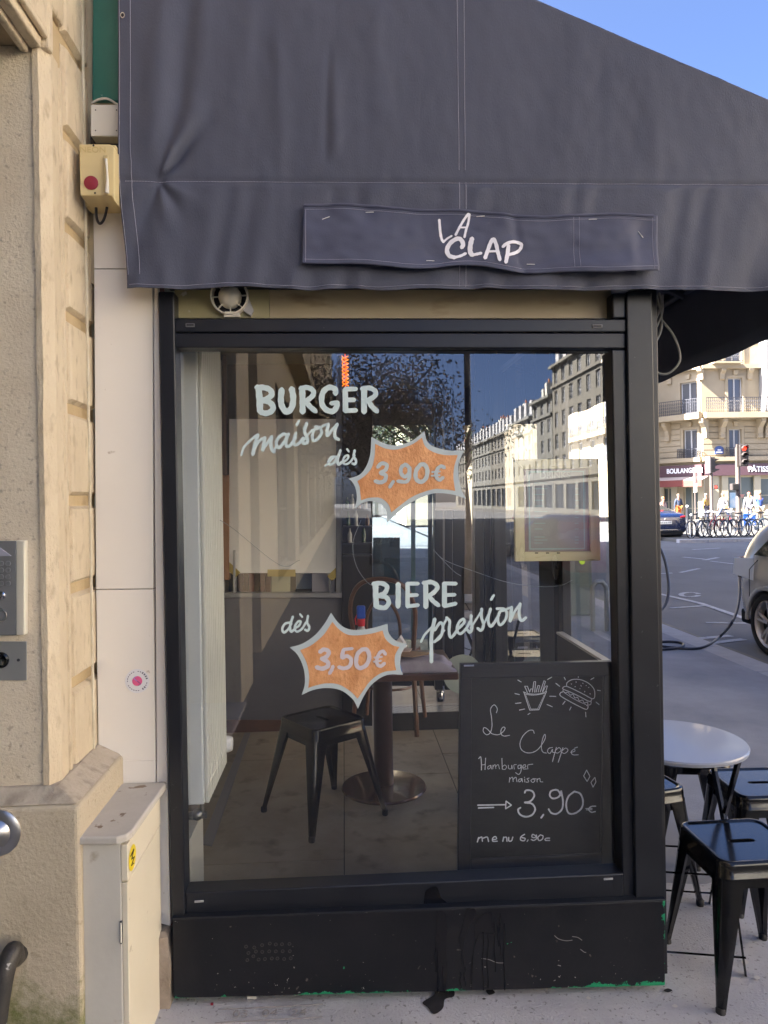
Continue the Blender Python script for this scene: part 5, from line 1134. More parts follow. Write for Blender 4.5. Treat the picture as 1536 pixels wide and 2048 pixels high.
b = MB(); b.quad((XG+.01,2.41,FZ+.1),(XG+.01,yq-.062,FZ+.1),(XG+.01,yq-.062,2.36),(XG+.01,2.41,2.36)); b.build('pane', M_glass2, fg)
# black side board running back from the pane
yn = 2.52; zb_ = onX(1228, 1327, XG-.06).z; yf = onX(1125, 1262, XG-.06).y
b = MB(); b.box(XG-.085, XG-.06, yn, yf, FZ, zb_-.006); sb = b.build('side_board', M_dark, origin=(XG-.07, 2.8, FZ), bevel=.003); tag(sb, 'black board with pale top edge standing along the street glazing', 'board')
b = MB(); b.box(XG-.087, XG-.058, yn, yf, zb_-.0055, zb_+.004); b.build('top_edge', mat('pale_edge', (.42,.42,.40), rough=.4), sb)
# ---------------------------------------------------------------- pedestal table and what lies on it
tc_ = onZ(768, 1576, FZ)
tb = thing('pedestal_table', 'brown square table on a round bronze pedestal foot behind the glass', 'table', tc_)
b = MB(); b.lathe([(0,0),(.215,0),(.22,.006),(.215,.014),(.12,.022),(.055,.026),(0,.027)], tc_, 'Z', 48); b.build('foot_disc', mat('bronze_foot', (.085,.045,.035), (.12,.065,.05), 4, .22, metal=.4, coat=.4), tb, smooth=True)
b = MB(); b.lathe([(.05,.026),(.05,.66)], tc_, 'Z', 24); b.build('column', mat('brown_column', (.055,.028,.025), rough=.3, coat=.3), tb, smooth=True)
tz = onY(850, 1342, tc_.y-.2).z
b = MB(); b.box(tc_.x-.30, tc_.x+.36, tc_.y-.26, tc_.y+.30, tz-.034, tz); b.build('tabletop', M_wood, tb, bevel=.006)
b = MB(); b.box(tc_.x-.18, tc_.x+.18, tc_.y-.12, tc_.y+.12, tz-.05, tz-.0345); b.build('under_frame', M_dark, tb)
def T_(px, py, h=0): p = onZ(px, py, tz+h); return p
def clump(nm, cx, cy, rx, ry, hz, m, label, cat, seed, a=0.0, flat=True):
    r_ = random.Random(seed); b = MB(); off = Vector((r_.random()*9, r_.random()*9, 0))
    def f(u, v):
        x, y = (u-.5)*2, (v-.5)*2; ed = max(abs(x), abs(y)); k = 1-.12*noise.noise(Vector((x*1.3, y*1.3, 0))+off)
        h = hz*(1-smst(.70, 1.0, ed))*(.7+.5*noise.noise(Vector((x*2.2, y*2.2, 2))+off)); X, Y = x*rx*k, y*ry*k
        return Vector((cx+X*math.cos(a)-Y*math.sin(a), cy+X*math.sin(a)+Y*math.cos(a), tz+.001+max(.0, h)))
    b.grid(f, 22, 18); o = b.build(nm, m, None, smooth=True, ang=2, solid=.003, origin=(cx, cy, tz)); return tag(o, label, cat)
clump('folded_cloth', tc_.x+.15, tc_.y-.12, .20, .12, .062, mat('mauve_cloth', (.42,.36,.42), (.55,.50,.55), 14, .8), 'crumpled mauve-grey cloth lying along the front of the table', 'cloth', 2)
clump('blue_glove', tc_.x+.03, tc_.y-.222, .06, .03, .05, mat('blue_nitrile', (.02,.16,.55), rough=.35), 'bright blue rubber glove at the table edge beside the lower burst', 'glove', 4, .3)
def env(nm, pts, hz, m, label):
    b = MB(); b.prism([Vector((tc_.x+x, tc_.y+y, tz+hz+z)) for x, y, z in pts], (0,0,.004)); o = b.build(nm, m, None, origin=(tc_.x, tc_.y, tz+hz)); tag(o, label, 'paper bag')
env('paper_bag', [(-.02,-.12,0),(.14,-.19,0),(.26,-.11,.0),(.08,-.02,.0)], .066, mat('kraft_paper', (.50,.33,.19), rough=.8), 'flat brown paper bag on top of the mauve cloth')
env('paper_bag', [(-.04,-.10,.0),(.13,-.15,.0),(.15,-.08,.0),(0,-.02,.0)], .084, mat('pink_paper', (.70,.52,.43), rough=.8), 'pale pinkish paper bag lying on the brown bag')
b = MB(); pk = Vector((tc_.x+.05, tc_.y-.06, tz+.09)); b.prism([pk, pk+Vector((.07,-.02,-.0)), pk+Vector((.04,-.01,.055))], (.01,.05,.004)); o = b.build('folded_napkin', mat('white_napkin', (.75,.70,.68), rough=.8), None, origin=pk); tag(o, 'folded whitish napkin standing up behind the paper bags', 'napkin')
# spray bottle
sp0 = onY(723, 1285, tc_.y-.05); sp0.z = tz+.001
spb = thing('spray_bottle', 'spray bottle with blue trigger head and red collar standing on the table', 'spray bottle', sp0)
hh = onY(723, 1211, sp0.y).z-sp0.z
b = MB(); b.lathe([(0,0),(.034,0),(.036,.01),(.034,hh*.45),(.016,hh*.66),(0,hh*.66)], sp0, 'Z', 18); b.build('bottle', mat('milky_plastic', (.42,.42,.40), rough=.4), spb, smooth=True)
b = MB(); b.lathe([(.018,hh*.661),(.02,hh*.70),(.02,hh*.78),(0,hh*.78)], sp0, 'Z', 18); b.build('collar', mat('red_collar', (.65,.02,.03), rough=.4), spb, smooth=True)
b = MB(); b.box(sp0.x-.022, sp0.x+.022, sp0.y-.014, sp0.y+.014, sp0.z+hh*.781, sp0.z+hh); b.build('trigger_head', mat('blue_head', (.015,.09,.50), rough=.4), spb, bevel=.009, seg=3)
b = MB(); b.tube([sp0+Vector((-.018,0,hh*.86)), sp0+Vector((-.030,0,hh*.78)), sp0+Vector((-.026,0,hh*.68))], .004, 6); b.build('trigger', MATS['red_collar'], spb)
# ---------------------------------------------------------------- metal stools (shared builder)
def make_stool(label, group, sz=.45, top=.15, foot=.205, m=M_gloss, loc=(0,0,0)):
    """stackable pressed-metal stool: pan seat with rolled rim and hand hole, four tapered channel legs, braces, rubber feet"""
    r = thing('metal_stool', label, 'stool', loc, group); L = Vector(loc)
    def rr(h, R, z, n=6):
        out = []
        for (cx, cy, a0) in ((h-R,h-R,0),(-h+R,h-R,90),(-h+R,-h+R,180),(h-R,-h+R,270)):
            for k in range(n+1): a = math.radians(a0+90*k/n); out.append(Vector((cx+R*math.cos(a), cy+R*math.sin(a), z)))
        return out
    rings = [rr(top*.86, .03, sz-.006), rr(top*.885, .034, sz-.006), rr(top*.92, .036, sz-.001), rr(top*.965, .038, sz), rr(top, .04, sz-.005), rr(top*1.01, .04, sz-.014), rr(top*1.02, .04, sz-.045), rr(top*1.035, .04, sz-.048), rr(top*1.035, .04, sz-.055)]
    b = MB(); n = len(rings[0]); V = [p+L for q in rings for p in q]
    F = [(j*n+i, (j+1)*n+i, (j+1)*n+(i+1) % n, j*n+(i+1) % n) for j in range(len(rings)-1) for i in range(n)]
    # pan with an oblong hole
    hole = [Vector((.030*math.copysign(1, math.cos(a))+.016*math.cos(a), .012*math.sin(a), sz-.006)) for a in [2*math.pi*(i+.5)/n for i in range(n)]]
    base_ = len(V); V += [p+L for p in hole]
    F += [(i, (i+1) % n, base_+(i+1) % n, base_+i) for i in range(n)]
    low = len(V); V += [p+L+Vector((0,0,-.012)) for p in hole]; F += [(base_+i, base_+(i+1) % n, low+(i+1) % n, low+i) for i in range(n)]
    b._a(V, F); b.build('seat', m, r, smooth=True, ang=1.2)
    for sx_ in (-1, 1):
        for sy_ in (-1, 1):
            b = MB(); secs = []
            for t, w, dth in ((0,.072,.030),(.12,.066,.032),(.55,.044,.028),(.86,.027,.022),(1,.021,.018)):
                z = (sz-.046)*(1-t)+.014*t; c = top*.97*(1-t)+foot*t; cx, cy = sx_*c, sy_*c; k = w
                # V-shaped channel: outer corner, two wings
                q = [Vector((cx-sx_*k, cy, z)), Vector((cx-sx_*k*.35, cy+sy_*.004, z)), Vector((cx-sx_*.006, cy-sy_*.0, z)), Vector((cx, cy-sy_*.006, z)), Vector((cx+sx_*.004, cy-sy_*k*.35, z)), Vector((cx, cy-sy_*k, z)),
                     Vector((cx-sx_*.012, cy-sy_*k*.9, z)), Vector((cx-sx_*.014, cy-sy_*.014, z)), Vector((cx-sx_*k*.9, cy-sy_*.012, z))]
                secs.append([p+L for p in q])
            n9 = 9; V = [p for s_ in secs for p in s_]; F = [(j*n9+i, j*n9+(i+1) % n9, (j+1)*n9+(i+1) % n9, (j+1)*n9+i) for j in range(4) for i in range(n9)]+[tuple(range(n9))[::-1], tuple(range(4*n9, 5*n9))]
            if sx_*sy_ < 0: F = [f[::-1] for f in F]
            b._a(V, F); lg = b.build('leg', m, r, smooth=True, ang=.9)
            b = MB(); c = foot-.008; b.lathe([(.0135,.0),(.015,.006),(.0145,.022),(.011,.026)], L+Vector((sx_*c, sy_*c, 0)), 'Z', 12); b.build('rubber_foot', M_dark, lg, smooth=True)
    for a in (0, 1):
        b = MB(); z = sz-.075; c = top*.92; p = [(-c,-c,z),(0,0,z-.012),(c,c,z)] if a == 0 else [(-c,c,z-.006),(0,0,z-.02),(c,-c,z-.006)]; b.tube([L+Vector(q) for q in p], .005, 6); b.build('cross_brace', m, r, smooth=True)
    for s_ in (-1, 1):
        b = MB(); z = sz-.085; c = top*.95; b.box(L.x-c, L.x+c, L.y+s_*c-.002, L.y+s_*c+.002, L.z+z, L.z+z+.035); b.build('apron', m, r)
        b = MB(); b.box(L.x+s_*c-.002, L.x+s_*c+.002, L.y-c, L.y+c, L.z+z, L.z+z+.035); b.build('apron', m, r)
    return r
fA, fB_, fC, fD = onZ(628,1668,FZ), onZ(545,1625,FZ), onZ(756,1630,FZ), onZ(662,1588,FZ)
cc = (fA+fB_+fC+fD)/4
hs = onY(648, 1440, cc.y).z-FZ
st1 = make_stool('glossy black metal stool inside the terrace beside the pedestal table', 'black metal stools', sz=.46, foot=.215, top=.152, loc=(0,0,0))
st1.location = (cc.x, cc.y, FZ); st1.rotation_euler = (0, 0, math.atan2(fA.y-fD.y, fA.x-fD.x)+math.radians(135)+math.pi/2)
# ---------------------------------------------------------------- A-board with chalk writing
YK = 2.47
K_ = lambda px, py, d=0: onY(px, py, YK-d)
ab = thing('chalkboard', 'black A-frame chalkboard advertising a hamburger behind the window', 'chalkboard', K_(1075, 1790))
def kslab(nm, quad, m, d0, d1, bev=.003, par=ab):
    a = [K_(x, y, d0) for x, y in quad]; q = [Vector((p.x, YK-d1, p.z)) for p in a]; b = MB(); b.hexa(a[::-1], q[::-1]); return b.build(nm, m, par, bevel=bev)
M_bf = mat('board_frame_black', (.012,.013,.018), (.02,.021,.027), 8, .35)
M_chb = mat('dusty_slate', (.005,.007,.009), (.011,.013,.017), 3.2, .5, c3=(.035,.04,.05), sc3=2.2, t3=.56, w3=.3, bump=.03, bsc=40)
kslab('frame_side', [(921,1331),(944,1331),(941,1850),(914,1850)], M_bf, .014, -.012); kslab('frame_side', [(1208,1326),(1233,1325),(1239,1850),(1200,1850)], M_bf, .014, -.012)
kslab('frame_top', [(921,1329),(1233,1323),(1233,1352),(922,1357)], M_bf, .016, -.012); kslab('frame_bottom', [(941,1719),(1205,1707),(1204,1735),(941,1747)], M_bf, .013, -.012)
slate = kslab('slate', [(943,1355),(1210,1350),(1203,1708),(941,1721)], M_chb, .006, -.004, 0)
b = MB(); hp = [K_(928,1331.5,.022), K_(948,1331,.022)]; b.tube(hp, .003, 6); b.build('hinge', M_steel, ab)
kslab('rear_frame', [(925,1334),(1228,1328),(1230,1850),(918,1850)], M_bf, -.11, -.13)
M_chalk = mat('chalk_white', (.62,.68,.74), (.85,.88,.92), 60, .8)
def chalk(nm, lst, org, sc, w, label=None, k=5):
    mb = MB(); strokes(mb, lst, org, sc, lambda x, y, o: K_(x, y, .0066+o), w, k=k, y_step=2e-5); return mb.build(nm, M_chalk, slate, label=label)
E = (940,1340); sE = 5.486; Fo = (940,1500)
chalk('chalk_writing', [([(290,470),(299,425),(265,382),(225,430),(236,520),(241,620),(220,690),(180,710),(145,672),(155,632),(195,652),(240,698),(310,710),(360,680),(385,640),(365,626),(340,660),(345,708),(380,725),(435,716)],8)], E, sE, 8, 'chalk word Le')
chalk('chalk_writing', [([(705,695),(690,662),(640,668),(578,728),(548,810),(570,880),(640,910),(720,890),(780,830),(825,750),(820,705),(795,762),(783,850),(800,900),(840,912)],8), ([(905,850),(865,860),(850,895),(878,915),(905,870),(905,900),(930,905)],8), ([(948,848),(925,930),(905,1005)],9), ([(935,885),(975,852),(1000,880),(960,912),(935,900)],7), ([(1020,852),(995,930),(968,1012)],9), ([(1008,888),(1050,856),(1075,882),(1040,915),(1008,905)],7), ([(1105,905),(1150,890),(1142,868),(1110,898),(1130,930),(1190,930)],8), ([(1148,857),(1180,846)],8)], E, sE, 8, 'chalk word Clappé')
chalk('chalk_writing', [([(95,95),(118,76),(125,150),(125,220)],9), ([(172,88),(168,150),(165,215)],8), ([(125,165),(170,158)],6), ([(225,168),(195,185),(200,210),(225,190),(228,165),(236,210)],6), ([(250,210),(252,165)],6), ([(252,185),(274,160),(284,205)],6), ([(285,180),(308,160),(324,207)],6), ([(350,90),(354,210)],7), ([(354,210),(385,212),(402,186),(382,165),(356,182)],6), ([(420,165),(425,203),(452,205),(458,165),(466,207)],6), ([(486,210),(482,165),(510,160)],6), ([(562,165),(530,170),(530,204),(555,195),(562,165),(560,230),(535,268),(500,248)],7), ([(580,190),(610,186),(605,160),(580,175),(585,207),(620,207)],6), ([(635,210),(635,165),(690,155)],6)], Fo, sE, 7, 'chalk word Hamburger')
chalk('chalk_writing', [([(430,355),(436,300)],7), ([(437,320),(465,298),(474,347)],7), ([(476,320),(503,298),(516,350)],7), ([(562,315),(535,325),(538,350),(563,335),(568,310),(576,352)],7), ([(600,318),(602,352)],7), ([(597,298),(600,303)],8), ([(650,308),(625,316),(642,335),(640,352),(614,352)],7), ([(692,315),(668,335),(690,356),(712,335),(692,315),(725,318)],7), ([(736,352),(736,315)],7), ([(736,325),(765,312),(772,346),(800,350)],7)], Fo, sE, 7, 'chalk word maison')
chalk('chalk_arrow', [([(85,606),(390,600)],15), ([(92,636),(260,630)],14), ([(395,560),(455,605)],12), ([(455,605),(390,645)],12), ([(390,645),(396,560)],12)], Fo, sE, 12)
chalk('chalk_writing', [([(600,470),(618,442),(680,450),(705,500),(665,560),(600,576)],19), ([(600,576),(680,590),(715,650),(680,712),(610,732),(546,705),(528,655),(555,632)],19), ([(806,708),(780,745)],19), ([(1000,500),(960,440),(892,450),(876,500),(912,532),(975,512),(1002,450)],19), ([(1000,450),(1020,560),(1008,650),(950,700),(892,690),(862,648)],19), ([(1145,455),(1080,510),(1055,600),(1080,690),(1150,695),(1222,640),(1240,560),(1210,480),(1145,455)],19), ([(1380,616),(1330,620),(1300,650),(1330,682),(1376,675)],13), ([(1270,642),(1340,640)],9), ([(1275,657),(1340,655)],9)], Fo, sE, 19, 'chalk price 3,90 euro')
chalk('chalk_star', [([(1280,220),(1247,285)],8), ([(1247,285),(1285,345)],8), ([(1285,345),(1316,290)],8), ([(1316,290),(1280,220)],8)], Fo, sE, 8); chalk('chalk_star', [([(1370,300),(1327,355)],8), ([(1327,355),(1350,408)],8), ([(1350,408),(1382,350)],8), ([(1382,350),(1370,300)],8)], Fo, sE, 8)
chalk('chalk_writing', [([(80,1010),(96,958)],13), ([(98,970),(128,955),(136,1002)],13), ([(140,970),(188,955),(204,1005)],13), ([(245,985),(290,976),(280,950),(250,966),(250,1000),(300,1000)],12), ([(360,1002),(370,955)],13), ([(372,960),(400,958),(406,1002)],13), ([(425,958),(426,996),(455,996),(470,955)],13), ([(600,925),(562,950),(555,985),(590,996),(606,972),(570,960)],13), ([(638,985),(626,1005)],10), ([(720,942),(688,925),(680,955),(715,960),(727,930),(730,970),(700,992),(672,982)],11), ([(772,930),(745,960),(756,992),(790,982),(802,945),(772,930)],12), ([(875,966),(832,970),(826,990),(875,992)],12)], Fo, sE, 12, 'chalk line menu 6,90')
chalk('chalk_fries', [([(590,240),(655,440)],8), ([(655,440),(755,436)],8), ([(755,436),(840,235)],8), ([(585,240),(650,262),(760,262),(840,235)],8), ([(600,265),(700,276),(828,256)],6), ([(612,275),(668,428)],5), ([(668,428),(742,427)],5), ([(742,427),(815,272)],5), ([(600,178),(630,248)],8), ([(630,178),(655,243)],8), ([(600,178),(630,178)],6), ([(685,243),(700,130)],8), ([(700,130),(720,126)],6), ([(720,128),(710,245)],8), ([(655,240),(668,206)],7), ([(668,206),(690,212)],6), ([(725,243),(745,170)],8), ([(745,170),(765,172)],6), ([(765,172),(748,243)],7), ([(770,243),(812,118)],8), ([(812,118),(828,125)],6), ([(828,125),(795,238)],8), ([(800,238),(828,178)],7), ([(828,178),(850,174)],6), ([(850,175),(832,232)],7)], E, sE, 8)
chalk('chalk_burger', [([(1060,178),(1065,140),(1120,106),(1210,106),(1300,145),(1360,210),(1368,290),(1340,315),(1250,268),(1130,208),(1060,178)],9), ([(1060,178),(1030,184),(1020,208),(1100,242),(1200,290),(1310,345),(1336,322)],9), ([(1020,238),(992,252),(995,285),(1100,348),(1200,400),(1275,432),(1296,402),(1280,388)],10), ([(1018,222),(1045,250),(1075,245),(1100,275),(1130,268),(1150,305),(1180,300),(1200,338),(1235,330),(1255,362),(1290,352),(1295,384),(1325,375),(1330,348)],7), ([(1030,245),(1150,322),(1280,385)],6)]+[([(x, y), (x+dx, y+dy)],8) for x, y, dx, dy in ((1163,128,2,9),(1110,152,6,3),(1150,184,9,-2),(1216,168,5,10),(1238,143,2,7),(1205,204,3,2),(1275,168,0,6),(1300,192,6,-2),(1260,232,-2,10),(1315,258,7,6))], E, sE, 8)
chalk('chalk_rays', [([(a, b_), (c, d)],9) for a, b_, c, d in ((525,110,562,132),(492,258,543,270),(497,367,560,360),(542,440,600,428),(635,488,658,474),(850,105,897,78),(875,288,942,290),(845,378,902,403),(942,146,985,180),(1033,80,1047,107),(1190,63,1188,82),(1325,105,1360,85),(1397,222,1432,227),(1383,353,1417,380),(1268,463,1272,515),(1110,405,1093,440),(1043,343,1018,377))], E, sE, 9)
# ---------------------------------------------------------------- framed drinks menu
YM = 2.40
Q = lambda px, py, d=0: onY(px, py, YM-d)
fm = thing('framed_menu', 'pale gold wooden frame with a dark drinks menu hanging inside the window', 'framed menu', Q(1115, 1122))
M_gold = mat('pale_gold_wood', (.64,.59,.33), (.76,.71,.46), 5, .5, stretch=(1,1,6), c3=(.42,.36,.16), sc3=14, t3=.62, w3=.1)
M_gold2 = mat('pale_gold_wood_cross', (.64,.59,.33), (.76,.71,.46), 5, .5, stretch=(6,1,1), c3=(.42,.36,.16), sc3=14, t3=.62, w3=.1)
def mslab(nm, quad, m, d0=.014, d1=-.006, bev=.0015, par=fm):
    a = [Q(x, y, d0) for x, y in quad]; q = [Vector((p.x, YM-d1, p.z)) for p in a]; b = MB(); b.hexa(a[::-1], q[::-1]); return b.build(nm, m, par, bevel=bev)
o4 = [(1029,919),(1197,917),(1201,1121),(1031,1123)]; i4 = [(1047,938),(1179,936),(1182,1103),(1050,1104)]
mslab('frame_top', [o4[0],o4[1],i4[1],i4[0]], M_gold); mslab('frame_side', [o4[1],o4[2],i4[2],i4[1]], M_gold2); mslab('frame_bottom', [i4[3],i4[2],o4[2],o4[3]], M_gold); mslab('frame_side', [o4[0],i4[0],i4[3],o4[3]], M_gold2)
mslab('passe_partout', [i4[0],i4[1],i4[2],i4[3]], mat('mauve_mount', (.30,.24,.24), rough=.7), .002, -.004, 0)
ms = mslab('menu_sheet', [(1053,940),(1171,939),(1174,1101),(1057,1102)], mat('reflection_pale_menu', (.30,.32,.31), (.36,.37,.34), 5, .35), .0035, .0022, 0)  # sheet paled: a reflection of houses is put into its colour
M_mint = mat('mint_print', (.35,.52,.50), rough=.5)
for a, b_ in (((1058,944),(1167,943)), ((1167,943),(1169,1097)), ((1169,1097),(1060,1098)), ((1060,1098),(1058,944))):
    mb = MB(); strokes(mb, [([a, b_], 2.2)], (0,0), 1, lambda x, y, o: Q(x, y, .0040+o), 2); mb.build('printed_border', M_mint, ms)
text_obj('DRINKS', .030, 'printed_title', mat('title_print', (.45,.50,.46), rough=.5), frame(Q(1110, 951, .0041), (1,0,0)), ms, .0002, bold=.0006)
for k in range(12):
    y = 966+k*11.5 if k < 9 else 1074+(k-9)*6
    mb = MB(); w = rnd.uniform(14, 26); strokes(mb, [([(1069, y), (1069+w, y)], 1.3), ([(1150, y), (1157, y)], 1.3)], (0,0), 1, lambda x, yy, o: Q(x, yy, .0041+o), 1.3); mb.build('printed_line', M_mint, ms)
for x in (1073, 1095, 1117): mslab('frame_slot', [(x-3,1105),(x+3,1105),(x+3,1107),(x-3,1107)], M_dark, .0146, .010, 0)
# ---------------------------------------------------------------- glowing filament lamp
LY = 3.2; lp = onY(691, 772, LY); lt = onY(691, 712, LY)
lam = thing('filament_lamp', 'glowing orange spiral filament lamp hanging above the painted word BURGER', 'lamp', lp)
hl = lt.z-lp.z; rf = .013
b = MB()
for s_ in (0, math.pi):
    b.tube([Vector((lp.x+rf*math.cos(w+s_), LY+rf*math.sin(w+s_), lp.z+hl*i/70)) for i, w in [(i, i*.36) for i in range(71)]], .0024, 6)
b.build('filament', emis('filament_glow', (1.0,.24,.01), .14), lam, smooth=True)
b = MB(); b.tube([Vector((lp.x, LY, lp.z-.01)), Vector((lp.x, LY, lt.z+.01))], .0022, 6); b.build('core', emis('core_glow', (1.0,.10,.0), .08), lam)
b = MB(); b.lathe([(0,-.03),(.02,-.026),(.030,-.005),(.030,hl+.0),(.016,hl+.04)], lp, 'Z', 20); b.build('bulb_glass', thin_glass('bulb_glass', 1.0, 0), lam, smooth=True)
b = MB(); b.lathe([(.017,hl+.04),(.018,hl+.09),(.0,hl+.10)], lp, 'Z', 16); b.build('socket', M_dark, lam, smooth=True); b = MB(); b.tube([lp+Vector((0,0,hl+.09)), Vector((lp.x, LY, 2.5))], .003, 6); b.build('cord', M_dark, lam)
# fairy-light cable slung behind the pane
M_fairy = mat('clear_cable', (.30,.33,.34), rough=.3)
for k, (pts, lab) in enumerate((([(866,1099),(891,1121),(952,1144),(1013,1164),(1074,1173),(1120,1171),(1145,1160)], 'thin clear fairy light cable sagging under the framed menu'),
    ([(722,1040),(706,1085),(712,1130),(735,1165),(760,1176)], 'thin clear cable loop beside the dark post above BIERE'), ([(440,1040),(470,1060),(560,1130),(600,1120)], 'thin clear cable crossing the taped white sheet'), ([(866,1099),(905,1140),(922,1152)], 'short clear cable end with a pale plug above BIERE'))):
    b = MB(); q = [onY(x, y, 2.50) for x, y in pts]; b.tube(crom(q, 8), .0011, 5); o = b.build('light_cable', M_fairy, None, smooth=True, origin=q[0]); tag(o, lab, 'cable')
# bentwood chairs stacked on the table behind
def chair(loc, rz, label):
    r = thing('bentwood_chair', label, 'chair', loc, 'bentwood chairs'); L = Vector(loc); c, s_ = math.cos(rz), math.sin(rz)
    T = lambda x, y, z: L+Vector((x*c-y*s_, x*s_+y*c, z))
    b = MB(); q = [T(.19*math.cos(a), .19*math.sin(a), .45) for a in [i*math.pi/12 for i in range(24)]]; b.prism(q, (0,0,.03)); b.build('seat', M_wood, r, bevel=.006)
    for x, y in ((-.15,-.15),(.15,-.15)): b = MB(); b.tube([T(x,y,.45), T(x*1.25,y*1.2,0)], [.016,.012], 8); b.build('leg', M_wood, r, smooth=True)
    b = MB(); b.tube(crom([T(-.19,.2,0), T(-.17,.16,.45), T(-.19,.22,.75), T(-.10,.26,.90), T(.10,.26,.90), T(.19,.22,.75), T(.17,.16,.45), T(.19,.2,0)], 6), .014, 8); b.build('back_frame', M_wood, r, smooth=True)
    b = MB(); b.tube(crom([T(-.10,.17,.46), T(-.09,.21,.70), T(0,.235,.80), T(.09,.21,.70), T(.10,.17,.46)], 6), .010, 8); b.build('back_hoop', M_wood, r, smooth=True)
    b = MB(); b.tube([T(.15*math.cos(a), .15*math.sin(a), .25) for a in [i*math.pi/10 for i in range(20)]], .008, 6, closed=True); b.build('stretcher', M_wood, r, smooth=True)
    return r
chair((onY(778,1200,4.40).x, 4.42, zs_top), 2.9, 'brown bentwood chair with its back turned standing behind the word BIERE')
# ================================================================ PAVEMENT FURNITURE
tcen = onZ(1352, 1480, .66)
def bistro(loc, label):
    r = thing('bistro_table', label, 'table', loc, 'round folding tables on the pavement'); L = Vector(loc); zt_ = .705
    b = MB(); b.lathe([(0,zt_-.004),(.232,zt_-.004),(.235,zt_-.016),(.240,zt_-.014),(.242,zt_-.004),(.238,zt_+.001),(.228,zt_+.001),(0,zt_+.0015)], L, 'Z', 56); b.build('tabletop', mat('lilac_grey_enamel', (.28,.30,.35), rough=.28, coat=.3) if 'lilac_grey_enamel' not in MATS else MATS['lilac_grey_enamel'], r, smooth=True, ang=.5)
    def bar(p, q, nm='leg', w=.011, t=.004):
        p, q = Vector(p)+L, Vector(q)+L; b = MB(); b.tube([p, q], w, 4, flat=t/w); b.build(nm, M_gloss, r)
    for s_ in (-1, 1):
        y = s_*.165
        bar((-.16,y,zt_-.01), (.02,y,.42)); bar((.02,y,.42), (.22,y,0.0)); bar((.17,y*.96,zt_-.02), (.10,y*.96,.56)); bar((.10,y*.96,.56), (-.03,y*.96,.40)); bar((-.03,y*.96,.40), (-.22,y*.96,0.0))
        b = MB(); b.lathe([(.008,-.006),(.008,.006)], L+Vector((.015,y,.44)), 'Y', 10); b.build('rivet', M_steel, r)
    for (x, z) in ((.10,.27),(-.10,.27),(.20,.05),(-.2,.05)): bar((x,-.165,z), (x,.165,z), 'crossbar', .006)
    return r
bt1 = bistro((0,0,0), 'round pale grey folding table beside the corner post'); bt1.location = (tcen.x, tcen.y, gz(tcen.x)); bt1.rotation_euler = (0,0,math.radians(78))
d1 = dup(bt1, (1.13, 6.45, gz(1.13)), math.radians(20), 'round folding table beyond the glass, the farther of the two reflecting blue sky')
d2 = dup(bt1, (1.10, 5.45, gz(1.1)), math.radians(50), 'round folding table beyond the glass, the nearer of the two reflecting blue sky')
fl_ = onG(1405, 1990); br = onG(1507, 1870); cN = Vector(((fl_.x+br.x)/2, (fl_.y+br.y)/2, 0))
stA = make_stool('glossy black metal stool nearest the viewer on the pavement', 'black metal stools', sz=.452, foot=.186, top=.150)
qA = (onZ(1432,1716,.405)+onZ(1360,1650,.405)+Vector((0,-.30,0)))/2; stA.location = (qA.x+.153, qA.y+.153, gz(1.36)); stA.rotation_euler = (0,0,math.radians(1))
stB = dup(stA, (onZ(1505,1560,.40).x+.03, onZ(1480,1560,.40).y, gz(1.75)), math.radians(-2), 'black metal stool behind the nearest one, its seat reflecting the pale facades')
stC = dup(stA, (onZ(1262,1560,.40).x, onZ(1262,1560,.40).y, gz(1.1)), math.radians(12), 'black metal stool half hidden between the corner post and the round table')
stD = dup(stA, (onZ(1370,1490,.40).x, onZ(1370,1490,.40).y, gz(1.4)), math.radians(-8), 'black metal stool standing beyond the round table')
stE = dup(stA, (1.50, 6.1, gz(1.5)), math.radians(3), 'black metal stool seen through the street glazing, farther one')
stF = dup(stA, (1.32, 5.3, gz(1.3)), math.radians(-3), 'black metal stool seen through the street glazing, nearer one')
# litter and marks on the pavement
def ground_patch(pts, m, nm, label, cat, h=.0085):
    sm = crom([Vector((x, y, 0)) for x, y in pts], 4, closed=True); q = [onG(p.x, p.y) for p in sm]; c = sum(q, Vector())/len(q); b = MB(); b.quad(*[p+Vector((0,0,h)) for p in q]); o = b.build(nm, m, None, origin=c); return tag(o, label, cat)
M_spill = mat('wet_asphalt', (.03,.028,.03), (.05,.048,.05), 30, .25)
ground_patch([(845,2010),(868,1995),(872,1982),(905,1984),(908,1998),(890,2004),(886,2022),(868,2034),(855,2020)], M_spill, 'water_spill', 'dark wet spill on the pavement below the water stains', 'spill')
ground_patch([(972,1986),(984,1984),(990,1991),(978,1995)], M_spill, 'water_spill', 'small dark wet spot right of the larger spill', 'spill')
for (x, y, r_, lab) in ((1336,1986,9,'flattened dark gum spot by the base corner'),(968,2003,4,'tiny dark gum spot right of the spill')):
    ground_patch([(x-r_,y),(x,y-r_*.45),(x+r_,y),(x,y+r_*.45)], M_dark, 'gum_spot', lab, 'gum spot')
M_gum = mat('pale_gum', (.55,.53,.50), rough=.8)
for (x, y, r_, lab) in ((1490,1929,8,'pale round gum spot right of the near stool leg'),(1350,2017,6,'pale gum spot near the lower right corner'),(1177,2001,5,'white fleck on the pavement in front of the base'),(1514,1960,7,'pale irregular gum spot at the right edge')):
    ground_patch([(x-r_,y),(x,y-r_*.6),(x+r_,y+1),(x+1,y+r_*.6)], M_gum, 'gum_spot', lab, 'gum spot')
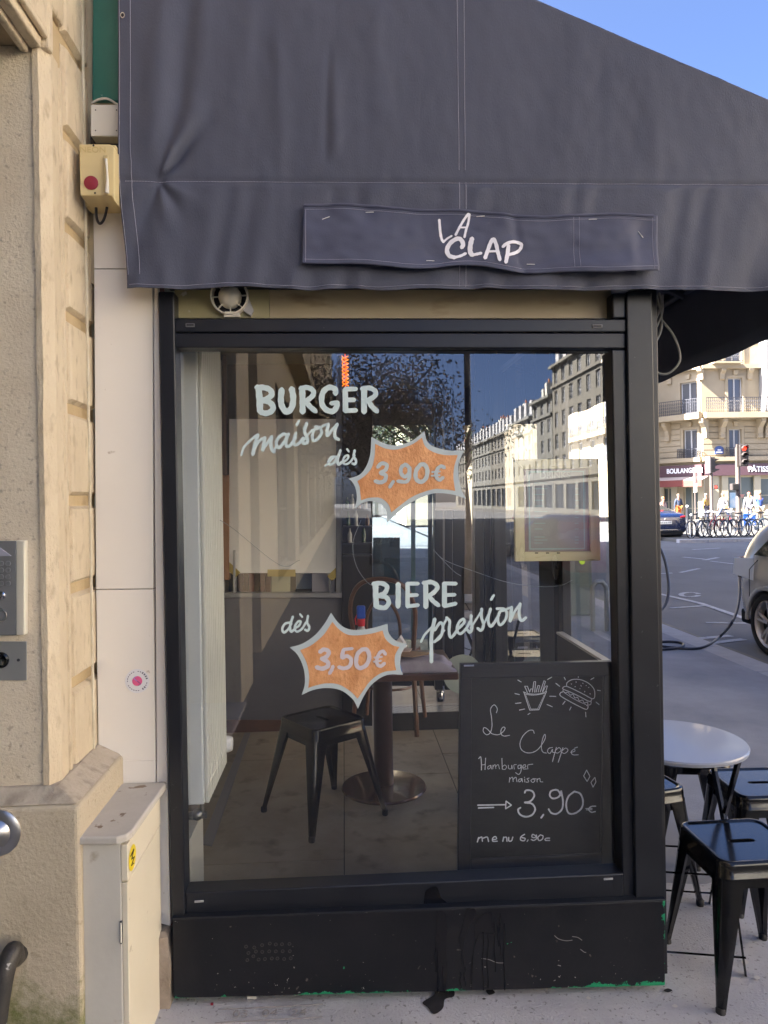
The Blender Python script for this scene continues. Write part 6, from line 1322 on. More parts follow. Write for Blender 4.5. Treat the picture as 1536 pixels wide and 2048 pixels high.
c0 = onG(504, 2003); b = MB(); b.tube([c0+Vector((-.014,0,.013)), c0+Vector((.014,-.003,.013))], .0035, 8); o = b.build('cigarette_end', mat('cigarette_white', (.75,.72,.65), rough=.8), None, smooth=True, origin=c0); tag(o, 'white cigarette end lying in front of the black base', 'cigarette end')
c0 = onG(424, 2014); b = MB(); b.box(c0.x-.004, c0.x+.004, c0.y-.003, c0.y+.003, c0.z+.007, c0.z+.012); o = b.build('red_scrap', M_red, None, origin=c0); tag(o, 'tiny red scrap on the pavement at the lower left', 'scrap')
b = MB(); r_ = random.Random(12); 
for i in range(330):
    t = r_.random(); x = 350+t*985; yb = 1998-27*t; q = onG(x, yb+abs(r_.gauss(0, 3.5))+1); s_ = r_.uniform(.0012,.0042)
    a = [q+Vector((r_.uniform(-1,1)*s_, r_.uniform(-1,1)*s_, .006+r_.random()*s_)) for _ in range(3)]+[q+Vector((0,0,.007+s_))]
    b._a(a, [(0,1,2),(0,1,3),(1,2,3),(0,2,3)])
tag(b.build('grit', mat('base_grit', (.30,.26,.20), (.60,.56,.48), 90, .9), None, kind='stuff', origin=onG(800,1990)), 'brown and white grit gathered along the foot of the base', 'grit')
# date pressed into the wet mortar: raised pieces, recess shade put into the colour
pd = onG(540, 2031); Md = Matrix.Translation(pd+Vector((0,0,.0095))) @ Matrix.Rotation(SLOPE, 4, 'Y'); 
dt = thing('pressed_date', 'shallow date figures pressed into the pavement in front of the base', 'inscription', pd)
M_press = mat('recess_shade_mortar', (.26,.245,.245), (.36,.34,.34), 40, .95, bump=.4, bsc=120)
for i, t_ in enumerate(('03', '04', '24')): text_obj(t_, .040, 'figures', M_press, Md @ Matrix.Translation(((i-1)*.088, -.003, 0)), dt, .0008, sx=1.25)
for dy in (.026, -.030): b = MB(); b.box(pd.x-.16, pd.x+.16, pd.y+dy-.0012, pd.y+dy+.0012, pd.z+.007, pd.z+.0095); b.build('panel_edge', M_press, dt)
# ---------------------------------------------------------------- charging station, hoops, cable
cs0 = onG(1158, 1229); cs0.z = gz(cs0.x)
chg = thing('charging_station', 'grey-green electric charging post seen through the street glazing', 'charging post', cs0)
b = MB(); b.box(cs0.x-.16, cs0.x+.16, cs0.y-.11, cs0.y+.11, cs0.z, cs0.z+1.0); b.build('cabinet', mat('grey_green_post', (.16,.20,.18), rough=.45), chg, bevel=.02)
b = MB(); b.box(cs0.x-.17, cs0.x+.17, cs0.y-.12, cs0.y+.12, cs0.z+1.0, cs0.z+1.04); b.build('cap', M_dark, chg, bevel=.01)
p = Vector((cs0.x+.02, cs0.y-.112, cs0.z+.75)); b = MB(); b.lathe([(0,0),(.04,0)], p, 'Y', 16); b.build('status_light', emis('status_yellow_green', (.4,.6,.03), .06), chg)
M_hoop = mat('galvanised_steel', (.30,.31,.31), rough=.4, metal=.7)
for (x0, x1, y, lab) in ((1104,1138,1240,'low steel hoop left of the charging post'),(1186,1214,1262,'low steel hoop right of the charging post')):
    p, q = onG(x0, y), onG(x1, y); p.z = gz(p.x); q.z = gz(q.x); b = MB(); U = Vector((0,0,.62)); b.tube([p, p+U*.85]+[p.lerp(q, t)+U*(.85+.15*math.sin(math.pi*t)) for t in (.12,.3,.7,.88)]+[q+U*.85, q], .03, 10)
    o = b.build('steel_hoop', M_hoop, None, smooth=True, origin=p); tag(o, lab, 'barrier', 'steel hoops at the kerb')
# ---------------------------------------------------------------- cars
M_tyre = mat('tyre_rubber', (.018,.018,.02), rough=.8); M_rim = mat('dark_alloy', (.10,.10,.11), rough=.3, metal=.8); M_rimf = mat('machined_alloy', (.55,.55,.57), rough=.3, metal=.3)
M_cglass = mat('car_glass', (.012,.015,.018), rough=.04, spec=.9, coat=1.0)
M_arch = mat('arch_black', (.008,.008,.009), rough=.8)
def wheel(par, c, R, side, spokes=5):
    """side -1/+1: outward direction along local x"""
    t = MB(); prof = [(R*.77,-.10),(R*.80,-.112),(R*.93,-.115),(R,-.095),(R*1.005,0),(R,.095),(R*.93,.115),(R*.80,.112),(R*.77,.10)]
    t.lathe(prof+[prof[0]], c, 'X', 36, caps=False); ty = t.build('wheel', M_tyre, par, smooth=True, ang=.8)
    b = MB(); d = .085*side
    b.lathe([(R*.775,d*1.15),(R*.75,d*1.22),(R*.71,d*1.0),(R*.69,d*.1)], c, 'X', 36, caps=False); b.build('rim', M_rimf, ty, smooth=True)
    b = MB(); b.lathe([(0,d*.05),(R*.7,d*.05)], c, 'X', 24); b.build('brake_shade', M_arch, ty)
    for k in range(spokes):
        b = MB(); a = 2*math.pi*k/spokes+.35
        for da in (-.17, .17):
            q = [Vector((d*.95, math.cos(a)*R*.10-math.sin(a)*w, math.sin(a)*R*.10+math.cos(a)*w)) for w in (-R*.045, R*.045)]
            a2 = a+da; e = [Vector((d*.98, math.cos(a2)*R*.75-math.sin(a2)*w, math.sin(a2)*R*.75+math.cos(a2)*w)) for w in (R*.04, -R*.04)]
            A_ = [Vector(c)+v for v in q+e]; b.hexa(A_, [v+Vector((-d*.3,0,0)) for v in A_])
        b.build('spoke', M_rimf if k % 1 == 0 else M_rim, ty)
    b = MB(); b.lathe([(R*.13,d*.9),(R*.11,d*1.05),(0,d*1.06)], c, 'X', 16); b.build('hub_cap', M_rim, ty, smooth=True)
def car(label, paint, Ln, W, Ht, st, wheels, R, glassz, rear_win, side_win, loc=(0,0,0), lights=None, cut=True, extras=None, group=None):
    """body lofted from stations along y (rear at y=0): (y, half width, sill z, belt z, roof z, roof half width)"""
    r = thing('parked_car', label, 'car', loc, group); L = Vector(loc)
    def sec(y, hw, zs, zb, zr, rw):
        top = zr
        P_ = [(0,zs), (hw*.80,zs), (hw*.965,zs+.06), (hw*1.0,zs+(zb-zs)*.45), (hw*.992,zs+(zb-zs)*.75), (hw*.955,zb), (rw+(hw*.955-rw)*.55, zb+(top-zb)*.45), (rw*1.0, zb+(top-zb)*.86), (rw*.90, top-.012), (rw*.5, top), (0, top+.006)]
        return P_
    S = [sec(*s_) for s_ in st]; ys = [s_[0] for s_ in st]
    full = []
    for y, s_ in zip(ys, S): full.append([Vector((x, y, z)) for x, z in s_]+[Vector((-x, y, z)) for x, z in s_[-2:0:-1]])
    b = MB(); n = len(full[0]); V = [p+L for q in full for p in q]; m_ = len(full)
    F = [(j*n+i, j*n+(i+1) % n, (j+1)*n+(i+1) % n, (j+1)*n+i) for j in range(m_-1) for i in range(n)]+[tuple(range(n))[::-1], tuple(range((m_-1)*n, m_*n))]
    b._a(V, F); body = b.build('body', paint, r, smooth=True, ang=1.0, sub=2)
    if cut:
        bpy.context.view_layer.update(); tmp = []
        for (wy) in wheels:
            c = MB(); c.lathe([(R*1.13,-W),(R*1.13,W)], L+Vector((0,wy,R)), 'X', 32); co = c.build('tmp', M_arch); tmp.append(co)
            md = body.modifiers.new('c', 'BOOLEAN'); md.object = co; md.operation = 'DIFFERENCE'; md.solver = 'EXACT'
        dg = bpy.context.evaluated_depsgraph_get(); me = bpy.data.meshes.new_from_object(body.evaluated_get(dg)); body.modifiers.clear(); body.data = me; me.name = 'body'
        for p in me.polygons: p.use_smooth = True
        me.set_sharp_from_angle(angle=.6)
        for co in tmp: bpy.data.objects.remove(co)
    for wy in wheels:
        c = MB(); c.lathe([(R*1.12,-W/2+.24),(R*1.12,W/2-.24)], L+Vector((0,wy,R)), 'X', 28); 
        c.build('wheel_well', M_arch, r, smooth=True)
        for s_ in (-1, 1): wheel(r, L+Vector((s_*(W/2-.115), wy, R)), R, s_)
    def patch(nm, pts, m, d, par=r):   # outline laid on the body by nearest point and lifted a little
        q = []
        for p in pts: q.append(Vector(p)+L)
        b = MB(); b.quad(*q); return b.build(nm, m, par)
    if extras: extras(r, L, patch)
    return r, body
# dark blue saloon seen from behind on the side road
M_navyp = mat('dark_blue_car_paint', (.010,.022,.075), rough=.18, metal=.3, coat=1.0)
M_silv = mat('silver_white_car_paint', (.46,.46,.45), rough=.22, metal=.25, coat=1.0, spec=.6)
sed = [(0.0,.80,.42,.80,.86,.74),(.04,.88,.30,.90,1.01,.80),(.18,.915,.24,.92,1.10,.80),(.55,.925,.20,.93,1.14,.74),(.95,.925,.19,.93,1.27,.62),(1.5,.925,.18,.94,1.40,.58),(2.3,.925,.18,.94,1.44,.60),(3.0,.92,.18,.94,1.36,.60),(3.6,.92,.19,.93,1.08,.66),(4.1,.90,.20,.86,.98,.70),(4.55,.84,.26,.76,.82,.66),(4.7,.68,.36,.66,.70,.56)]
M_tail = mat('tail_light_red', (.45,.02,.02), rough=.2, coat=1.0)
def sed_x(r, L, patch):
    b = MB(); b.grid(lambda u, v: L+Vector(((u-.5)*(1.14-.30*v), .62+v*.78+.02, 1.175+v*.225+.012*math.sin(math.pi*u))), 10, 6); b.build('rear_window', M_cglass, r, smooth=True)
    for s_ in (-1, 1):
        b = MB(); b.tube([L+Vector((s_*.62,.02,.93)), L+Vector((s_*.80,.07,.945)), L+Vector((s_*.90,.28,.95))], [.035,.055,.03], 8); b.build('tail_light', M_tail, r, smooth=True)
        b = MB(); b.quad(*[L+Vector((s_*(.885-.0*y), y, z)) for y, z in ((1.2,.98),(3.2,.98),(2.9,1.22),(1.7,1.27))]); 
        b = MB(); b.grid(lambda u, v: L+Vector((s_*(.925*.955-(.325-.06)*v*.80+.022), 1.25+u*2.1+v*(.25-.5*u), .965+v*.33)), 8, 4); b.build('side_window', M_cglass, r, smooth=True)
    b = MB(); b.box(L.x-.27, L.x+.27, L.y-.012, L.y+.03, L.z+.66, L.z+.78); pl = b.build('number_plate', M_pure, r, bevel=.005)
    b = MB(); b.box(L.x-.27, L.x-.235, L.y-.0135, L.y-.0118, L.z+.665, L.z+.775); b.build('plate_band', mat('plate_blue', (.02,.06,.4), rough=.4), pl)
    text_obj('FX 616 HR', .10, 'plate_characters', M_dark, frame(L+Vector((.02,-.0125,.72)), (1,0,0)), pl, .001)
    b = MB(); b.box(L.x-.72, L.x+.72, L.y-.01, L.y+.14, L.z+.20, L.z+.40); b.build('diffuser', M_arch, r, bevel=.04)
    b = MB(); b.box(L.x-.60, L.x+.60, L.y-.006, L.y+.0, L.z+.425, L.z+.445); b.build('bumper_line', M_chrome, r)
    b = MB(); b.lathe([(0,0),(.035,0),(.03,-.006),(0,-.008)], L+Vector((0,-.006,.86)), 'Y', 14); b.build('badge', M_chrome, r)
    b = MB(); b.box(L.x-.2, L.x+.2, L.y+.66, L.y+.70, L.z+1.19, L.z+1.215); b.build('brake_light', M_tail, r)
sd, sdb = car('dark blue saloon car seen from behind on the side road', M_navyp, 4.7, 1.85, 1.44, sed, (.95, 3.75), .335, None, None, None, (0,0,0), extras=sed_x)
pe = onZ(1374, 1080, RZ); sd.location = (pe.x-.98, pe.y-.2, RZ); sd.rotation_euler = (0,0,math.radians(-3))
M_cars = [(17.2, -30, 0, (.30,.30,.31), 'silver saloon parked across the street far behind the viewer'), (17.2, -38, 0, (.04,.04,.045), 'black saloon parked across the street behind the silver one'), (5.3, -14, 0, (.35,.03,.03), 'red saloon parked at the near kerb behind the viewer'), (5.4, 21.5, 0, (.05,.055,.06), 'dark saloon parked at the near kerb, seen only through the terrace glass')]
for i, (x, y, a, c, lab) in enumerate(M_cars):
    k = dup(sd, (x, y, RZ), a, lab); remat(k, M_navyp, mat('car_paint_copy%d' % i, c, rough=.2, coat=1.0))
# pale electric SUV plugged in at the right edge
suv = [(0.0,.70,.46,.86,.94,.66),(.03,.80,.34,.98,1.16,.72),(.14,.885,.27,1.05,1.32,.72),(.36,.925,.22,1.08,1.52,.70),(.75,.94,.20,1.09,1.62,.68),(1.5,.94,.20,1.08,1.66,.68),(2.4,.94,.20,1.06,1.66,.68),(3.0,.94,.20,1.04,1.52,.68),(3.5,.935,.21,1.02,1.20,.70),(4.0,.91,.22,.96,1.06,.70),(4.4,.84,.28,.84,.90,.64),(4.5,.70,.38,.72,.76,.56)]
PX, PY = 4.68, 8.60
M_flap = mat('open_flap_sky_sheen', (.60,.68,.82), rough=.2, coat=1.0, metal=.2)  # pale blue of the mirrored sky put into the flap colour
def suv_x(r, L, patch):
    # local: rear end at y=0, car extends +y; it is turned round so the rear looks away from the viewer
    for s_ in (-1, 1):
        b = MB(); b.grid(lambda u, v: L+Vector((s_*(.94*.955-(.28-.03)*v*.9+.012), .50+u*2.5+v*(.30-.75*u)*1.0, 1.10+v*.42)), 10, 5); b.build('side_window', M_cglass, r, smooth=True)
        b = MB(); b.tube([L+Vector((s_*.55,-.0,.98)), L+Vector((s_*.80,.06,1.0)), L+Vector((s_*.90,.32,1.0))], [.03,.05,.03], 8); b.build('tail_light', M_tail, r, smooth=True)
        b = MB(); c = L+Vector((0,.78,.345)); q = [c+Vector((s_*.935,.40*math.cos(a),.40*math.sin(a))) for a in [math.pi*i/16 for i in range(17)]]; b.tube(q, .022, 8, flat=1.2); b.build('arch_lip', M_silv, r, smooth=True)
    b = MB(); b.box(L.x-.80, L.x+.80, L.y-.01, L.y+.2, L.z+.24, L.z+.42); b.build('bumper_trim', M_arch, r, bevel=.04)
    b = MB(); b.grid(lambda u, v: L+Vector(((u-.5)*(1.36-.14*v), .13+.26*v, 1.10+.40*v)), 8, 4); b.build('rear_window', M_cglass, r, smooth=True)
    x = .945   # charging side after turning round
    b = MB(); b.tube([L+Vector((x,.455,.55)), L+Vector((x+.0,.46,.93)), L+Vector((x-.02,.60,1.05))], .004, 5); b.build('panel_gap', M_arch, r)
    b = MB(); b.lathe([(0,.002),(.075,.002),(.08,-.02)], L+Vector((x-.008,.30,.93)), 'X', 20); b.build('charging_socket', M_arch, r)
    A_ = [Vector((x+.01,.46,.84)), Vector((x+.01,.46,1.02)), Vector((x+.17,.60,1.05)), Vector((x+.19,.62,.86))]
    A_ = [Vector((x-.03,.50,.80)), Vector((x-.04,.46,1.06)), Vector((x+.09,.30,1.06)), Vector((x+.11,.30,.87))]
    b = MB(); b.hexa([L+p for p in A_], [L+p+Vector((-.006,.014,0)) for p in A_]); b.build('charging_flap', M_flap, r, bevel=.03, seg=4)
    b = MB(); b.tube([L+Vector((x-.02,.36,.93)), L+Vector((x+.03,.35,.90)), L+Vector((x+.05,.34,.83))], [.030,.028,.02], 10); b.build('charging_plug', M_dark, r, smooth=True)
sv, svb = car('pale silver electric SUV plugged in and cut by the right edge', M_silv, 4.5, 1.88, 1.66, suv, (.78, 3.45), .345, None, None, None, (0,0,0), extras=suv_x)
sv.location = (PX+.94, PY, RZ); sv.rotation_euler = (0,0,math.pi)
pg = Vector((PX+.94-(.945+.05), PY-.34, RZ+.83))
lie = lambda px, py: onG(px, py)+Vector((0,0,.016))
pts = [pg, pg+Vector((-.10,-.03,-.14)), onX(1468,1235,pg.x-.35), lie(1443,1275), lie(1420,1293), lie(1385,1299), lie(1340,1296), lie(1300,1290)]
pts[2].y = pg.y-.25
def cable(nm, pts, r_, m, label, n=8): b = MB(); b.tube(crom(pts, n), r_, 8); o = b.build(nm, m, None, smooth=True, origin=pts[-1]); return tag(o, label, 'cable')
cab1 = cable('charging_cable', [pg, onX(1479,1190,4.35), onX(1474,1220,4.1), onX(1462,1248,3.82), lie(1443,1273), lie(1420,1291), lie(1392,1300), lie(1345,1298), lie(1300,1293), lie(1270,1296), lie(1275,1304), lie(1320,1302), lie(1360,1298), lie(1366,1290), lie(1340,1286), lie(1300,1288), lie(1250,1292)], .014, M_cable, 'dark charging cable hanging from the SUV socket and coiled on the pavement')
cable('charging_cable', [onY(1300,1083,8.6), onY(1316,1091,8.5), onY(1329,1118,8.4), onY(1336,1155,8.3), onY(1337,1185,8.2), onY(1330,1210,8.1), onY(1316,1225,8.0), onY(1290,1245,8.0)], .017, mat('cable_blue_grey', (.06,.065,.08), rough=.35), 'thick charging cable arching out from behind the corner post')
# ================================================================ SIDE STREET: people, bicycles, signals
FGZ = RZ+.13
def FP(px, py): return onZ(px, py, FGZ)
# ---------------------------------------------------------------- people: skinned joint chains, one continuous body each, clothes as children
M_skin = mat('skin', (.24,.12,.08), rough=.6)
def skin_mesh(nm, verts, edges, radii, m, parent, root=0, sub=1):
    me = bpy.data.meshes.new(nm); me.from_pydata([tuple(v) for v in verts], edges, []); me.materials.append(m)
    o = bpy.data.objects.new('tmp', me); COL.objects.link(o); md = o.modifiers.new('s', 'SKIN'); md.use_smooth_shade = True
    for i, r_ in enumerate(radii): me.skin_vertices[0].data[i].radius = (r_, r_) if not isinstance(r_, tuple) else r_; me.skin_vertices[0].data[i].use_root = (i == root)
    s_ = o.modifiers.new('u', 'SUBSURF'); s_.levels = sub; s_.render_levels = sub
    dg = bpy.context.evaluated_depsgraph_get(); d = bpy.data.meshes.new_from_object(o.evaluated_get(dg)); d.name = nm; bpy.data.objects.remove(o)
    k = bpy.data.objects.new(nm, d); COL.objects.link(k)
    if parent: k.parent = parent; WLOC[k.name] = WLOC[parent.name]
    return k
def person(loc, rz, label, top, bottom, hair, stride=.0, arms=((.05,.0,-.0),(.05,.0,0)), coat=False, h=1.75, bare=False, shoes=None):
    """faces local +y. arms: per side (sideways, forward, lift) of the hand"""
    s = h/1.75; r = thing('person', label, 'person', (0,0,0)); J = {}
    J['pel'] = (0,0,.96); J['wst'] = (0,.0,1.10); J['chs'] = (0,-.01,1.30); J['nck'] = (0,-.01,1.47); J['hd0'] = (0,.01,1.56); J['hd1'] = (0,.015,1.66)
    for sd_, sg in (('L',-1),('R',1)):
        f = stride*sg
        J['hip'+sd_] = (sg*.09,0,.92); J['kne'+sd_] = (sg*.10,f*.24+.02,.50); J['ank'+sd_] = (sg*.105,f*.44-(.12 if f < 0 else 0),.09+(.07 if f < 0 else 0)); J['toe'+sd_] = (sg*.115,f*.44+.14-(.12 if f < 0 else 0),.035+(.02 if f < 0 else 0))
        a = arms[0 if sg < 0 else 1]
        J['sho'+sd_] = (sg*.18,-.01,1.42); ex, ef, el = a
        hand = Vector((sg*(.24+ex), ef, .80+el)); sh_ = Vector(J['sho'+sd_]); mid = (sh_+hand)/2; ln = .29*2; d = (hand-sh_).length; back = math.sqrt(max(0, .29**2-(d/2)**2)) if d < .58 else 0
        J['elb'+sd_] = tuple(mid+Vector((sg*.03,-back*.7,-back*.5))); J['wri'+sd_] = tuple(hand); J['fin'+sd_] = tuple(hand+(hand-Vector(J['elb'+sd_])).normalized()*.13)
    names = list(J); V = [Vector(J[n])*s for n in names]; ix = {n: i for i, n in enumerate(names)}
    E = [('pel','wst'),('wst','chs'),('chs','nck'),('nck','hd0'),('hd0','hd1')]
    for q in 'LR': E += [('pel','hip'+q),('hip'+q,'kne'+q),('kne'+q,'ank'+q),('ank'+q,'toe'+q),('chs','sho'+q),('sho'+q,'elb'+q),('elb'+q,'wri'+q),('wri'+q,'fin'+q)]
    R_ = {'pel':.125,'wst':.12,'chs':.13,'nck':.052,'hd0':.075,'hd1':.085}
    for q in 'LR': R_.update({'hip'+q:.09,'kne'+q:.058,'ank'+q:.040,'toe'+q:.035,'sho'+q:.06,'elb'+q:.042,'wri'+q:.028,'fin'+q:.030})
    body = skin_mesh('body', V, [(ix[a], ix[b_]) for a, b_ in E], [R_[n]*s for n in names], M_skin, r)
    def sub_(nm, keep, edges, scale, m, extra={}):
        kn = [n for n in names if n in keep]; vi = {n: i for i, n in enumerate(kn)}; rr = [R_[n]*s*scale*extra.get(n, 1) for n in kn]
        return skin_mesh(nm, [Vector(J[n])*s for n in kn], [(vi[a], vi[b_]) for a, b_ in edges], rr, m, r)
    tk = ['pel','wst','chs','shoL','shoR','elbL','elbR']+([] if bare else ['wriL','wriR']); te = [('pel','wst'),('wst','chs')]+[('chs','sho'+q) for q in 'LR']+[('sho'+q,'elb'+q) for q in 'LR']+([] if bare else [('elb'+q,'wri'+q) for q in 'LR'])
    ex = {'pel':1.06}
    if coat: tk += ['hipL','hipR']; te += [('pel','hipL'),('pel','hipR')]; ex = {'pel':1.15,'hipL':1.35,'hipR':1.35}
    sub_('jacket', tk, te, 1.17, top, ex)
    lk = ['pel']+[n+q for n in ('hip','kne','ank') for q in 'LR']; sub_('trousers', lk, [('pel','hip'+q) for q in 'LR']+[('hip'+q,'kne'+q) for q in 'LR']+[('kne'+q,'ank'+q) for q in 'LR'], 1.2, bottom)
    for q in 'LR':
        a, t = Vector(J['ank'+q])*s, Vector(J['toe'+q])*s; b = MB(); b.tube([a+Vector((0,-.07,-.05)), a+Vector((0,.03,-.035)), t], [.045*s,.05*s,.035*s], 8); b.build('shoe', shoes or M_dark, r, smooth=True)
    hc = Vector(J['hd1'])*s
    b = MB(); b.ball(hc+Vector((0,-.02,.025)), (.088*s,.098*s,.088*s), 12, 8); b.v = [Vector((v.x, min(v.y, hc.y+.05), max(v.z, hc.z-.05+(.06 if v.y > hc.y else 0)))) for v in b.v]; b.build('hair', hair, r, smooth=True)
    b = MB(); b.ball(hc+Vector((0,.088*s,-.025)), (.012,.016,.02), 6, 5); b.build('nose', M_skin, r, smooth=True)
    for sg in (-1, 1): b = MB(); b.ball(hc+Vector((sg*.03,.082*s,-.0)), (.010,.006,.007), 6, 4); b.build('eye', M_dark, r)
    r.location = loc; r.rotation_euler = (0,0,rz); return r
C = lambda nm, c: mat(nm, c, tuple(min(1, x*1.25) for x in c), 6, .8)
def at_feet(px, Y): p = onY(px, 1040, Y); return (p.x, Y, FGZ)
M_grey_hair = mat('grey_hair', (.22,.19,.15), rough=.8); M_brown_hair = mat('brown_hair', (.12,.07,.04), rough=.8)
person(at_feet(1357.5, 44.5), math.pi+.2, 'person in navy sweater and rust orange trousers in front of the bakery door', C('navy_sweater',(.02,.03,.06)), C('rust_trousers',(.38,.10,.02)), M_grey_hair)
person(at_feet(1412.5, 43.0), .5, 'person in mustard coat walking past the bakery awning', C('mustard_coat',(.27,.18,.05)), C('dark_trousers',(.03,.03,.045)), M_grey_hair, stride=.5, coat=True)
person(at_feet(1446.5, 42.5), -1.35, 'person in white shirt and jeans striding with a tan shoulder bag', C('white_shirt',(.25,.25,.27)), C('blue_jeans',(.05,.07,.13)), M_grey_hair, stride=1.0, arms=((.02,-.15,.05),(.02,.2,.05)))
person(at_feet(1498.5, 41.5), math.pi-.4, 'person in white shirt with reddish face beside the blue arrow sign', C('white_shirt_two',(.27,.26,.28)), C('grey_trousers',(.10,.10,.12)), mat('thin_red_hair', (.48,.16,.10), rough=.8), h=1.78)
person(at_feet(1519.5, 38.0), .1, 'person in blue jacket and beige trousers raising both arms to photograph', C('royal_blue_jacket',(.03,.06,.20)), C('beige_trousers',(.28,.22,.16)), M_brown_hair, arms=((-.02,.32,.72),(-.02,.32,.72)), h=1.76)
person(at_feet(1327.0, 36.0), math.pi+.5, 'person with auburn hair whose head shows over the dark blue car', C('pink_top',(.3,.2,.18)), C('dark_skirt',(.06,.05,.06)), mat('auburn_hair', (.42,.17,.06), rough=.8), h=1.6)
b = MB(); pb = Vector(at_feet(1449, 42.3)); b.box(pb.x-.16, pb.x+.10, pb.y-.30, pb.y-.16, pb.z+.82, pb.z+1.08); o = b.build('shoulder_bag', mat('tan_bag', (.45,.33,.16), rough=.7), None, bevel=.04, origin=pb); tag(o, 'tan bag carried by the striding person in white shirt', 'bag')
# ---------------------------------------------------------------- bicycles
def bicycle(label, c, loc, rz, scale=1.0):
    r = thing('bicycle', label, 'bicycle', (0,0,0), 'bicycles parked at the stands'); R = .335; L_ = Vector((0,0,0))
    for x in (-.52, .52):
        cc_ = Vector((x, 0, R)); b = MB(); b.tube([cc_+Vector((R*math.cos(a), 0, R*math.sin(a))) for a in [i*math.pi/16 for i in range(32)]], .019, 6, closed=True); w = b.build('wheel', M_tyre, r, smooth=True)
        b = MB(); b.tube([cc_+Vector(((R-.028)*math.cos(a), 0, (R-.028)*math.sin(a))) for a in [i*math.pi/16 for i in range(32)]], .010, 5, closed=True); b.build('rim', M_rimf, w, smooth=True)
        b = MB()
        for i in range(14): a = i*math.pi/7; b.tube([cc_, cc_+Vector(((R-.03)*math.cos(a), 0, (R-.03)*math.sin(a)))], .0035, 3)
        b.build('spokes', M_steel, w, kind='stuff')
        b = MB(); b.tube([cc_+Vector((.375*math.cos(a), 0, .375*math.sin(a))) for a in [math.radians(t) for t in range(20, 175, 12)]], .022, 5, flat=.4); b.build('mudguard', c, r, smooth=True)
    J = dict(bb=(-.05,0,.30), st=(-.17,0,.80), hd=(.33,0,.84), hb=(.37,0,.70), fr=(.52,0,R), rr=(-.52,0,R))
    for a, q, rd in (('bb','st',.017),('bb','hb',.02),('st','hd',.017),('hd','hb',.02),('hb','fr',.014),('rr','bb',.011),('rr','st',.010)):
        b = MB(); b.tube([J[a], J[q]], rd, 8); b.build('frame_tube', c, r, smooth=True)
    b = MB(); b.tube([(-.17,0,.80), (-.19,0,.90)], .012, 6); b.build('seat_post', M_steel, r); b = MB(); b.prism([(-.34,-.08,.90),(-.34,.08,.90),(-.10,.02,.90),(-.08,0,.90),(-.10,-.02,.90)], (0,0,.05)); b.build('saddle', M_dark, r, bevel=.015)
    b = MB(); b.tube(crom([(.22,-.28,.98),(.33,-.20,1.0),(.34,0,.98),(.33,.20,1.0),(.22,.28,.98)], 4), .012, 6); b.tube([(.33,0,.84),(.34,0,.98)], .012, 6); b.build('handlebar', M_steel, r, smooth=True)
    b = MB(); b.lathe([(.09,-.006),(.09,.006)], (-.05,0,.30), 'Y', 14); b.tube([(-.05,-.05,.30),(.03,-.06,.18)], .008, 5); b.build('crank', M_steel, r)
    r.location = loc; r.rotation_euler = (0,0,rz); r.scale = (scale,)*3; return r
specs_b = [(1398,27.6,.55,(.03,.03,.035),'black bicycle leftmost in the row before the bakery'),(1412,27.9,.75,(.16,.16,.17),'grey bicycle second from the left in the row'),(1422,28.3,.5,(.05,.05,.06),'charcoal bicycle half hidden in the middle of the row'),(1438,28.0,.7,(.30,.02,.02),'red bicycle in the middle of the row'),
 (1452,28.2,.6,(.20,.03,.03),'dark red bicycle right of the middle one'),(1470,27.7,.45,(.02,.02,.025),'black bicycle beneath the traffic light'),(1486,27.9,.35,(.05,.12,.25),'blue bicycle with pale rims beside the traffic light'),(1510,28.2,.3,(.12,.22,.32),'light blue bicycle under the arrow sign'),(1532,28.0,.4,(.12,.25,.35),'teal bicycle at the right edge of the row')]
for i, (px, Y, a, c, lab) in enumerate(specs_b): p = onY(px, 1080, Y); bicycle(lab, mat('bike_paint%d' % i, c, rough=.3, coat=.5), (p.x, Y, FGZ), a+math.pi*(i % 2))
# ---------------------------------------------------------------- signals, signs, bollards
M_sig = mat('signal_grey_brown', (.045,.038,.038), rough=.5); M_pole = mat('signal_pole', (.075,.06,.055), rough=.5)
def pole(px, Y, top, r_, label, nm='traffic_light', cat='traffic light', m=M_pole):
    p = onY(px, 1040, Y); zt_ = onY(px, top, Y).z; r = thing(nm, label, cat, (p.x, Y, FGZ)); b = MB(); b.lathe([(r_*1.6,0),(r_*1.5,.9),(r_,1.0),(r_,zt_-FGZ)], (p.x, Y, FGZ), 'Z', 12); b.build('pole', m, r, smooth=True); return r, p.x
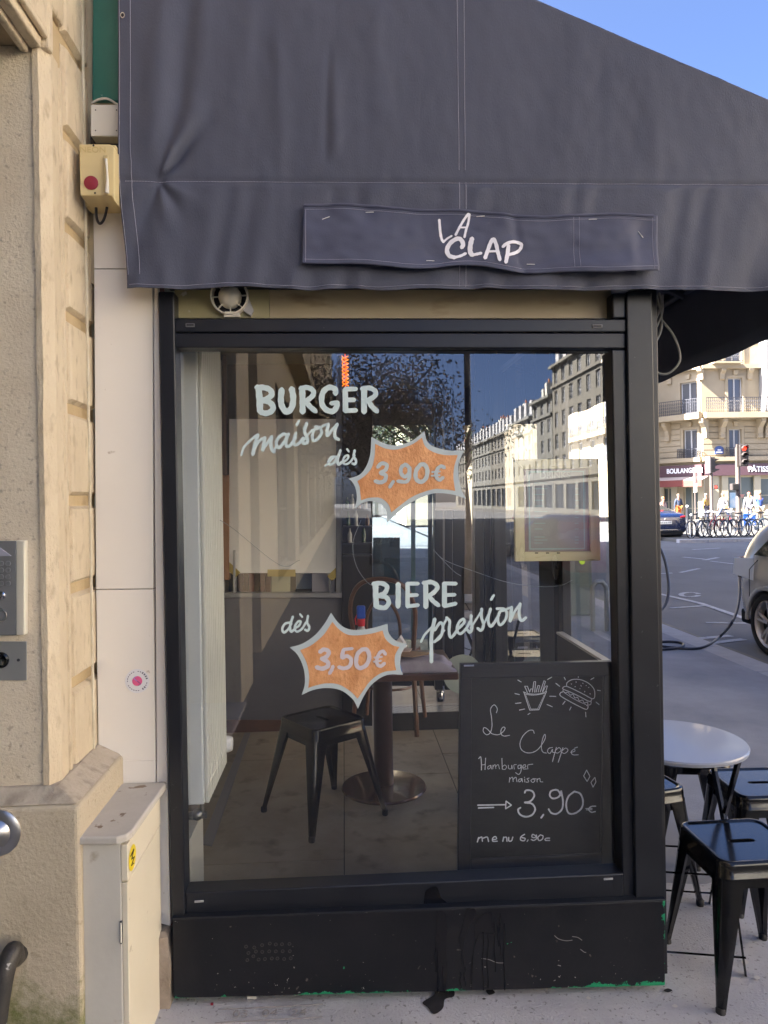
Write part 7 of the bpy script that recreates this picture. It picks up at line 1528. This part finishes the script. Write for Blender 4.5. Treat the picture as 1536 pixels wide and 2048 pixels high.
# front-facing light, red lit
YT = 30.0; r, x = pole(1477, YT, 895, .095, 'traffic light showing red above the bicycles')
zt_ = onY(1478, 890, YT).z; zb_ = onY(1478, 933, YT).z; sw_ = 18/1450*YT
b = MB(); b.box(x-.03, x+sw_-.02, YT-.25, YT-.02, zb_, zt_); hd = b.build('signal_head', M_sig, r, bevel=.03)
b = MB(); b.box(x-.14, x-.032, YT-.2, YT-.12, zb_-.02, zt_+.02); b.build('backing_board', M_pole, r, bevel=.01)
for k, (m, nm) in enumerate(((emis('red_signal', (1.0,.04,.015), .2), 'red_lens'), (M_arch, 'amber_lens'), (M_arch, 'green_lens'))):
    zc = zt_-(zt_-zb_)*(.18+.32*k); c = Vector((x+sw_/2-.03, YT-.252, zc)); b = MB(); b.lathe([(0,-.03),(.10,0)], c, 'Y', 18); b.build(nm, m, hd, smooth=True)
    b = MB(); q = [(c+Vector((.125*math.cos(a), 0, .125*math.sin(a))), c+Vector((.125*math.cos(a), -.26 if 45 < math.degrees(a) < 135 else -.14, .125*math.sin(a)+.0))) for a in [math.radians(t) for t in range(0, 181, 15)]]
    V = [v for pr_ in q for v in pr_]; b._a(V, [(2*i, 2*i+1, 2*i+3, 2*i+2) for i in range(len(q)-1)]); b.build('visor', M_sig, hd, solid=.012)
zc = onY(1464, 974, YT).z; b = MB(); b.box(x-.36, x-.04, YT-.2, YT+.02, zc-.14, zc+.14); hp = b.build('pedestrian_head', M_sig, r, bevel=.02); b = MB(); b.box(x-.32, x-.09, YT-.215, YT-.201, zc-.1, zc+.1); b.build('dark_lens', M_arch, hp)
zc = onY(1481, 992, YT).z; b = MB(); b.prism([(x+.0,YT-.12,zc+.07),(x+.22,YT-.12,zc+.07),(x+.11,YT-.12,zc-.1)], (0,.01,0)); b.build('give_way_badge', mat('badge_pink', (.6,.3,.25), rough=.5), r)
# side-on light
YS = 33.0; r, x = pole(1423.5, YS, 915, .075, 'traffic light seen from the side left of the red one')
zt_ = onY(1422, 914, YS).z; zb_ = onY(1422, 945, YS).z
b = MB(); b.box(x-.10, x+.14, YS-.15, YS+.15, zb_, zt_); hd = b.build('signal_head', M_sig, r, bevel=.03); b = MB(); b.box(x-.17, x-.102, YS-.2, YS+.2, zb_-.03, zt_+.03); b.build('backing_board', mat('pale_back', (.16,.145,.155), rough=.5), r)
for k in range(3): zc = zt_-(zt_-zb_)*(.1+.33*k); b = MB(); b.prism([(x+.141,YS-.1,zc),(x+.36,YS-.1,zc-.02),(x+.36,YS-.1,zc-.04),(x+.141,YS-.1,zc-.14)], (0,.2,0)); b.build('visor', M_sig, hd)
zc = onY(1427, 974, YS).z; b = MB(); b.box(x+.06, x+.26, YS-.12, YS+.08, zc-.11, zc+.11); hp = b.build('pedestrian_head', M_sig, r, bevel=.02); b = MB(); b.lathe([(0,0),(.07,0)], (x+.16, YS-.122, zc), 'Y', 12); b.build('red_man', emis('red_man', (1,.06,.04), .1), hp)
# slim mast with pale box
YV = 34.0; r, x = pole(1391, YV, 944, .032, 'slim signal mast with a pale pedestrian box in front of the bakery door')
for (py0, py1, m, nm) in ((943,966,mat('mauve_back', (.2,.13,.13), rough=.5),'signal_back'),(967,985,M_jwhite,'pedestrian_box')):
    a, c = onY(1391, py1, YV).z, onY(1391, py0, YV).z; b = MB(); b.box(x-.05, x+.06, YV-.12, YV+.05, a, c-.02); b.build(nm, m, r, bevel=.01)
# blue arrow board
YD = 29.0; a, c = onY(1487, 1051, YD), onY(1511, 1027, YD)
r = thing('arrow_sign', 'blue square road sign with a white diagonal arrow above the bicycles', 'sign', (a.x+.24, YD, FGZ))
b = MB(); b.box(a.x, c.x, YD-.02, YD, a.z, c.z); pn = b.build('panel', mat('sign_blue', (.02,.10,.55), rough=.35), r, bevel=.01)
w = c.x-a.x; hq = c.z-a.z; f = lambda u, v: (a.x+w*u, YD-.0235, a.z+hq*v); b = MB(); b.quad(f(.05,.62),f(.72,1.0),f(1.0,.97),f(1.0,.92),f(.45,.50),f(.95,.10),f(.80,.02),f(.45,.02),f(.15,.30),f(.42,.50)); b = MB(); b.quad(f(.08,.50),f(.62,.95),f(.95,.97),f(.40,.50)); b.quad(f(.12,.45),f(.42,.49),f(.95,.12),f(.60,.05)); b.build('arrow', M_pure, pn)
b = MB(); b.lathe([(.035,0),(.035,c.z-FGZ)], (a.x+w/2, YD+.04, FGZ), 'Z', 10); b.build('post', M_iron, r)
def bollard(px, Y, top, label):
    p = onY(px, 1040, Y); z = onY(px, top, Y).z-FGZ; r = thing('bollard', label, 'bollard', (p.x, Y, FGZ), 'iron bollards along the far kerb'); b = MB(); b.lathe([(.06,0),(.05,.2),(.04,z-.12),(.05,z-.1),(.02,z-.08)], (p.x, Y, FGZ), 'Z', 10); b.build('shaft', M_iron, r, smooth=True)
    b = MB(); b.ball((p.x, Y, FGZ+z-.04), .055, 10, 8); b.build('ball_top', M_pure, r, smooth=True)
bollard(1375, 31, 1011, 'white-topped bollard in front of the bakery door'); bollard(1383, 28.3, 1028, 'white-topped bollard between the dark blue car and the bicycles'); bollard(1393.5, 28.6, 1040, 'low bollard left of the first bicycle'); bollard(1463, 38, 1017, 'bollard behind the traffic light showing red'); bollard(1417, 29.5, 1022, 'white-topped bollard behind the black bicycles')
